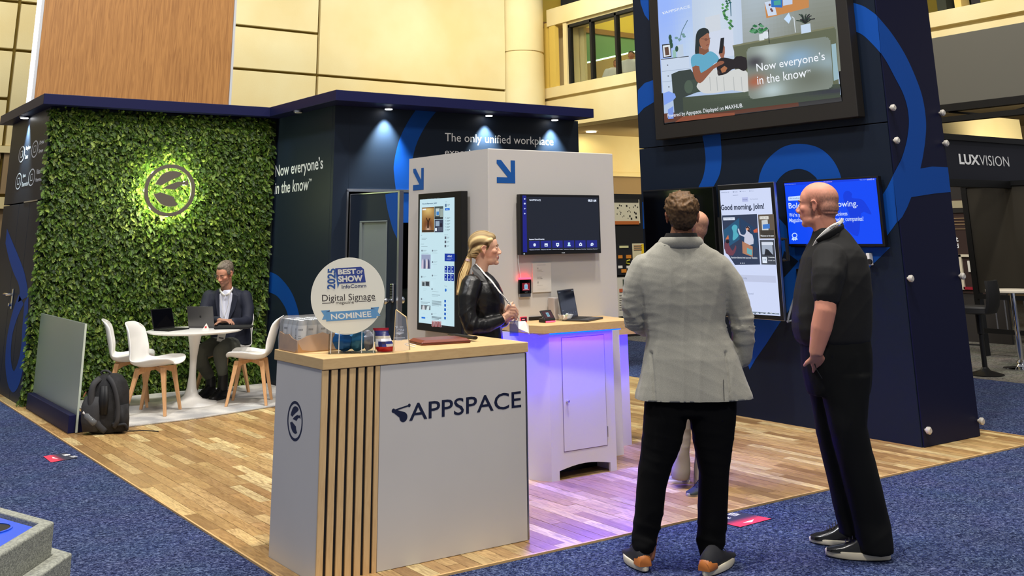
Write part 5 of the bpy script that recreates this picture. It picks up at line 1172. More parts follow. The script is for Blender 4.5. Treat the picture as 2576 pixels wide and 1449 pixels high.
# ================================================================== items on the kiosk desk
DZ = 1.036
t3, lid3, pl3 = laptop('laptop', 'open dark grey laptop on the kiosk desk under the landscape screen', (5.205, 6.46, DZ), R_(118), .30, .21, 100, mat('laptop_slate', (60, 62, 66), rough=.4, metal=.3))
P = Pic(pl3, 0, 0, 1, n=.0012)
for i in range(6): P.quad(-.12+i*.045, .03, -.113+i*.045, .04, (90, 100, 120))
P.quad(-.14, .055, -.10, .059, (90, 96, 110)); P.quad(.10, .19, .14, .195, (110, 116, 126)); P.quad(-.15, .185, -.11, .191, (90, 96, 110)); 
po = P.mb; o = obj('screen_image', po, M_scr, lid3, local=True)
M_tabk = mat('tablet_black', (26, 26, 28), rough=.4)
def tilted_tablet(name, label, c, ang, w, h, tilt, pic=None, light=True):
    t = thing(name, label, 'tablet', c, ang)
    a = math.radians(tilt); pl = PlaneG((0, 0, .018), (1, 0, 0), (0, math.cos(a), math.sin(a)))
    m_ = MB(); m_.prism([(-w/2*.9, -.0, 0), (-w/2*.9, h*math.cos(a)+.02, 0), (-w/2*.9, h*math.cos(a)+.02, .03), (-w/2*.9, .0, .018)], (w*.9, 0, 0)); obj('base', m_, M_tabk, t, bevel=.004, local=True)
    m_ = MB(); m_.pbox(pl, -w/2, 0, w/2, h, -.012, 0); bd = obj('body', m_, M_tabk, t, bevel=.006, seg=3, local=True)
    P = Pic(pl, 0, 0, 1, n=.0008); P.quad(-w/2+.012, .014, w/2-.012, h-.012, (74, 40, 50)); P.quad(-.014, h*.32, .014, h*.72, (150, 190, 206)); P.quad(-.010, h*.38, .010, h*.66, (100, 150, 176)); obj('screen_image', P.mb, M_scr, bd, local=True)
    if light: m_ = MB(); m_.box((-w/2*.85, -.004, .002), (w/2*.85, .0, .010)); obj('light_bar', m_, MATS['led_red'], t, local=True)
    return t
tilted_tablet('tilted_tablet', 'tilted black tablet with a red light bar on the kiosk desk', tuple(onZ(1385, 811, DZ)), R_(8), .115, .085, 52)
c = onZ(1338, 806, DZ); m_ = MB(); m_.box((c[0]-.02, c[1]-.0, DZ), (c[0]+.10, c[1]+.07, DZ+.025)); tag(obj('hub_box', m_, M_tabk, bevel=.004), 'low black hub box behind the small red-edged display on the kiosk desk', 'device')
c = onZ(1318, 811, DZ)
t = thing('badge_display', 'small display with a pink red frame at the left end of the kiosk desk', 'display', c, R_(0))
m_ = MB(); m_.box((-.03, -.0, .0), (.03, .012, .040)); obj('casing', m_, mat('pink_frame', (210, 60, 80), rough=.4, emit=.4), t, local=True, bevel=.003)
m_ = MB(); m_.box((-.025, -.002, .006), (.025, .0, .034)); obj('screen', m_, mat('plum_screen', (60, 30, 50), rough=.2), t, local=True)
m_ = MB(); m_.box((-.018, -.003, .018), (.006, -.002, .024)); obj('screen_image', m_, mat('plum_print', (210, 120, 140), emit=.8), t, local=True)
c = onZ(1313, 826, DZ); A_ = onZ(1300, 838, DZ+.001)
# folded white tent card hanging over the corner
tc_ = thing('tent_card', 'white folded tent card at the left corner of the kiosk desk', 'card', c)
pA_, pB_, pC_, pD_ = onY(1295, 810, 6.30), onY(1321, 808, 6.30), onY(1330, 838, 6.24), onY(1304, 827, 6.24)
m_ = MB(); up = np.array([0, -.02, 0]); m_.prism([pA_, pD_, pC_, pB_], (0, .0, .002)); e = onY(1331, 842, 6.24); m_.prism([pC_, pD_+np.array([0, 0, -.0]), onY(1310, 834, 6.3), ], (0, .002, 0)); m_.prism([pB_, pC_, e, onY(1329, 818, 6.30)], (.002, 0, 0)); obj('card', m_, mat('card_white', (222, 216, 206)), tc_)
# bowl of candies
bc = onZ(1423, 807, DZ); bw = thing('candy_bowl', 'clear faceted bowl of wrapped sweets in front of the laptop on the desk', 'bowl', bc)
m_ = MB(); m_.lathe([(.026, .0), (.038, .012), (.052, .032), (.060, .045), (.058, .046), (.050, .033), (.036, .014), (.02, .004)], bc, 10); obj('bowl', m_, mat('bowl_plastic', (235, 238, 240), rough=.08, alpha=.3, spec=.9), bw, smooth=20)
rr = random.Random(9)
for k in range(16):
    a = rr.uniform(0, 2*PI); r = rr.uniform(0, .034); z = .014+rr.uniform(0, .035)
    m_ = MB(); crumple(m_, bc+np.array([r*math.cos(a), r*math.sin(a), z]), rotz(rr.uniform(0, 3)), (.011, .008, .007), k, 8, .2)
    colr = [(236, 232, 222), (230, 224, 214), (214, 90, 90), (110, 160, 90), (236, 220, 190)][k % 5 if k % 3 == 0 else 0]
    tag(obj('sweet', m_, mat('sweet_%d' % (k % 5 if k % 3 == 0 else 0), colr, rough=.35), smooth=True), 'small wrapped sweet heaped in the clear bowl on the kiosk desk', 'sweet', 'wrapped sweets in the clear bowl')
# charger stand seen left of the laptop
c = onY(1395, 740, 6.66); m_ = MB(); m_.box((5.045, 6.60, 1.036), (5.085, 6.68, onY(1395, 748, 6.66)[2])); tag(obj('leaflet_holder', m_, mat('holder_white', (196, 188, 184), rough=.4), bevel=.003), 'narrow pale leaflet holder standing behind the left edge of the kiosk laptop', 'holder')

# ================================================================== backpack
M_bag = mat('backpack_black', (20, 20, 21), rough=.8, bump=(220, .5, .003), vary=(18, (34, 34, 36), 2)); M_bag2 = mat('backpack_grey', (50, 50, 52), rough=.75, bump=(260, .5, .003))
bp0 = onZ(268, 1086, 0.008); plb = PlaneG(bp0, RH, (0, 0, 1)); BN = -FH
bpk = thing('backpack', 'black and grey backpack slumped on the floor behind the glass partition', 'backpack', bp0)
def q(x, y): return plb.uv(x, y)
def bpring(xl, xr, y, depth, off=0., n=28, e=2.6, wob=0.):
    a = q(xl, y); b = q(xr, y); c = (a+b)/2; w = (b[0]-a[0])/2; out = []
    for k in range(n):
        t = 2*PI*k/n; cx, sx = math.cos(t), math.sin(t)
        r = wob*math.sin(3*t+y*.15)
        out.append(plb.P(c[0]+w*(abs(cx)**(2/e))*np.sign(cx)*(1+r), c[1], off+depth*(abs(sx)**(2/e))*np.sign(sx)*(1+r)))
    return out
m_ = MB(); m_.rings([bpring(234, 300, 1087, .09), bpring(226, 310, 1082, .13), bpring(221, 316, 1060, .15, wob=.03), bpring(218, 320, 1020, .15, wob=.04), bpring(224, 320, 985, .145, wob=.03), bpring(236, 316, 960, .12), bpring(250, 304, 945, .09), bpring(262, 296, 940, .05)])
bb = obj('body', m_, M_bag, bpk, smooth='all')
m_ = MB(); m_.rings([bpring(222, 262, 1078, .05, .12), bpring(219, 268, 1050, .065, .125), bpring(220, 270, 1015, .06, .125), bpring(228, 268, 992, .04, .12)]); obj('front_pocket', m_, M_bag2, bpk, smooth='all')
m_ = MB(); m_.rings([bpring(292, 326, 1080, .07, .05), bpring(290, 328, 1050, .08, .05), bpring(292, 326, 1015, .07, .05)]); obj('side_pocket', m_, M_bag, bpk, smooth='all')
def strap(pts, w, name='strap', m=M_bag2, t=.012, n=.15):
    m_ = MB(); P3 = smooth_open([list(q(x, y))+[k] for x, y, k in pts], 5)
    m_.tube([plb.P(p[0], p[1], p[2]) for p in P3], w, 8, rb=t, up=tuple(BN)); return obj(name, m_, m, bpk, smooth='all')
strap([(262, 948, .1), (252, 962, .155), (248, 990, .17), (250, 1025, .165), (262, 1058, .16), (280, 1078, .13)], .028)
strap([(282, 945, .1), (298, 960, .14), (308, 990, .15), (312, 1025, .15), (310, 1052, .15), (300, 1068, .13)], .022)
strap([(262, 945, .02), (258, 936, .03), (268, 931, .03), (280, 936, .03), (284, 946, .02)], .010, 'grab_handle')
strap([(296, 1060, .13), (312, 1062, .14), (326, 1062, .12), (330, 1074, .1)], .012, 'buckle_strap', M_bag)
strap([(300, 1072, .1), (330, 1079, .1), (370, 1078, .1), (408, 1080, .1)], .004, 'cord', M_black, .003)
for x in (232, 246):
    m_ = MB(); a = q(x, 985); m_.tube([plb.P(a[0]-.01, a[1]-.02, .17), plb.P(a[0]+.008, a[1]+.02, .165)], .006, 6); obj('zip_pull', m_, mat('zip_copper', (168, 110, 86), rough=.4, metal=.5), bpk)
for x, r in ((274, 6), (281, 5)):
    m_ = MB(); a = q(x, 995); m_.rings([bpring(x-r, x+r, 1035, .012, .155, 10), bpring(x-r-3, x+r+3, 1000, .014, .155, 10), bpring(x-r, x+r, 965, .012, .14, 10)]); obj('mesh_panel', m_, M_black, bpk, smooth='all')
# water bottle in the backpack pocket
wbp = onD(226, 1052, hdist(bp0)-.17); wt_ = thing('water_bottle', 'clear water bottle with a white cap lying against the backpack', 'bottle', wbp)
ax = nrm(RH*.75+np.array([0, 0, -.65])); m_ = MB(); m_.lathe([(.01, -.075), (.028, -.065), (.031, -.03), (.029, 0), (.031, .03), (.02, .05), (.012, .062)][::1], wbp, 18, axis=-ax); obj('bottle', m_, mat('pet_clear', (190, 196, 200), rough=.06, alpha=.22, spec=.9), wt_, smooth='all')
m_ = MB(); m_.lathe([(.015, .058), (.015, .08)], wbp, 14, axis=-ax); obj('cap', m_, M_wplastic, wt_, smooth=40)

# ================================================================== foreground recycling bin
Zb = .95; c0 = onZ(137, 1311, Zb); a1 = nrm(onZ(0, 1274, Zb)-c0); a2 = nrm(onZ(0, 1395, Zb)-c0)
bis = nrm(a1+a2)
bn = thing('recycling_bin', 'grey recycling bin with a bright blue lid insert in the lower left corner', 'bin', (c0+bis*.35)*[1, 1, 0]+np.array([0, 0, -.004]))
def binpoly(off, z): # off outward
    n1 = np.array([a1[1], -a1[0], 0]); n1 = n1 if n1@bis < 0 else -n1
    n2 = np.array([a2[1], -a2[0], 0]); n2 = n2 if n2@bis < 0 else -n2
    s_ = math.sin(math.acos(float(np.clip(a1@a2, -1, 1)))/2)
    cc = c0-bis*off/s_
    p = [cc+a1*.72, cc, cc+a2*.42, cc+a2*.42+a1*.72+a2*.0]
    p = [cc+a2*.46, cc, cc+a1*.62, cc+a1*.62+a2*.46]
    return [np.array([x[0], x[1], z]) for x in p]
M_bin = mat('bin_grey', (150, 152, 140), rough=.8, bump=(240, .6, .003), vary=(140, (118, 120, 112), 2.0))
def inset(poly, d):
    c = np.mean(poly, 0); return [c+(p-c)*(1-d/np.linalg.norm((p-c)[:2])) for p in poly]
m_ = MB(); top = binpoly(0, Zb)
m_.rings([binpoly(.045, .80)[:], binpoly(.045, .868), binpoly(.036, .872), binpoly(.004, .872), binpoly(0, .86), binpoly(0, Zb-.004), binpoly(-.004, Zb), binpoly(-.034, Zb), binpoly(-.036, Zb-.02)]); obj('lid', m_, M_bin, bn, bevel=.004)
m_ = MB(); m_.rings([binpoly(.0, .0), binpoly(.01, .80)]); obj('bin_body', m_, M_bin, bn)
m_ = MB(); bi = binpoly(-.037, Zb-.012); m_.rings([binpoly(-.037, Zb-.05), bi, binpoly(-.045, Zb-.008)]); 
hc = np.mean(binpoly(-.05, 0), 0)
M_binb = mat('bin_blue', (36, 84, 206), rough=.3, spec=.5)
ins = obj('blue_insert', m_, M_binb, bn, bevel=.003)
h0 = onZ(-32, 1333, Zb-.008); m_ = MB(); m_.lathe([(.055, -.001), (.055, .0012)], h0, 32); obj('opening', m_, M_black, bn)
m_ = MB(); ring_prism(m_, PlaneG(h0, (1, 0, 0), (0, 1, 0)), (0, 0), .054, .060, 0, .003, 32); obj('opening_rim', m_, M_binb, bn)

# ================================================================== floor stickers
def sticker(label, pts, t1, t2):
    P3 = [onZ(x, y, -.0008) for x, y in pts]; t = thing('floor_sticker', label, 'sticker', np.mean(P3, 0))
    U = P3[1]-P3[0]; pl = PlaneG(P3[0], U, P3[3]-P3[0]); A = [np.array([(p-P3[0])@pl.U, (p-P3[0])@pl.V]) for p in P3]
    m_ = MB(); nx = 12
    for i in range(nx):
        a, b = i/nx, (i+1)/nx; c = np.array((44, 46, 66))*(1-max(0, min(1, (a-.38)*3)))+np.array((240, 56, 84))*max(0, min(1, (a-.38)*3))
        q4 = [A[0]+(A[1]-A[0])*a, A[0]+(A[1]-A[0])*b, A[3]+(A[2]-A[3])*b, A[3]+(A[2]-A[3])*a]; m_.flat(pl, q4, tuple(c), .0006)
    obj('vinyl', m_, M_print, t); w = np.linalg.norm(U); h = A[3][1]
    m_ = MB(); fit_text(m_, pl, t1, w*.05, h*.62, w*.30, h*.84, (240, 240, 240), .0011, .02); fit_text(m_, pl, t2, w*.05, h*.22, w*.34, h*.46, (240, 240, 240), .0011, .05); m_.flat(pl, [(w*.82, h*.3), (w*.94, h*.5), (w*.82, h*.7)], (250, 246, 240), .0011); obj('lettering', m_, M_print, t)
sticker('black and red floor sticker with booth number beside the front edge of the deck', [(1772, 1312), (1880, 1326), (1941, 1303), (1838, 1290)][:4] if False else [(1780, 1307), (1862, 1326), (1941, 1305), (1860, 1288)], 'BOOTH', '4381')
sticker('small black and red floor sticker on the blue carpet left of the deck', [(165, 1139), (109, 1148), (128, 1163), (196, 1152)], 'BOOTH', '4381')

# ================================================================== neighbouring booths on the right
lux = thing('black_truss_booth', 'black framed neighbouring booth with a header reading LUXVISION', 'booth', (12.5, 8.0, 0))
YH = 8.0; pH = Plane('Y', YH); M_truss = mat('truss_black', (12, 12, 13), rough=.5, spec=.4)
M_hdr = mat('header_navy', (18, 20, 32), rough=.6)
zz = [onY(2376, y, YH)[2] for y in (338, 350, 452, 468)]
m_ = MB(); m_.box((11.6, YH, 2.30), (14.7, YH+.05, 2.80)); obj('header_panel', m_, M_hdr, lux)
for z0, z1 in ((2.80, 2.88), (2.20, 2.30)):
    m_ = MB(); m_.box((11.6, YH-.03, z0), (14.7, YH+.08, z1)); obj('beam', m_, M_truss, lux, bevel=.004)
a = onY(2415, 413, YH-.01); b = onY(2541, 424, YH-.01); t = onY(2413, 387, YH-.01)
m_ = MB(); ph = Plane('Y', YH-.004); fit_text(m_, ph, 'LUX', a[0], a[2]+.0, a[0]+(b[0]-a[0])*.40, t[2], None, .002, .035); fit_text(m_, ph, 'VISION', a[0]+(b[0]-a[0])*.40, a[2], b[0], t[2], None, .002, -.005); obj('lettering', m_, M_wtext, lux)
m_ = MB(); P = [onX(2430, 472, 14.0), onX(2760, 462, 14.0), onX(2800, 745, 14.0), onX(2459, 735, 14.0)]; m_.box((14.0, 6.2, .82), (14.1, 8.66, 2.235)); obj('dark_screen', m_, mat('led_wall', (44, 40, 32), rough=.5), lux)
m_ = MB(); m_.box((13.98, 8.64, 0), (14.08, 8.72, 2.9)); m_.box((13.98, 6.1, 2.235), (14.08, 8.7, 2.30)); obj('post', m_, M_truss, lux)
m_ = MB(); m_.box((13.96, 6.2, .30), (14.0, 8.66, .36)); m_.box((13.96, 6.2, .74), (14.0, 8.66, .80)); obj('lower_rail', m_, M_truss, lux)
for i in range(14):
    m_ = MB(); y = 6.6+i*.14; m_.box((13.975, y, .36), (13.985, y+.012, .74)); obj('mesh_bar', m_, M_alu, lux)
hb = thing('hanging_grey_panel', 'wide grey panel hanging under the cream balcony right of the tower', 'panel', (15.0, 9, 3.55)); m_ = MB(); m_.box((15.0, 5.0, 3.555), (15.06, 9.56, 4.62)); obj('panel', m_, mat('panel_grey', (92, 90, 82), rough=.8), hb)
m_ = MB(); m_.box((14.95, 5.0, 3.44), (15.1, 9.6, 3.552)); m_.box((14.95, 5.0, 3.28), (15.1, 9.6, 3.36)); m_.tube([(15.02, 9.4, 3.44), (15.02, 8.6, 3.30), (15.02, 7.8, 3.44)], .02, 6); obj('truss', m_, M_truss, hb)
# hanging cream fascia seen between the trusses
m_ = MB(); Yf = 11.0; P = [onY(x, y, Yf) for x, y in ((2366, 337), (2573, 354), (2564, 301), (2462, 291), (2366, 300))]; m_.prism(P, (0, .3, 0)); cf = obj('cream_bulkhead', m_, M_cream); cf['kind'] = 'structure'; cf.name = 'wall_bulkhead'
# bar stool and high table
def lathe_o(name, prof, c, m, parent, seg=28, s=40): m_ = MB(); m_.lathe(prof, c, seg); return obj(name, m_, m, parent, smooth=s)
sc = (12.20, 7.58, 0.0); st = thing('bar_stool', 'black padded bar stool with a round base right of the tower', 'stool', sc)
lathe_o('base', [(.205, 0), (.205, .008), (.16, .02), (.06, .05), (.032, .085)], sc, M_blackpl, st); lathe_o('column', [(.030, .085), (.028, .45), (.040, .46), (.040, .68)], sc, M_blackpl, st)
m_ = MB(); c = np.array(sc); Bx = np.array([-.25, .97, 0]); By = np.array([.97, .25, 0]); 
R = []
for f, z in ((.8, .685), (1, .70), (1, .755), (.9, .775)): R.append([c+Bx*(.20*f*(abs(math.cos(t))**.7)*np.sign(math.cos(t)))+By*(.20*f*(abs(math.sin(t))**.7)*np.sign(math.sin(t)))+[0, 0, z] for t in np.linspace(0, 2*PI, 25)[:-1]])
m_.rings(R); obj('seat', m_, mat('stool_vinyl', (22, 22, 24), rough=.6), st, smooth=40)
m_ = MB(); R = []
for k, (z, b_, w) in enumerate(((.70, .17, .17), (.78, .205, .19), (.90, .225, .195), (1.0, .225, .19), (1.07, .215, .17))):
    ring = []
    for t in np.linspace(-1, 1, 9): ring.append(c-Bx*(b_-.05*t*t)+By*(w*t)+[0, 0, z])
    for t in np.linspace(1, -1, 9): ring.append(c-Bx*(b_+.035-.05*t*t)+By*(w*t*1.04)+[0, 0, z])
    R.append(ring)
m_.rings(R); obj('backrest', m_, MATS['stool_vinyl'], st, smooth=50)
m_ = MB(); m_.tube([c+[0, 0, .33], c+Bx*.18+[0, 0, .33], c+Bx*.20+By*.1+[0, 0, .33], c+Bx*.20-By*.1+[0, 0, .33]], .010, 8); obj('footrest', m_, M_blackpl, st, smooth=True)
hc_ = (13.03, 7.60, 0); ht = thing('high_table', 'chrome high table cut by the right edge of the photo', 'table', hc_)
lathe_o('base', [(.22, 0), (.22, .01), (.07, .03), (.045, .06), (.06, .08), (.03, .11)], hc_, M_chrome, ht); lathe_o('column', [(.032, .11), (.032, .90)], hc_, M_chrome, ht); lathe_o('tabletop', [(.30, .90), (.31, .905), (.31, .925), (.30, .93)], hc_, mat('top_pale', (214, 206, 190), rough=.4), ht)
# booth clutter far behind, seen between tower and post
fb = thing('far_booth_panel', 'dark brown booth panels with a white door frame far behind the bar stool', 'panel', (15.55, 10.0, 0))
pF = Plane('X', 15.6)
def fbox(x0, y0, x1, y1, rgb, n=.01, name='panel'):
    a = pF.uv(x0, y1); b = pF.uv(x1, y0); m_ = MB(); m_.pbox(pF, a[0], a[1], b[0], b[1], 0, n); return obj(name, m_, mat('fb_%d_%d_%d' % rgb, rgb, rough=.7), fb)
fbox(2385, 500, 2450, 736, (52, 34, 30)); fbox(2385, 504, 2432, 524, (170, 160, 130), .02); fbox(2385, 524, 2440, 536, (30, 28, 26), .03)
for y in (548, 556, 563, 575): fbox(2395, y, 2438, y+2, (180, 150, 110), .02, 'shelf')
fbox(2413, 640, 2420, 728, (214, 204, 180), .04, 'door_frame'); fbox(2413, 640, 2443, 646, (214, 204, 180), .04, 'door_frame'); fbox(2440, 656, 2444, 684, (220, 216, 206), .04, 'handle'); fbox(2428, 722, 2450, 728, (150, 20, 40), .04, 'red_sill')
m_ = MB(); a = pF.uv(2406, 608); b = pF.uv(2411, 596); fit_text(m_, pF, 't', a[0], a[1], b[0], b[1], None, .014, .03); a = pF.uv(2407, 624); b = pF.uv(2412, 612); fit_text(m_, pF, 'd', a[0], a[1], b[0], b[1], None, .014, .03); obj('lettering', m_, M_wtext, fb)
m_ = MB(); m_.box((15.6, 9.2, 0), (15.65, 12.5, 1.3)); m_.box((15.6, 8.2, 1.0), (15.65, 10.9, 2.95)); obj('backing', m_, mat('backing_dark', (46, 42, 40), rough=.8), fb)
# ================================================================== product display booth seen between kiosk and blazer
YPp = 14.0; pX = Plane('Y', YPp)
pbth = thing('product_display', 'black product display rack with cream and orange posters between kiosk and blazer', 'display rack', (12.4, YPp, 0))
def pbx(x0, y0, x1, y1, rgb, n=.01, name='board', n0=0):
    a = pX.uv(x0, y1); b = pX.uv(x1, y0); m_ = MB(); m_.pbox(pX, a[0], a[1], b[0], b[1], n0, n); return obj(name, m_, mat('pb_%d_%d_%d' % rgb, rgb, rough=.65), pbth)
a = pX.uv(1490, 880); b = pX.uv(1640, 489); m_ = MB(); m_.pbox(pX, a[0], 0, b[0], b[1], -.3, 0); obj('rack', m_, mat('drape_black', (20, 20, 20), rough=.9), pbth)
pbx(1500, 502, 1607, 562, (206, 200, 172)); pbx(1500, 502, 1604, 508, (34, 34, 30), .02); pbx(1500, 556, 1606, 565, (176, 96, 40), .02)
rr = random.Random(4)
for k in range(26):
    x = rr.uniform(1548, 1602); y = rr.uniform(512, 552); w = rr.uniform(1, 3.5); pbx(x, y, x+w, y+w*1.4, (44, 42, 38), .014, 'printed_item')
pbx(1500, 612, 1588, 694, (22, 22, 26), .02); pbx(1590, 612, 1617, 672, (208, 198, 160), .02); pbx(1612, 614, 1617, 640, (226, 190, 30), .03)
for y in (617, 622, 627): pbx(1592, y, 1612, y+2, (150, 96, 50), .03)
pbx(1556, 618, 1578, 624, (210, 206, 150), .03, 'product'); pbx(1553, 642, 1563, 650, (206, 128, 40), .03, 'label'); pbx(1573, 641, 1585, 650, (206, 128, 40), .03, 'label'); pbx(1553, 668, 1563, 675, (226, 222, 210), .03, 'label'); pbx(1574, 668, 1585, 675, (226, 222, 210), .03, 'label'); pbx(1561, 677, 1573, 686, (206, 128, 40), .03, 'label')
m_ = MB(); c = pX.uv(1575, 659); m_.tube([pX.P(c[0]+.05, c[1]+.03, .04), pX.P(c[0]-.02, c[1]+.02, .04), pX.P(c[0]-.03, c[1]-.02, .04), pX.P(c[0]+.04, c[1]-.03, .04)], .012, 6); obj('cable_coil', m_, mat('cable_yellow', (196, 190, 60), rough=.5), pbth, smooth=True)
pbx(1500, 696, 1600, 800, (206, 200, 184), .01); pbx(1566, 702, 1584, 724, (66, 76, 60), .02, 'picture'); pbx(1557, 726, 1567, 735, (186, 88, 50), .02, 'label')
for k in range(7): pbx(1557, 742+k*6, 1562+rr.uniform(2, 8), 744+k*6, (120, 116, 108), .016, 'text_line')
# white sofa glimpsed through the open door of the room
cg = thing('white_armchair', 'pale armchair glimpsed through the open booth door', 'chair', (6.05, 11.7, 0))
m_ = MB(); c = onY(1022, 770, 11.75); m_.box((c[0]-.3, 11.6, .30), (c[0]+.5, 12.2, .55)); m_.box((c[0]-.3, 12.05, .55), (c[0]+.5, 12.2, 1.02)); obj('seat', m_, mat('pale_blue_fabric', (180, 206, 206), rough=.8), cg, bevel=.04, seg=3)
m_ = MB(); m_.box((c[0]-.2, 11.4, .1), (c[0]+.5, 11.55, .42)); m_.box((c[0]-.25, 11.65, 0), (c[0]-.2, 11.7, .3)); m_.box((c[0]+.4, 11.65, 0), (c[0]+.45, 11.7, .3)); m_.box((c[0]-.25, 12.1, 0), (c[0]-.2, 12.15, .3)); m_.box((c[0]-.2, 11.4, 0), (c[0]-.14, 11.55, .1)); obj('wooden_frame', m_, M_oak, cg)

area('bulkhead_fill', (19.0, 10.2, 2.9), (19.5, 11.0, 3.7), 2.0, 40, (1, .92, .72))  # added fill with no visible source, lifts the dark cream bulkhead
# ================================================================== people
def clean_normals(me):
    bm = bmesh.new(); bm.from_mesh(me); bmesh.ops.recalc_face_normals(bm, faces=bm.faces); bm.to_mesh(me); bm.free()
def remeshed(name, mb, voxel, smooth=6, factor=.5):
    me = mb.mesh(name); clean_normals(me)
    o = bpy.data.objects.new(name, me); tmp = bpy.data.collections.get('tmp') or bpy.data.collections.new('tmp')
    if tmp.name not in [c.name for c in COL.children]: COL.children.link(tmp)
    tmp.objects.link(o)
    r = o.modifiers.new('r', 'REMESH'); r.mode = 'VOXEL'; r.voxel_size = voxel; r.adaptivity = 0
    if smooth: s = o.modifiers.new('s', 'SMOOTH'); s.iterations = smooth; s.factor = factor
    dg = bpy.context.evaluated_depsgraph_get(); new = bpy.data.meshes.new_from_object(o.evaluated_get(dg)); bpy.data.objects.remove(o); bpy.data.meshes.remove(me)
    new.name = name; new.materials.clear(); return new
def get_co(me): a = np.empty(len(me.vertices)*3, np.float32); me.vertices.foreach_get('co', a); return a.reshape(-1, 3).astype(float)
def set_co(me, a): me.vertices.foreach_set('co', a.astype(np.float32).ravel()); me.update()
def get_no(me): a = np.empty(len(me.vertices)*3, np.float32); me.vertex_normals.foreach_get('vector', a); return a.reshape(-1, 3).astype(float)
def fold(v, k, seed, n=5, stretch=(1, 1, 1)):
    r = np.random.default_rng(seed); v = v*np.array(stretch); h = 0
    for i in range(n):
        d = nrm(r.normal(size=3)); d2 = nrm(r.normal(size=3)); f = k*r.uniform(.6, 1.7)
        h = h+np.sin(v@d*f+2.2*np.sin(v@d2*f*.45+r.uniform(0, 6))+r.uniform(0, 6))
    return h/n
def crease(v, k, seed, n=5, stretch=(1, 1, 1), pw=2.5):
    r = np.random.default_rng(seed); v = v*np.array(stretch); h = 0
    for i in range(n):
        d = nrm(r.normal(size=3)); d2 = nrm(r.normal(size=3)); f = k*r.uniform(.6, 1.6)
        h = h+(1-np.abs(np.sin(v@d*f+2.4*np.sin(v@d2*f*.4+r.uniform(0, 6))+r.uniform(0, 6))))**pw*np.clip(.5+np.sin(v@d2*f*.7+r.uniform(0, 6)), 0, 1)
    return h/n-.12
def wrinkle(me, amp, k, seed, stretch=(1, 1, 1), mask=None):
    v = get_co(me); h = .5*fold(v, k, seed, 5, stretch)+2.2*crease(v, k*.8, seed+5, 5, stretch); a = amp*h
    if mask is not None: a = a*mask(v)
    set_co(me, v+get_no(me)*a[:, None])
def paint(me, cols):
    ca = me.color_attributes.new('Col', 'FLOAT_COLOR', 'POINT'); a = np.ones((len(cols), 4), np.float32); a[:, :3] = cols; ca.data.foreach_set('color', a.ravel())
def L3(c): return np.array(lin(c)[:3])
M_skin = mat('skin', (200, 150, 120), rough=.5, attr=True, spec=.35, bump=(400, .12, .0006)); M_skin.node_tree.nodes['Principled BSDF'].inputs['Subsurface Weight'].default_value = .08
M_skin.node_tree.nodes['Principled BSDF'].inputs['Subsurface Radius'].default_value = (.012, .004, .002)
M_hair = mat('hair', (60, 44, 30), rough=.55, attr=True, spec=.3)
M_eye = mat('eye_white', (222, 216, 210), rough=.2); M_iris = mat('eye_iris', (40, 30, 24), rough=.15)
def polyring(c, A, B, a, b, n=20, e=2.2):
    t = np.linspace(0, 2*PI, n+1)[:-1]; cx, sx = np.cos(t), np.sin(t)
    return c+np.outer(a*np.sign(cx)*np.abs(cx)**(2/e), A)+np.outer(b*np.sign(sx)*np.abs(sx)**(2/e), B)
class Fig:
    def __init__(s, D0): s.D0 = D0
    def W(s, x, y, dd=0.): return onD(x, y, s.D0+dd)
    def loft(s, mb, rows, e=2.3, n=22):   # rows: (xl, xr, y, depth half, dd)
        R = []
        for r in rows:
            xl, xr, y, db = r[:4]; dd = r[4] if len(r) > 4 else 0.; c = s.W((xl+xr)/2, y, dd); a = (xr-xl)/2*mpp(c); R.append(polyring(c, RH, FH, a, db, n, e))
        mb.rings(R)
    def limb(s, mb, pts, rad, seg=14, rb=None):
        P = [s.W(*p) for p in pts]; mb.tube(P, rad, seg, rb=rb, up=tuple(FH)); 
        mb.ell(P[0], (rad[0],)*3, 12); mb.ell(P[-1], (rad[-1],)*3, 12)
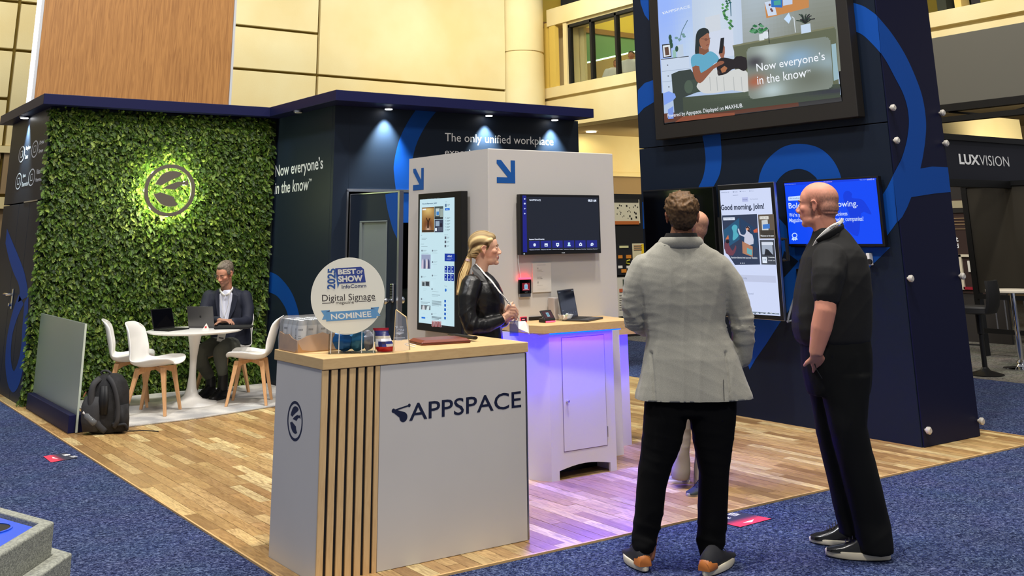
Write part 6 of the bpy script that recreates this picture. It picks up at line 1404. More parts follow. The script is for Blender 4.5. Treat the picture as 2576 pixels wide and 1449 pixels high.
class Head:
    def __init__(s, c, fwd, sc=1., roll=0., female=False, fat=0.):
        s.c = np.array(c, float); s.f = nrm(fwd); s.r = nrm(np.cross(s.f, [0, 0, 1])); s.u = np.cross(s.r, s.f); s.s = sc; s.female = female; s.fat = fat
    def P(s, x, y, z): return s.c+s.s*(x*s.r+y*s.f+z*s.u)
    def loc(s, v): d = (v-s.c)/s.s; return np.stack([d@s.r, d@s.f, d@s.u], -1)
    def E(s, mb, c, r, seg=16): mb.ell(s.P(*c), [q*s.s for q in r], seg, np.array([s.r, s.f, s.u]))
    def T(s, mb, pts, rad): mb.tube([s.P(*p) for p in pts], [q*s.s for q in rad], 8, up=tuple(s.u)); mb.ell(s.P(*pts[0]), (rad[0]*s.s,)*3, 8); mb.ell(s.P(*pts[-1]), (rad[-1]*s.s,)*3, 8)
    def build(s, mb, neck_to, nr=.055):
        k = .93 if s.female else 1.; ft = s.fat
        s.E(mb, (0, -.018, .040), (.074, .094, .076), 24); s.E(mb, (0, .030, .032), (.062, .052, .058), 20); s.E(mb, (0, -.052, -.005), (.060+ft, .048+ft, .062), 20)
        s.E(mb, (0, .028, -.022), ((.056+ft*.6)*k, .056, .074), 20); s.E(mb, (0, .026, -.070), ((.049+ft)*k, .050, .036+ft*.3), 18); s.E(mb, (0, .064, -.091), (.023*k+ft*.4, .020, .018), 12)
        for x in (-1, 1):
            s.E(mb, (x*.038*k, .056, -.018), (.022, .022, .019), 12); s.E(mb, (x*.030, .0715, .004), (.015, .0105, .0080 if s.female else .0095), 12)
            s.T(mb, [(x*.0125, .090, -.033), (x*.010, .097, -.034)], [.0085*k, .007])
            M = [(.076, .006, .018), (.083, -.010, .024), (.086, -.024, .012), (.082, -.020, -.008), (.076, -.006, -.030)]
            s.T(mb, [(x*(a+ft*.5), b, c) for a, b, c in M], [.005, .0055, .0055, .005, .006]); s.E(mb, (x*(.074+ft*.5), -.008, -.004), (.007, .015, .024), 10)
        nt = .099 if s.female else .1045; s.T(mb, [(0, .078, .014), (0, .087, -.006), (0, nt, -.026), (0, nt-.004, -.033)], [.0072, .0076, .0100*k, .0074])
        bq = .0042 if s.female else .0070; s.T(mb, [(-.042, .066, .020), (-.018, .078, .020), (.018, .078, .020), (.042, .066, .020)], [bq, bq, bq, bq])
        ly = -.004 if s.female else 0; s.T(mb, [(-.021, .076, -.057), (-.008, .086+ly, -.054), (.008, .086+ly, -.054), (.021, .076, -.057)], [.004, .0052, .0052, .004]); s.T(mb, [(-.017, .076, -.064), (0, .085+ly, -.066), (.017, .076, -.064)], [.0045, .006, .0045])
        a = s.P(0, -.018, -.045); b = np.array(neck_to, float); mb.tube([a, a*.5+b*.5, b], [nr*.96, nr, nr*1.12], 18, up=tuple(s.f)); mb.ell(b, (nr*1.12,)*3, 14)
    def eyes(s, parent, look=0., closed=.0):
        for x in (-1, 1):
            m_ = MB(); s.E(m_, (x*.0295, .0752-.003*closed, .004), (.0115, .0070, .0042*(1-closed)), 12); e = obj('eye', m_, M_eye, parent, smooth='all')
            m_ = MB(); s.E(m_, (x*.0295+look, .0800-.003*closed, .004-closed*.002), (.0042, .0026, .0038*(1-closed)), 10); obj('iris', m_, M_iris, e, smooth='all')
    def brows(s, parent, col):
        m_ = MB()
        for x in (-1, 1): s.T(m_, [(x*.014, .0865, .020), (x*.030, .0835, .0245), (x*.044, .0715, .020)], [.0028, .0032, .002])
        for i in range(len(m_.c)): m_.c[i] = col
        o = obj('eyebrows', m_, M_hair, parent, smooth='all')
        return o
def generic_hand(mb, w, d, n, side, curl=.35, s=1.):
    w = np.array(w, float); d = nrm(d); n = nrm(np.array(n)-d*(np.array(n)@d)); t = nrm(np.cross(d, n))*side
    def ring(c, a, b): return polyring(c, t, n, a*s, b*s, 14, 2.4)
    mb.rings([ring(w-d*.02*s, .027, .020), ring(w+d*.02*s, .033, .018), ring(w+d*.06*s, .041, .015), ring(w+d*.088*s, .040, .012)])
    for off, L in ((.030, .072), (.0103, .080), (-.0103, .074), (-.030, .058)):
        p = w+(d*.085+t*off)*s; dr = nrm(d+t*off*2.5); pts = [p-d*.012*s, p]; a = 0
        for k, f in enumerate((.42, .32, .26)):
            a += curl; dd = dr*math.cos(a)-n*math.sin(a); p = p+dd*L*f*s; pts.append(p)
        mb.tube(pts, [q*s for q in (.0092, .0092, .0084, .0078, .0066)], 8); mb.ell(pts[-1], (.0066*s,)*3, 8)
    p = w+(d*.02+t*.028)*s; d1 = nrm(d*.62+t*.72-n*.25); q1 = p+d1*.038*s; q2 = q1+nrm(d*.85+t*.35-n*.35)*.028*s
    mb.tube([p-d1*.015*s, p, q1, q2], [q*s for q in (.013, .0125, .0105, .008)], 8); mb.ell(q2, (.008*s,)*3, 8)
def finish_body(name, mb, label, voxel, head, tone, shade=None, smooth=5):
    me = remeshed('person', mb, voxel, smooth, .45)
    v = get_co(me); base = L3(tone)
    nz = fold(v, 60, 5)[:, None]; cols = base*(1+.05*nz)
    if head is not None:
        q = head.loc(v)
        # sockets pushed in a little
        no = get_no(me); dsp = np.zeros(len(v))
        for x in (-1, 1):
            dsp -= .0035*np.exp(-(((q[:, 0]-x*.017)/.010)**2+((q[:, 2]-.004)/.010)**2+((q[:, 1]-.075)/.03)**2))
            dsp -= .003*np.exp(-(((q[:, 0]-x*.079)/.012)**2+((q[:, 1]+.010)/.008)**2+((q[:, 2]-.004)/.010)**2))
        v = v+no*dsp[:, None]; set_co(me, v)
        lips = np.exp(-((q[:, 0]/.019)**4+((q[:, 2]+.060)/.009)**4))*(q[:, 1] > .074); lc = L3((168, 92, 86))
        cols = cols*(1-.65*lips[:, None])+lc*.65*lips[:, None]
        red = np.exp(-(((np.abs(q[:, 0])-.040)/.02)**2+((q[:, 2]+.03)/.02)**2))*(q[:, 1] > .03)+.8*np.exp(-((q[:, 0]/.014)**2+((q[:, 2]+.03)/.012)**2))*(q[:, 1] > .09)+.6*(np.abs(q[:, 0]) > .077)*(np.abs(q[:, 2]) < .05)*(np.abs(q[:, 1]) < .05)
        cols = cols*(1-.22*np.clip(red, 0, 1)[:, None]*np.array([.2, 1, 1]))
        if shade: cols = shade(q, cols, v)
    paint(me, np.clip(cols, 0, 1))
    o = obj(name, me, M_skin, None, smooth='all'); tag(o, label, 'person'); return o
def cloth(name, mb, m, parent, voxel, amp=.004, k=22, seed=1, smooth=8, stretch=(1, 1, 1), mask=None):
    me = remeshed(name, mb, voxel, smooth)
    if amp: wrinkle(me, amp, k, seed, stretch, mask)
    return obj(name, me, m, parent, smooth='all')
def shoe(parent, heel, toe, w, up_m, sole_m, h=.075, name='shoe', sole_h=.022, heel_m=None, z0=0.):
    heel = np.array([heel[0], heel[1], z0]); toe = np.array([toe[0], toe[1], z0]); d = toe-heel; L = np.linalg.norm(d); d = d/L; q = np.array([-d[1], d[0], 0]); U = np.array([0, 0, 1.])
    def outline(f, z, sc=1.):   # plan outline
        ts = np.linspace(0, 2*PI, 25)[:-1]; P = []
        for t in ts:
            x = .5-.5*math.cos(t); y = math.sin(t); wf = w*(.72+.34*math.sin(PI*min(1, max(0, (x-.05)/.95))**1.2)) * (1 if abs(y) else 1)
            P.append(heel+d*(L*(.5+(x-.5)*sc))+q*(np.sign(y)*abs(y)**.75*wf*.5*sc)+U*z)
        return P
    m_ = MB(); m_.rings([outline(0, .001, .96), outline(0, .005, 1.0), outline(0, sole_h, 1.0), outline(0, sole_h+.004, .97)]); o = obj(name, m_, sole_m, parent, smooth=50)
    o.name = name; 
    m_ = MB()
    def sec(x, hh, ww): # cross section at x
        c = heel+d*L*x; return [c+q*(ww*math.cos(a))+U*(sole_h+(hh-sole_h)*max(0, math.sin(a))**.8 if math.sin(a) > 0 else sole_h-.004) for a in np.linspace(0, 2*PI, 19)[:-1]]
    m_.rings([sec(.02, h*.85, w*.26), sec(.08, h*1.25, w*.36), sec(.25, h*1.45, w*.38), sec(.42, h*1.35, w*.40), sec(.55, h*.98, w*.44), sec(.72, h*.70, w*.46), sec(.88, h*.55, w*.40), sec(.97, h*.42, w*.22)])
    u = obj('shoe_upper', m_, up_m, o, smooth=60)
    for i in range(4):
        x = .50+.055*i; c = heel+d*L*x; hh = h*(1.20-.13*i); m2 = MB(); m2.tube([c+q*(w*.17)+U*hh, c+U*(hh+.012), c-q*(w*.17)+U*hh], .0025, 6); obj('lace', m2, M_black if heel_m is None else mat('lace_dark', (40, 40, 44)), o)
    if heel_m:
        m_ = MB(); m_.rings([[p for p in sec(-.005, h*.8, w*.30)], [p for p in sec(.08, h*1.05, w*.385)], [p for p in sec(.22, h*.85, w*.40)]]); obj('heel_patch', m_, heel_m, o, smooth=60)
    return o
def basic_body(mb, F, pelvis, feet, sh, neck, r=.9):
    """slim continuous trunk and legs under the clothes; all points world"""
    pelvis = np.array(pelvis); neck = np.array(neck)
    mb.tube([pelvis, pelvis*.5+neck*.5, neck], [.12*r, .125*r, .07*r], 14); mb.ell(pelvis, (.13*r, .11*r, .11*r), 14)
    for hip, knee, ank in feet:
        mb.tube([hip, knee, ank], [.075*r, .055*r, .038*r], 12); mb.ell(hip, (.078*r,)*3, 10); mb.ell(ank, (.04*r,)*3, 10)
    mb.tube([sh[0], neck, sh[1]], [.05*r, .06*r, .05*r], 12)
def lanyard(parent, F, pts, w=.010, name='lanyard', m=None, up=None):
    m_ = MB(); P = smooth_open([F.W(*p) for p in pts], 4); m_.tube(P, w, 8, rb=.0018, up=tuple(up if up is not None else FH)); return obj(name, m_, m or mat('lanyard_white', (226, 222, 214), rough=.6), parent, smooth='all')

# ------------------------------------------------------------------ man in the grey blazer, back to the camera
F = Fig(hdist(onZ(1705, 1425)))
M_blz = mat('blazer_grey', (158, 155, 143), rough=.85, sheen=.2, bump=(420, .4, .001), vary=(300, (138, 136, 124), 1.2)); M_trk = mat('trousers_black', (8, 8, 9), rough=.9, spec=.15); M_blk = mat('shirt_black', (18, 17, 17), rough=.85, bump=(300, .3, .001))
body = MB(); H1 = Head(F.W(1716, 545, .02), FH*1+RH*.12+np.array([0, 0, .10]), 1.10)
H1.build(body, F.W(1708, 622, 0), .062)
shl, shr = F.W(1625, 668), F.W(1800, 672)
basic_body(body, F, F.W(1722, 965, .02), [(F.W(1680, 985), F.W(1655, 1180, .01), F.W(1632, 1395)), (F.W(1775, 985), F.W(1800, 1180, .01), F.W(1792, 1408))], (shl, shr), F.W(1710, 650))
for a, b, c, dd, sd in ((shl, (1595, 795, .04), (1650, 828, .26), 1, 1), (shr, (1858, 800, .02), (1852, 868, .06), 1, -1)):
    P0, P1, P2 = a, F.W(*b), F.W(*c); body.tube([P0, P1, P2], [.045, .038, .026], 10); generic_hand(body, P2, (P2-P1), FH if sd < 0 else np.array([0, 0, 1.]), sd, .5, 1.05)
def shade1(q, cols, v):
    m = ((q[:, 2] < -.01)*(q[:, 2] > -.09)*(q[:, 1] < 0))[:, None]*.25; return cols*(1-m)+L3((96, 66, 50))*m
m1 = finish_body('person', body, 'person in a light grey blazer and black trousers standing with the back to the camera', .0075, H1, (168, 112, 82), shade1)
jk = MB()
F.loft(jk, [(1668, 1757, 603, .080, .02), (1650, 1772, 613, .098, .02), (1622, 1806, 636, .11, .02), (1602, 1830, 668, .125, .02), (1600, 1832, 705, .135, .02), (1612, 1826, 760, .135, .02), (1622, 1824, 810, .13, .02), (1628, 1834, 850, .135, .02), (1620, 1856, 900, .15, .02), (1610, 1874, 950, .16, .02), (1599, 1890, 992, .168, .02), (1595, 1896, 1040, .172, .02)], 2.6, 28)
F.limb(jk, [(1622, 672, .02), (1602, 715, .02), (1592, 765, .03), (1597, 805, .06)], [.078, .074, .068, .064]); F.limb(jk, [(1597, 805, .06), (1625, 822, .16), (1660, 830, .26)], [.062, .054, .045])
F.limb(jk, [(1806, 676, .02), (1838, 715, .02), (1856, 765, .02), (1866, 808, .02)], [.080, .076, .070, .066]); F.limb(jk, [(1866, 808, .02), (1872, 850, .02), (1868, 900, .05)], [.066, .060, .052])
jm = remeshed('blazer', jk, .0085, 6)
def hem(me, z):
    bm = bmesh.new(); bm.from_mesh(me); r_ = bmesh.ops.bisect_plane(bm, geom=bm.verts[:]+bm.edges[:]+bm.faces[:], plane_co=(0, 0, z), plane_no=(0, 0, -1), clear_outer=True)
    ed = [e for e in r_['geom_cut'] if isinstance(e, bmesh.types.BMEdge)]
    bmesh.ops.holes_fill(bm, edges=ed); bm.to_mesh(me); bm.free()
v = get_co(jm); no = get_no(jm)
cpx = lambda x, y, dd=0: F.W(x, y, dd)
zc = v[:, 2]; h = fold(v, 12, 3, 5, (1.2, 1.2, .4))*.008+crease(v, 16, 8, 6, (1.2, 1.2, .28), 2.0)*.020+crease(v, 30, 18, 5, (.5, .5, 1.2))*.004
el1 = np.exp(-np.sum((v-cpx(1592, 790, .03))**2, 1)/.012); el2 = np.exp(-np.sum((v-cpx(1866, 815, .02))**2, 1)/.014)
sl = crease(v, 46, 21, 5, (.5, .5, 1.8), 1.6); h += (el1+el2)*sl*.040
# centre seam and side vents
xr = v@RH; seam = (cpx(1722, 800))@RH; h -= .002*np.exp(-((xr-seam)/.004)**2)*(zc < cpx(1722, 640)[2])
back = (v@FH) < (cpx(1722, 800, .02)@FH)
for vx, top in ((1822, 880), (1636, 880)):
    p = cpx(vx, 940)@RH; h -= .012*np.exp(-((xr-p)/.006)**2)*(zc < cpx(vx, top)[2])*back
v = v+no*h[:, None]; set_co(jm, v); hem(jm, float(F.W(1745, 1012, -.14)[2]))
jo = obj('blazer', jm, M_blz, m1, smooth='all')
m_ = MB(); F.loft(m_, [(1650, 1774, 622, .112, .02), (1658, 1767, 604, .106, .018), (1663, 1761, 597, .103, .016), (1667, 1758, 596, .098, .015), (1668, 1757, 606, .096, .015)], 2.4, 26); obj('collar', m_, M_blz, jo, smooth='all')
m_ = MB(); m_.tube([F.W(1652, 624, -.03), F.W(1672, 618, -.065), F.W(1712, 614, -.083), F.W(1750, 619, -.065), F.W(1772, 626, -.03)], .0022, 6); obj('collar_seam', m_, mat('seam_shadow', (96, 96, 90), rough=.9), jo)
m_ = MB(); F.loft(m_, [(1668, 1758, 612, .098, .015), (1672, 1754, 594, .094, .015), (1676, 1751, 586, .090, .015)], 2.3, 24); obj('shirt_collar', m_, M_blk, m1, smooth='all')
for vx in (1822,):
    m_ = MB(); A_ = F.W(vx-2, 955, -.137); B_ = F.W(vx, 1008, -.148); m_.tube([A_, B_], .0018, 5); obj('vent', m_, mat('vent_dark', (52, 52, 50), rough=.9), jo)
# flap pockets
for x0_, y0_, x1_, y1_, dd in ():
    m_ = MB(); m_.tube([F.W(x0_, y0_, dd), F.W(x1_, y1_, dd)], .004, 6); obj('pocket_flap', m_, M_blz, jo)
tk = MB()
F.loft(tk, [(1634, 1850, 960, .13, .02), (1622, 1853, 1005, .13, .02), (1620, 1852, 1040, .125, .02)], 2.5)
F.loft(tk, [(1621, 1738, 1010, .12, .01), (1618, 1727, 1060, .115, .01), (1613, 1712, 1124, .105, .01), (1606, 1692, 1170, .10, .01), (1602, 1676, 1220, .095, .01), (1597, 1668, 1290, .09, .01), (1592, 1656, 1345, .085, .01), (1590, 1650, 1366, .09, .0), (1592, 1644, 1386, .085, .0)], 2.2)
F.loft(tk, [(1732, 1852, 1010, .12, .01), (1736, 1850, 1062, .115, .01), (1746, 1842, 1124, .105, .01), (1758, 1832, 1186, .10, .01), (1757, 1831, 1248, .095, .01), (1755, 1828, 1310, .09, .01), (1752, 1825, 1362, .088, .01), (1756, 1818, 1382, .092, .0), (1761, 1812, 1402, .085, .0)], 2.2)
kn = lambda v: .5+1.2*np.exp(-((v[:, 2]-.12)/.10)**2)+.6*np.exp(-((v[:, 2]-.55)/.10)**2)
cloth('trousers', tk, M_trk, m1, .009, .005, 26, 4, 6, (.8, .8, 1.7), kn)
M_sole = mat('sole_cream', (226, 216, 190), rough=.6); M_shk = mat('shoe_knit', (34, 34, 38), rough=.85); M_tan = mat('tan_leather', (176, 104, 46), rough=.5)
def gz(x, y): return onZ(x, y, 0.)
shoe(m1, gz(1625, 1440), gz(1578, 1398), .105, M_shk, M_sole, .085, heel_m=M_tan, sole_h=.03); shoe(m1, gz(1772, 1452), gz(1842, 1405), .105, M_shk, M_sole, .085, heel_m=M_tan, sole_h=.03)
# curly dark hair
hm = MB(); H1.E(hm, (0, -.020, .046), (.084, .103, .084), 24); H1.E(hm, (0, -.058, .0), (.072, .056, .066), 18); H1.E(hm, (0, .035, .07), (.072, .055, .05), 18)
for x in (-1, 1): H1.E(hm, (x*.066, .0, .022), (.016, .034, .034), 12)
r2 = np.random.default_rng(4)
for k in range(150):
    th = r2.uniform(0, 2*PI); ph = math.asin(r2.uniform(-.15, 1)); d = np.array([math.cos(th)*math.cos(ph), math.sin(th)*math.cos(ph), math.sin(ph)]); p = d*np.array([.086, .104, .084])+[0, -.02, .046]
    hm.ell(H1.P(*p), (.010*1.1, .007*1.1, .006*1.1), 6, np.array([nrm(r2.normal(size=3)), nrm(r2.normal(size=3)), [0, 0, 1.]]))
me = remeshed('hair', hm, .0055, 2); v = get_co(me); h = fold(v, 230, 3)*.0045+fold(v, 110, 6)*.004; v = v+get_no(me)*h[:, None]; set_co(me, v)
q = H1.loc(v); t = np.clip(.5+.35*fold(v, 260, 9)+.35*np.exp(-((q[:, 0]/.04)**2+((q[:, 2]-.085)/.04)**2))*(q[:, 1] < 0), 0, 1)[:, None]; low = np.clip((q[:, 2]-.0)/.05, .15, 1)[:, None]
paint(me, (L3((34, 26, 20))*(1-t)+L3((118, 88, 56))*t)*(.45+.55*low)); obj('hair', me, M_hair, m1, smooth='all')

# ------------------------------------------------------------------ bald man behind him
F = Fig(hdist(onZ(1712, 1228)))
body = MB(); H2 = Head(F.W(1744, 572, .0), FH*.55-RH*.80+np.array([0, 0, .05]), 1.04)
H2.build(body, F.W(1748, 640, .02), .058)
sl_, sr_ = F.W(1702, 668), F.W(1806, 664)
basic_body(body, F, F.W(1745, 895), [(F.W(1722, 905), F.W(1716, 1070), F.W(1712, 1180)), (F.W(1768, 905), F.W(1764, 1070), F.W(1764, 1205))], (sl_, sr_), F.W(1750, 655), .8)
for sh, e_, w_, sd in ((sl_, (1690, 760, 0), (1700, 850, -.05), 1), (sr_, (1815, 770, 0), (1800, 850, -.12), -1)):
    P1, P2 = F.W(*e_), F.W(*w_); body.tube([sh, P1, P2], [.045, .038, .026], 10); generic_hand(body, P2, P2-P1, RH, sd, .4)
def shade_bald(q, cols, v):
    side = np.clip((.085-q[:, 2])/.05, 0, 1)*np.clip((.045-q[:, 1])/.03, 0, 1)*np.clip((q[:, 2]+.075)/.03, 0, 1)*(np.abs(q[:, 0]) < .077)
    nz = np.clip(.6+.5*fold(v, 420, 2), 0, 1); m = (side*nz*.72)[:, None]; return cols*(1-m)+L3((104, 84, 70))*m
m2 = finish_body('person', body, 'bald person in a black shirt and beige trousers hidden behind the grey blazer', .009, H2, (204, 150, 122), shade_bald)
H2.eyes(m2)
tk = MB(); F.loft(tk, [(1728, 1768, 612, .055), (1712, 1792, 628, .085), (1700, 1816, 645, .10), (1694, 1822, 670, .12), (1700, 1812, 740, .13), (1704, 1802, 800, .13), (1706, 1800, 900, .13), (1708, 1798, 925, .13)], 2.5)
F.limb(tk, [(1704, 672, 0), (1694, 720, 0), (1692, 765, 0)], [.068, .060, .056]); F.limb(tk, [(1804, 668, 0), (1814, 720, 0), (1816, 770, 0)], [.070, .062, .056]); cloth('shirt', tk, M_blk, m2, .010, .004, 22, 6)
tk = MB(); F.loft(tk, [(1706, 1800, 890, .12), (1706, 1800, 950, .12)], 2.4); F.loft(tk, [(1706, 1754, 930, .10), (1702, 1750, 1000, .09), (1698, 1738, 1080, .08), (1694, 1734, 1140, .08), (1688, 1736, 1185, .085), (1690, 1733, 1205, .08)], 2.2); F.loft(tk, [(1750, 1802, 930, .10), (1752, 1800, 1000, .09), (1750, 1794, 1080, .08), (1748, 1790, 1150, .08), (1744, 1786, 1215, .08), (1748, 1782, 1225, .08)], 2.2)
M_kh = mat('trousers_beige', (138, 128, 116), rough=.85); cloth('trousers', tk, M_kh, m2, .009, .006, 28, 5, 5, (.7, .7, 1.6))
M_sh2 = mat('shoe_grey', (150, 146, 138), rough=.7); shoe(m2, gz(1736, 1218), gz(1668, 1212), .10, M_sh2, M_sole, .06)
shoe(m2, gz(1790, 1238), gz(1730, 1252), .10, mat('shoe_dark_green', (26, 34, 32), rough=.7), mat('sole_grey', (150, 146, 140)), .065)

# ------------------------------------------------------------------ bald man in the black polo, hand in pocket
F = Fig(hdist(onZ(2160, 1400)))
body = MB(); H3 = Head(F.W(2055, 517, .0), FH*.52-RH*.86+np.array([0, 0, .02]), 1.13, fat=.008)
H3.build(body, F.W(2087, 604, .0), .070)
sh_n = F.W(2085, 655, -.20); sh_f = F.W(2100, 650, .20)
basic_body(body, F, F.W(2115, 900), [(F.W(2100, 930, .08), F.W(2108, 1130, .08), F.W(2138, 1325, .09)), (F.W(2130, 930, -.08), F.W(2144, 1130, -.07), F.W(2203, 1370, -.04))], (sh_n, sh_f), F.W(2095, 625), .95)
eb, wr_ = F.W(2076, 780, -.25), F.W(2052, 890, -.20)
body.tube([sh_n, F.W(2078, 715, -.235), eb, eb*.6+wr_*.4, wr_], [.045, .054, .0575, .056, .036], 16); body.ell(F.W(2078, 770, -.235), (.056, .056, .06), 14)
generic_hand(body, wr_, F.W(2068, 946, -.06)-wr_, -FH, 1, .10, 1.1)
e2, w2 = F.W(2068, 775, .28), F.W(2050, 890, .18); body.tube([sh_f, e2, w2], [.05, .045, .03], 10); generic_hand(body, w2, w2-e2, FH, -1, .3, 1.05)
def shade3(q, cols, v):
    cols = shade_bald(q, cols, v)
    for z in (-.030, -.045):
        m = (np.exp(-((q[:, 2]-z-.1*np.abs(q[:, 0])*0)/.0022)**2)*np.clip((-.045-q[:, 1])/.02, 0, 1)*(np.abs(q[:, 0]) < .066))[:, None]*.45; cols = cols*(1-m)+L3((90, 56, 42))*m
    red = np.clip(.5+.5*fold(v, 30, 12), 0, 1)[:, None]*.12; return cols*(1-red*np.array([0, 1, 1]))
m3 = finish_body('person', body, 'bald person in a black short-sleeved shirt, one hand in the pocket', .0062, H3, (214, 152, 126), shade3)
v = get_co(m3.data); no = get_no(m3.data); q = H3.loc(v); a = np.zeros(len(v))
for z, k in ((-.030, -.004), (-.038, .003), (-.046, -.004)): a += k*np.exp(-((q[:, 2]-z)/.0035)**2)*np.clip((-.04-q[:, 1])/.02, 0, 1)*(np.abs(q[:, 0]) < .075)
set_co(m3.data, v+no*a[:, None]); H3.eyes(m3); H3.brows(m3, (120, 92, 74))
tk = MB()
F.loft(tk, [(2050, 2120, 572, .082, .0), (2046, 2130, 584, .10, .0), (2042, 2144, 600, .125, 0), (2034, 2158, 620, .16, 0), (2022, 2176, 645, .19, 0), (2012, 2186, 690, .205, 0), (2002, 2189, 740, .205, 0), (1996, 2190, 790, .20, 0), (1996, 2189, 825, .195, 0), (2004, 2186, 852, .185, 0), (2020, 2176, 868, .16, 0)], 2.35, 30)
F.limb(tk, [(2086, 652, -.15), (2082, 690, -.215), (2077, 738, -.235)], [.095, .090, .080]); F.limb(tk, [(2090, 650, .16), (2080, 690, .22), (2072, 735, .24)], [.09, .085, .078])
pm = remeshed('polo_shirt', tk, .0085, 6); v = get_co(pm); no = get_no(pm); h = fold(v, 12, 7, 5, (1, 1, .6))*.006+crease(v, 17, 12, 6, (1, 1, .6), 2.)*.016
arm = np.exp(-np.sum((v-F.W(2095, 690, -.2))**2, 1)/.02); h += arm*fold(v, 45, 31, 4, (1.5, 1.5, .5))*.006; set_co(pm, v+no*h[:, None])
M_polo = mat('polo_black', (17, 16, 15), rough=.85, bump=(500, .4, .0008)); po_ = obj('polo_shirt', pm, M_polo, m3, smooth='all')
m_ = MB(); C = [(2116, 556, .01), (2122, 566, -.06), (2108, 572, -.115), (2084, 586, -.12), (2060, 602, -.09), (2050, 612, -.02)]
F2 = [F.W(x, y+6, dd) for x, y, dd in C]; m_.tube(F2, .0045, 8, rb=.019, up=(0, 0, 1)); obj('collar', m_, M_polo, m3, smooth='all')
ln = lanyard(m3, F, [(2120, 552, .0), (2112, 561, -.085), (2094, 570, -.115), (2074, 586, -.115), (2056, 606, -.085), (2044, 630, -.03)], .0105)
pl_ = PlaneG(F.W(2097, 569, -.13), F.W(2113, 563, -.10)-F.W(2084, 577, -.13), (0, 0, 1)); m_ = MB(); fit_text(m_, pl_, 'APPSPACE', -.035, -.006, .035, .006, None, .004, .03); obj('lettering', m_, M_ink, ln)
tk = MB(); F.loft(tk, [(2014, 2184, 850, .175, 0), (2018, 2190, 885, .185, 0), (2020, 2190, 925, .185, 0), (2030, 2188, 970, .17, 0), (2036, 2184, 990, .16, 0)], 2.3, 26)
F.loft(tk, [(2024, 2150, 940, .10, .08), (2040, 2150, 1000, .10, .08), (2053, 2150, 1082, .10, .08), (2074, 2158, 1173, .095, .08), (2089, 2162, 1233, .09, .08), (2102, 2166, 1290, .085, .09), (2111, 2166, 1325, .085, .09), (2114, 2160, 1345, .08, .09)], 2.2)
F.loft(tk, [(2062, 2190, 940, .11, -.08), (2070, 2184, 1000, .11, -.08), (2085, 2177, 1070, .105, -.08), (2100, 2190, 1130, .10, -.07), (2118, 2208, 1190, .10, -.06), (2132, 2222, 1250, .095, -.05), (2146, 2238, 1310, .09, -.04), (2156, 2245, 1360, .09, -.04), (2160, 2246, 1390, .09, -.04)], 2.2)
cloth('trousers', tk, mat('trousers_charcoal', (12, 13, 13), rough=.85, spec=.25), m3, .009, .0065, 17, 9, 6, (1, 1, .8))
m_ = MB(); m_.tube([F.W(2010, 866, -.1), F.W(2040, 872, -.165), F.W(2110, 868, -.18), F.W(2180, 850, -.1)], .018, 8, rb=.006, up=(0, 0, 1)); None
m_ = MB(); m_.tube([F.W(2046, 905, -.172), F.W(2054, 930, -.178), F.W(2068, 952, -.176)], .003, 6); obj('pocket_edge', m_, M_black, m3)
M_shb = mat('shoe_black_leather', (20, 20, 22), rough=.22, spec=.6)
shoe(m3, gz(2242, 1408), gz(2076, 1396), .115, M_shb, M_sole, .082, sole_h=.03); shoe(m3, gz(2178, 1372), gz(2036, 1362), .11, M_shb, M_sole, .08, sole_h=.022)

# ------------------------------------------------------------------ woman behind the counter
F = Fig(hdist((4.11, 6.22, 0)))
body = MB(); H4 = Head(F.W(1222, 627, .0), RH*1.0-FH*.02+np.array([0, 0, .06]), 1.02, female=True)
H4.build(body, F.W(1206, 692, .0), .047)
sn, sf = F.W(1192, 722, -.125), F.W(1198, 722, .125)
basic_body(body, F, F.W(1215, 870), [(F.W(1208, 890, -.08), F.W(1214, 1060, -.08), F.W(1205, 1210, -.08)), (F.W(1216, 890, .08), F.W(1222, 1060, .08), F.W(1216, 1210, .08))], (sn, sf), F.W(1205, 702), .85)
body.tube([sn, F.W(1178, 752, -.185), F.W(1180, 792, -.21), F.W(1190, 819, -.215), F.W(1226, 818, -.17), F.W(1268, 801, -.09)], [.036, .036, .032, .032, .028, .024], 12); body.tube([sf, F.W(1190, 760, .18), F.W(1194, 817, .21), F.W(1276, 806, .02)], [.036, .035, .032, .024], 12)
def whand(off, dx, dy):
    body.ell(F.W(1279+dx, 788+dy, -.055+off), (.030, .020, .036), 14, np.array([RH, FH, [0, 0, 1.]])); body.tube([F.W(1266+dx, 802+dy, -.075+off), F.W(1276+dx, 792+dy, -.058+off)], [.024, .026], 12)
    for i, (y, L) in enumerate(((770, 1.), (777.5, 1.08), (785, 1.), (792, .85))):
        x = 1284-i*.6+dx; y += dy; body.tube([F.W(x-5, y+1, -.06+off), F.W(x, y, -.068+off), F.W(x+11*L, y+1, -.052+off), F.W(x+15*L, y+7, -.034+off), F.W(x+8*L, y+10, -.020+off)], [.009, .0095, .0085, .008, .007], 8); body.ell(F.W(x+8*L, y+10, -.020+off), (.007,)*3, 8)
    body.tube([F.W(1270+dx, 782+dy, -.07+off), F.W(1279+dx, 768+dy, -.066+off), F.W(1290+dx, 761+dy, -.05+off)], [.011, .0105, .0085], 8); body.ell(F.W(1290+dx, 761+dy, -.05+off), (.0085,)*3, 8)
whand(.0, 0, 0); whand(.062, 4, 6)
def shade4(q, cols, v):
    m = np.exp(-(((q[:, 1]-.02)/.03)**2+((q[:, 2]+.04)/.03)**2))[:, None]*.15; cols = cols*(1-m*np.array([0, 1, 1])); l = (np.exp(-((q[:, 0]/.021)**4+((q[:, 2]+.060)/.0085)**4))*(q[:, 1] > .070))[:, None]*.7; return cols*(1-l)+L3((176, 84, 84))*l
m4 = finish_body('person', body, 'person with a blonde ponytail in a black satin jacket standing behind the counter', .0048, H4, (226, 176, 146), shade4, 6)
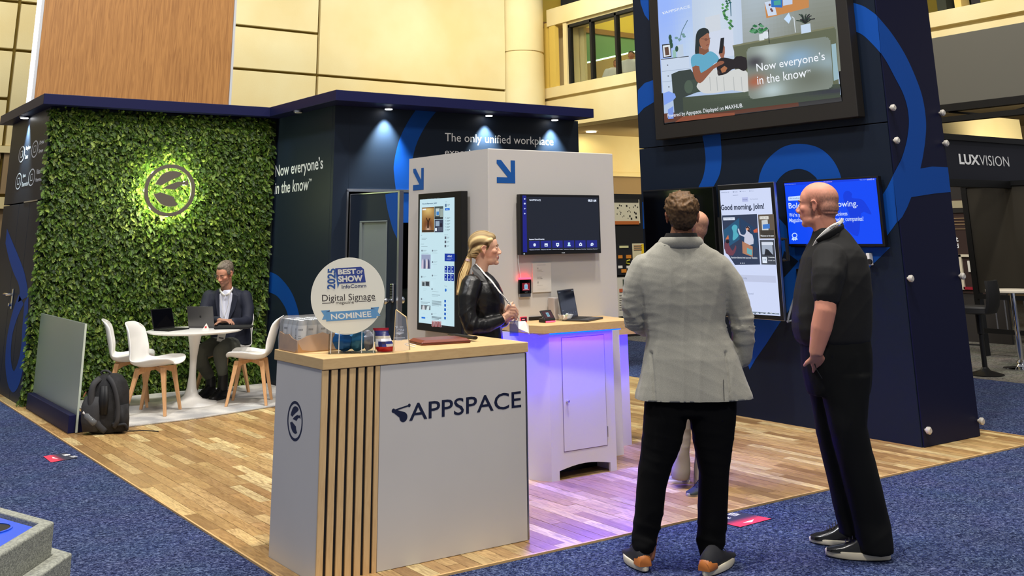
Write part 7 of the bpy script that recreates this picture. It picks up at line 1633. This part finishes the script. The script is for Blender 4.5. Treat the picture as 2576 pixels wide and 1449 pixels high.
H4.eyes(m4, .0); H4.brows(m4, (120, 92, 60))
hm = MB(); H4.E(hm, (0, -.024, .046), (.080, .097, .081), 26); H4.E(hm, (0, -.060, .004), (.066, .052, .066), 20); H4.E(hm, (0, .030, .072), (.062, .045, .036), 18)
for x in (-1, 1): H4.T(hm, [(x*.056, .045, .060), (x*.068, .012, .045), (x*.066, -.040, .010), (x*.035, -.085, -.030)], [.014, .015, .018, .022])
tie = H4.P(0, -.118, -.040); H4.T(hm, [(0, -.08, -.01), (0, -.112, -.036)], [.045, .02])
me = remeshed('hair', hm, .0045, 6); v = get_co(me); q = H4.loc(v)
# strands run from the hairline to the tie
ang = np.arctan2(q[:, 0], (q[:, 2]+.04)+.15*(q[:, 1]+.12)); st_ = np.sin(ang*26+2*np.sin(ang*5))+.6*np.sin(ang*41+1+q[:, 1]*8)
t = np.clip(.45+.3*st_+.25*np.sin(ang*13+2), 0, 1)[:, None]
paint(me, L3((88, 66, 40))*(1-t)+L3((226, 196, 138))*t); ho_ = obj('hair', me, M_hair, m4, smooth='all')
pt = MB(); tp = F.W(1183, 658, .0); P = [H4.P(0, -.112, -.034), F.W(1176, 668, 0), F.W(1168, 690, -.01), F.W(1162, 715, -.02), F.W(1156, 742, -.03)]
r2 = np.random.default_rng(3)
for k in range(46):
    o_ = r2.normal(size=2)*.5; Q = []
    for i, p in enumerate(P): s_ = (.010, .024, .026, .022, .016)[i]; Q.append(p+RH*o_[0]*s_+FH*o_[1]*s_+r2.normal(size=3)*.0015)
    c = (226, 196, 138) if r2.uniform() < .6 else (150, 116, 72); k0 = len(pt.c); pt.tube(smooth_open(Q, 3), [.0045]*(4*3+1)[:0] if False else [.0046]*13, 5); pt.c[k0:] = [c]*(len(pt.c)-k0)
obj('ponytail', pt, M_hair, ho_, smooth='all')
m_ = MB(); ax = nrm(P[0]-P[1]); m_.tube([P[0]*.55+P[1]*.45+ax*.008, P[0]*.55+P[1]*.45-ax*.008], [.021, .021], 14); obj('hair_tie', m_, mat('hair_tie_pink', (226, 190, 186), rough=.5), ho_, smooth=True)
tk = MB(); F.loft(tk, [(1192, 1226, 682, .05, 0), (1184, 1240, 694, .09, 0), (1174, 1254, 712, .135, 0), (1166, 1266, 735, .155, 0), (1162, 1272, 765, .155, 0), (1164, 1268, 795, .14, 0), (1168, 1262, 820, .135, 0), (1166, 1266, 850, .15, 0), (1162, 1270, 885, .165, 0)], 2.3, 26)
F.limb(tk, [(1186, 716, -.14), (1176, 750, -.19), (1176, 790, -.215), (1186, 818, -.225)], [.070, .068, .060, .056]); F.limb(tk, [(1186, 820, -.225), (1222, 820, -.18), (1258, 805, -.10)], [.056, .050, .038])
F.limb(tk, [(1196, 716, .14), (1188, 760, .19), (1192, 818, .215)], [.068, .062, .052]); F.limb(tk, [(1192, 818, .215), (1230, 818, .14), (1268, 808, .03)], [.052, .046, .038])
jm = remeshed('jacket', tk, .0065, 5); v = get_co(jm); no = get_no(jm)
h = fold(v, 14, 4, 5)*.004+crease(v, 20, 9, 6, (1, 1, 1.2), 3)*.008+np.exp(-np.sum((v-F.W(1185, 815, -.22))**2, 1)/.012)*crease(v, 60, 5, 4)*.02; set_co(jm, v+no*h[:, None])
M_sat = mat('jacket_satin_black', (15, 15, 16), rough=.36, spec=.5, bump=(160, .25, .002)); jo = obj('jacket', jm, M_sat, m4, smooth='all')
m_ = MB(); A = [F.W(1194, 664, -.045), F.W(1186, 674, -.075), F.W(1196, 700, -.13), F.W(1232, 716, -.125), F.W(1236, 700, -.09), F.W(1214, 682, -.07)]; m_.prism(A, FH*.012+RH*.0); obj('lapel', m_, mat('lapel_black', (22, 22, 23), rough=.45), jo, bevel=.003)
m_ = MB(); m_.tube([F.W(1197, 664, -.045), F.W(1214, 682, -.062), F.W(1232, 702, -.07), F.W(1248, 735, -.05)], .006, 8, rb=.004); obj('shirt_edge', m_, mat('shirt_white', (228, 224, 218), rough=.7), m4, smooth='all')
ln = lanyard(m4, F, [(1206, 672, -.055), (1220, 690, -.085), (1236, 706, -.135), (1252, 728, -.155), (1270, 750, -.13), (1286, 768, -.09)], .0105, up=(0, 0, 1))
for s_, a_, b_ in (('SPACE', (1236, 712, -.165), (1250, 730, -.172)), ('APPSPACE', (1258, 738, -.168), (1282, 765, -.115))):
    A_, B_ = F.W(*a_), F.W(*b_); d = B_-A_; pl_ = PlaneG(A_, d, np.array([0, 0, 1.])); m_ = MB(); fit_text(m_, pl_, s_, 0, -.006, np.linalg.norm(d), .006, None, .002, .03); obj('lettering', m_, M_ink, ln)
m_ = MB(); bdp = PlaneG(F.W(1282, 845, -.05), RH, (0, 0, 1)); m_.pbox(bdp, 0, 0, .06, .095, 0, .002); m4b = obj('badge', m_, mat('badge_sleeve', (70, 84, 150), rough=.15, alpha=.6), m4)
m_ = MB(); m_.tube([F.W(1296, 800, -.04), F.W(1292, 818, -.04)], .002, 5); m_.tube([F.W(1298, 796, -.045), F.W(1306, 802, -.045), F.W(1302, 808, -.045), F.W(1296, 806, -.045)], .0018, 5); obj('badge_clip', m_, M_steel, m4)
tk = MB(); F.loft(tk, [(1166, 1264, 865, .145), (1164, 1262, 900, .15)], 2.3); F.loft(tk, [(1180, 1246, 890, .075, -.08), (1188, 1240, 1050, .06, -.08), (1186, 1226, 1195, .05, -.08)], 2.2); F.loft(tk, [(1184, 1252, 890, .075, .08), (1196, 1248, 1050, .06, .08), (1196, 1236, 1195, .05, .08)], 2.2); cloth('trousers', tk, M_trk, m4, .012, .004, 22, 3, 5)
wf = F.W(1205, 1215, -.08); shoe(m4, wf*[1, 1, 0]-RH*.05, wf*[1, 1, 0]+RH*.17, .085, M_shb, M_black, .05); wf = F.W(1215, 1215, .08); shoe(m4, wf*[1, 1, 0]-RH*.05, wf*[1, 1, 0]+RH*.17, .085, M_shb, M_black, .05)

# ------------------------------------------------------------------ seated man at the round table
F = Fig(hdist((4.42, 11.80, 0)))
body = MB(); hf = -FH*.86-RH*.36+np.array([0, 0, -.38]); H5 = Head(F.W(565, 689, -.10), hf, 1.10)
H5.build(body, F.W(570, 735, .0), .058)
s1, s2 = F.W(532, 750, .01), F.W(611, 752, .02)
hipL, hipR = F.W(560, 872, .02), F.W(592, 872, .02)
basic_body(body, F, F.W(575, 868, .02), [(hipL, F.W(503, 888, -.36), F.W(530, 955, -.20)), (hipR, F.W(553, 886, -.44), F.W(560, 945, -.36))], (s1, s2), F.W(571, 744), .85)
hL, hR = F.W(553, 806, -.44), F.W(578, 808, -.42)
body.tube([s1, F.W(516, 775, -.06), F.W(516, 803, -.15), hL], [.036, .036, .034, .025], 10); body.tube([s2, F.W(621, 778, -.05), F.W(621, 809, -.13), hR], [.036, .036, .034, .025], 10)
generic_hand(body, hL, -FH*.3+RH*.9, (0, 0, 1), -1, .3, 1.1); generic_hand(body, hR, -FH*.3-RH*.9, (0, 0, 1), 1, .3, 1.1)
def shade5(q, cols, v):
    beard = np.clip((-.030-q[:, 2])/.02, 0, 1)*np.clip((q[:, 1]-.0)/.03, 0, 1)*np.clip(.6+.4*fold(v, 500, 3), 0, 1); beard *= 1-np.exp(-((q[:, 0]/.016)**4+((q[:, 2]+.06)/.006)**4))
    m = (beard*.72)[:, None]; cols = cols*(1-m)+L3((104, 92, 84))*m
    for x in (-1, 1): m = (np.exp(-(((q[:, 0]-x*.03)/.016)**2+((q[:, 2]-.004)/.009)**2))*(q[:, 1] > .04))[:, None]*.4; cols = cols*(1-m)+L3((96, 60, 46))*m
    return cols
m5 = finish_body('person', body, 'person with short grey hair in a navy jacket seated at the round table typing', .0062, H5, (206, 146, 118), shade5, 5)
H5.eyes(m5, 0, .55); H5.brows(m5, (60, 46, 40))
hm = MB(); H5.E(hm, (0, -.026, .052), (.079, .094, .076), 24); H5.E(hm, (0, -.055, .004), (.068, .052, .062), 18); H5.E(hm, (0, .020, .088), (.050, .05, .026), 16)
for x in (-1, 1): H5.E(hm, (x*.068, .008, .026), (.012, .030, .034), 12)
me = remeshed('hair', hm, .006, 3); v = get_co(me); v = v+get_no(me)*(fold(v, 240, 3)*.003)[:, None]; set_co(me, v); t = np.clip(.4+.5*fold(v, 280, 9), 0, 1)[:, None]; paint(me, L3((66, 56, 46))*(1-t)+L3((150, 138, 122))*t); obj('hair', me, M_hair, m5, smooth='all')
tk = MB(); F.loft(tk, [(556, 588, 722, .05, .02), (546, 600, 729, .07, .02), (524, 619, 737, .09, .02), (517, 626, 752, .115, .02), (518, 626, 780, .125, .02), (524, 625, 810, .125, .02), (530, 624, 840, .13, .02), (534, 626, 866, .14, .02)], 2.4, 26)
F.loft(tk, [(590, 628, 820, .10, .05), (594, 631, 850, .09, .07), (600, 632, 884, .06, .09)], 2.2)
F.limb(tk, [(526, 746, -.0), (516, 776, -.06), (514, 802, -.14)], [.074, .068, .058]); F.limb(tk, [(514, 802, -.14), (530, 808, -.28), (548, 806, -.41)], [.056, .05, .042])
F.limb(tk, [(616, 748, 0), (624, 778, -.05), (622, 808, -.12)], [.078, .070, .062]); F.limb(tk, [(622, 808, -.12), (604, 812, -.26), (585, 809, -.39)], [.060, .052, .042])
M_jn = mat('jacket_navy', (24, 28, 44), rough=.75, bump=(300, .2, .001)); jo = cloth('jacket', tk, M_jn, m5, .009, .0045, 22, 5, 6)
# shirt front, collar, lapels, lanyard, badge
def patch(pts, th=.012, m=None, name='shirt_front', par=m5, bev=.004, n=0):
    P = [F.W(*p) for p in pts]; m_ = MB(); m_.prism(P, FH*th); return obj(name, m_, m, par, bevel=bev)
M_shw = mat('shirt_white', (228, 224, 218), rough=.7); M_shc = mat('shirt_pale', (206, 208, 222), rough=.8)
patch([(563, 730, -.115), (550, 742, -.140), (548, 765, -.150), (552, 812, -.155), (572, 812, -.155), (583, 762, -.150), (584, 740, -.140), (577, 729, -.115)], .03, M_shc)
m_ = MB(); m_.tube([F.W(585, 724, -.02), F.W(585, 727, -.08), F.W(577, 738, -.148), F.W(568, 744, -.160)], .008, 8, rb=.017, up=(0, 0, 1)); m_.tube([F.W(554, 727, -.05), F.W(554, 731, -.09), F.W(559, 739, -.148), F.W(565, 744, -.160)], .008, 8, rb=.017, up=(0, 0, 1)); obj('shirt_collar', m_, M_shw, m5, smooth='all')
patch([(548, 726, -.13), (540, 745, -.15), (546, 790, -.165), (553, 812, -.165), (552, 770, -.162), (552, 740, -.15)], .012, M_jn, 'lapel', jo); patch([(588, 722, -.12), (600, 745, -.15), (590, 780, -.165), (573, 812, -.165), (580, 770, -.162), (586, 740, -.15)], .012, M_jn, 'lapel', jo)
lanyard(m5, F, [(556, 742, -.165), (559, 770, -.175), (563, 800, -.18)], .007, up=RH); lanyard(m5, F, [(578, 736, -.16), (574, 765, -.175), (564, 800, -.18)], .007, up=RH)
bp_ = PlaneG(F.W(545, 858, -.235), RH+np.array([0, 0, -.15]), (0, 0, 1)); m_ = MB(); m_.pbox(bp_, 0, 0, .085, .115, 0, .003); bd = obj('badge', m_, M_wplastic, m5)
m_ = MB(); m_.pbox(bp_, .022, .085, .032, .10, .003, .004); m_.pbox(bp_, .05, .085, .06, .10, .003, .004); m_.pbox(bp_, .015, .03, .07, .045, .003, .004); obj('badge_print', m_, mat('print_grey', (96, 96, 100)), bd)
tk = MB()
F.limb(tk, [(560, 870, .0), (532, 872, -.16), (505, 886, -.34)], [.105, .095, .080]); F.limb(tk, [(503, 890, -.34), (508, 915, -.32), (526, 944, -.22)], [.080, .072, .058])
F.limb(tk, [(590, 872, .0), (574, 872, -.2), (555, 884, -.42)], [.105, .095, .078]); F.limb(tk, [(554, 888, -.42), (556, 912, -.40), (560, 936, -.37)], [.078, .068, .056])
F.loft(tk, [(538, 614, 846, .13, .02), (538, 614, 880, .13, .02)], 2.3)
cloth('trousers', tk, mat('trousers_olive_grey', (84, 86, 78), rough=.85), m5, .009, .005, 26, 8, 5)
M_boot = mat('boot_black', (18, 18, 20), rough=.4)
b1 = F.W(530, 975, -.22); shoe(m5, b1*[1, 1, 0]+FH*.06+RH*.03, b1*[1, 1, 0]-FH*.20-RH*.10, .105, M_boot, M_black, .09, z0=.03); b2 = F.W(560, 975, -.36); shoe(m5, b2*[1, 1, 0]+FH*.08+RH*.02, b2*[1, 1, 0]-FH*.18-RH*.08, .105, M_boot, M_black, .09, z0=.024)
m_ = MB(); 
for p_, q_ in (((530, 948, -.21), (530, 972, -.21)), ((561, 938, -.36), (560, 980, -.35))): m_.tube([F.W(*p_), F.W(*q_)], [.052, .056], 12)
obj('boot_shaft', m_, M_boot, m5, smooth=True)

# ------------------------------------------------------------------ two people at the gallery window
for i, (x, y, top, lb, arm) in enumerate(((1547, 190, 150, 'person in a white polo shirt leaning at the gallery window, lower of the two', 0), (1588, 190, 129, 'person in a white polo shirt standing at the gallery window beside the tower', 1))):
    c = onX(x, y, XB+.9); F = Fig(hdist(c)); F.mp = mpp(c); hh = top+10
    body = MB(); H = Head(F.W(x+4*(1-i), hh+2, 0), -FH*.8-RH*.3, 1.02); H.build(body, F.W(x+2, hh+20, 0), .055)
    k = 1/mpp(c); Z = lambda yy, dd=0: F.W(x, yy, dd)
    body.tube([F.W(x, top+24, 0), F.W(x, top+76, 0)], [.10, .12], 12)
    for s_ in (-1, 1):
        P0, P1, P2 = F.W(x+s_*.20*k, top+30, 0), F.W(x+s_*.26*k, top+55, -.03), F.W(x+s_*.24*k, top+74, -.15); body.tube([P0, P1, P2], [.045, .04, .028], 10); body.tube([F.W(x, top+26, 0), P0], [.05, .05], 8); generic_hand(body, P2, P2-P1, FH, s_, .3)
        lg = F.W(x+s_*.09*k, top+140, 0); lg[2] = 4.60; body.tube([F.W(x+s_*.08*k, top+76, 0), lg], [.08, .05], 10)
    pg = finish_body('person', body, lb, .012, H, (176, 120, 90))
    hm = MB(); H.E(hm, (0, -.026, .052), (.080, .096, .078), 16); H.E(hm, (0, -.055, .004), (.068, .052, .062), 12); me = remeshed('hair', hm, .012, 2); paint(me, np.tile(L3((44, 32, 24) if i else (120, 84, 60)), (len(me.vertices), 1))); obj('hair', me, M_hair, pg, smooth='all')
    tk = MB(); w = .22*k; F.loft(tk, [(x-w*.5, x+w*.5, top+20, .07), (x-w*1.0, x+w*1.0, top+25, .11), (x-w, x+w, top+45, .13), (x-w*.9, x+w*.9, top+72, .13), (x-w*.9, x+w*.9, top+85, .13)]); 
    for s_ in (-1, 1): F.limb(tk, [(x+s_*.19*k, top+30, 0), (x+s_*.26*k, top+48, -.02)], [.075, .068])
    cloth('polo_shirt', tk, mat('polo_white', (226, 224, 216), rough=.8), pg, .016, .004, 18, 3)
    tk = MB(); F.loft(tk, [(x-w*.9, x+w*.9, top+80, .13), (x-w*.85, x+w*.85, top+100, .12), (x-w*.7, x+w*.7, top+118, .10)]); cloth('trousers', tk, M_trk, pg, .02, 0)
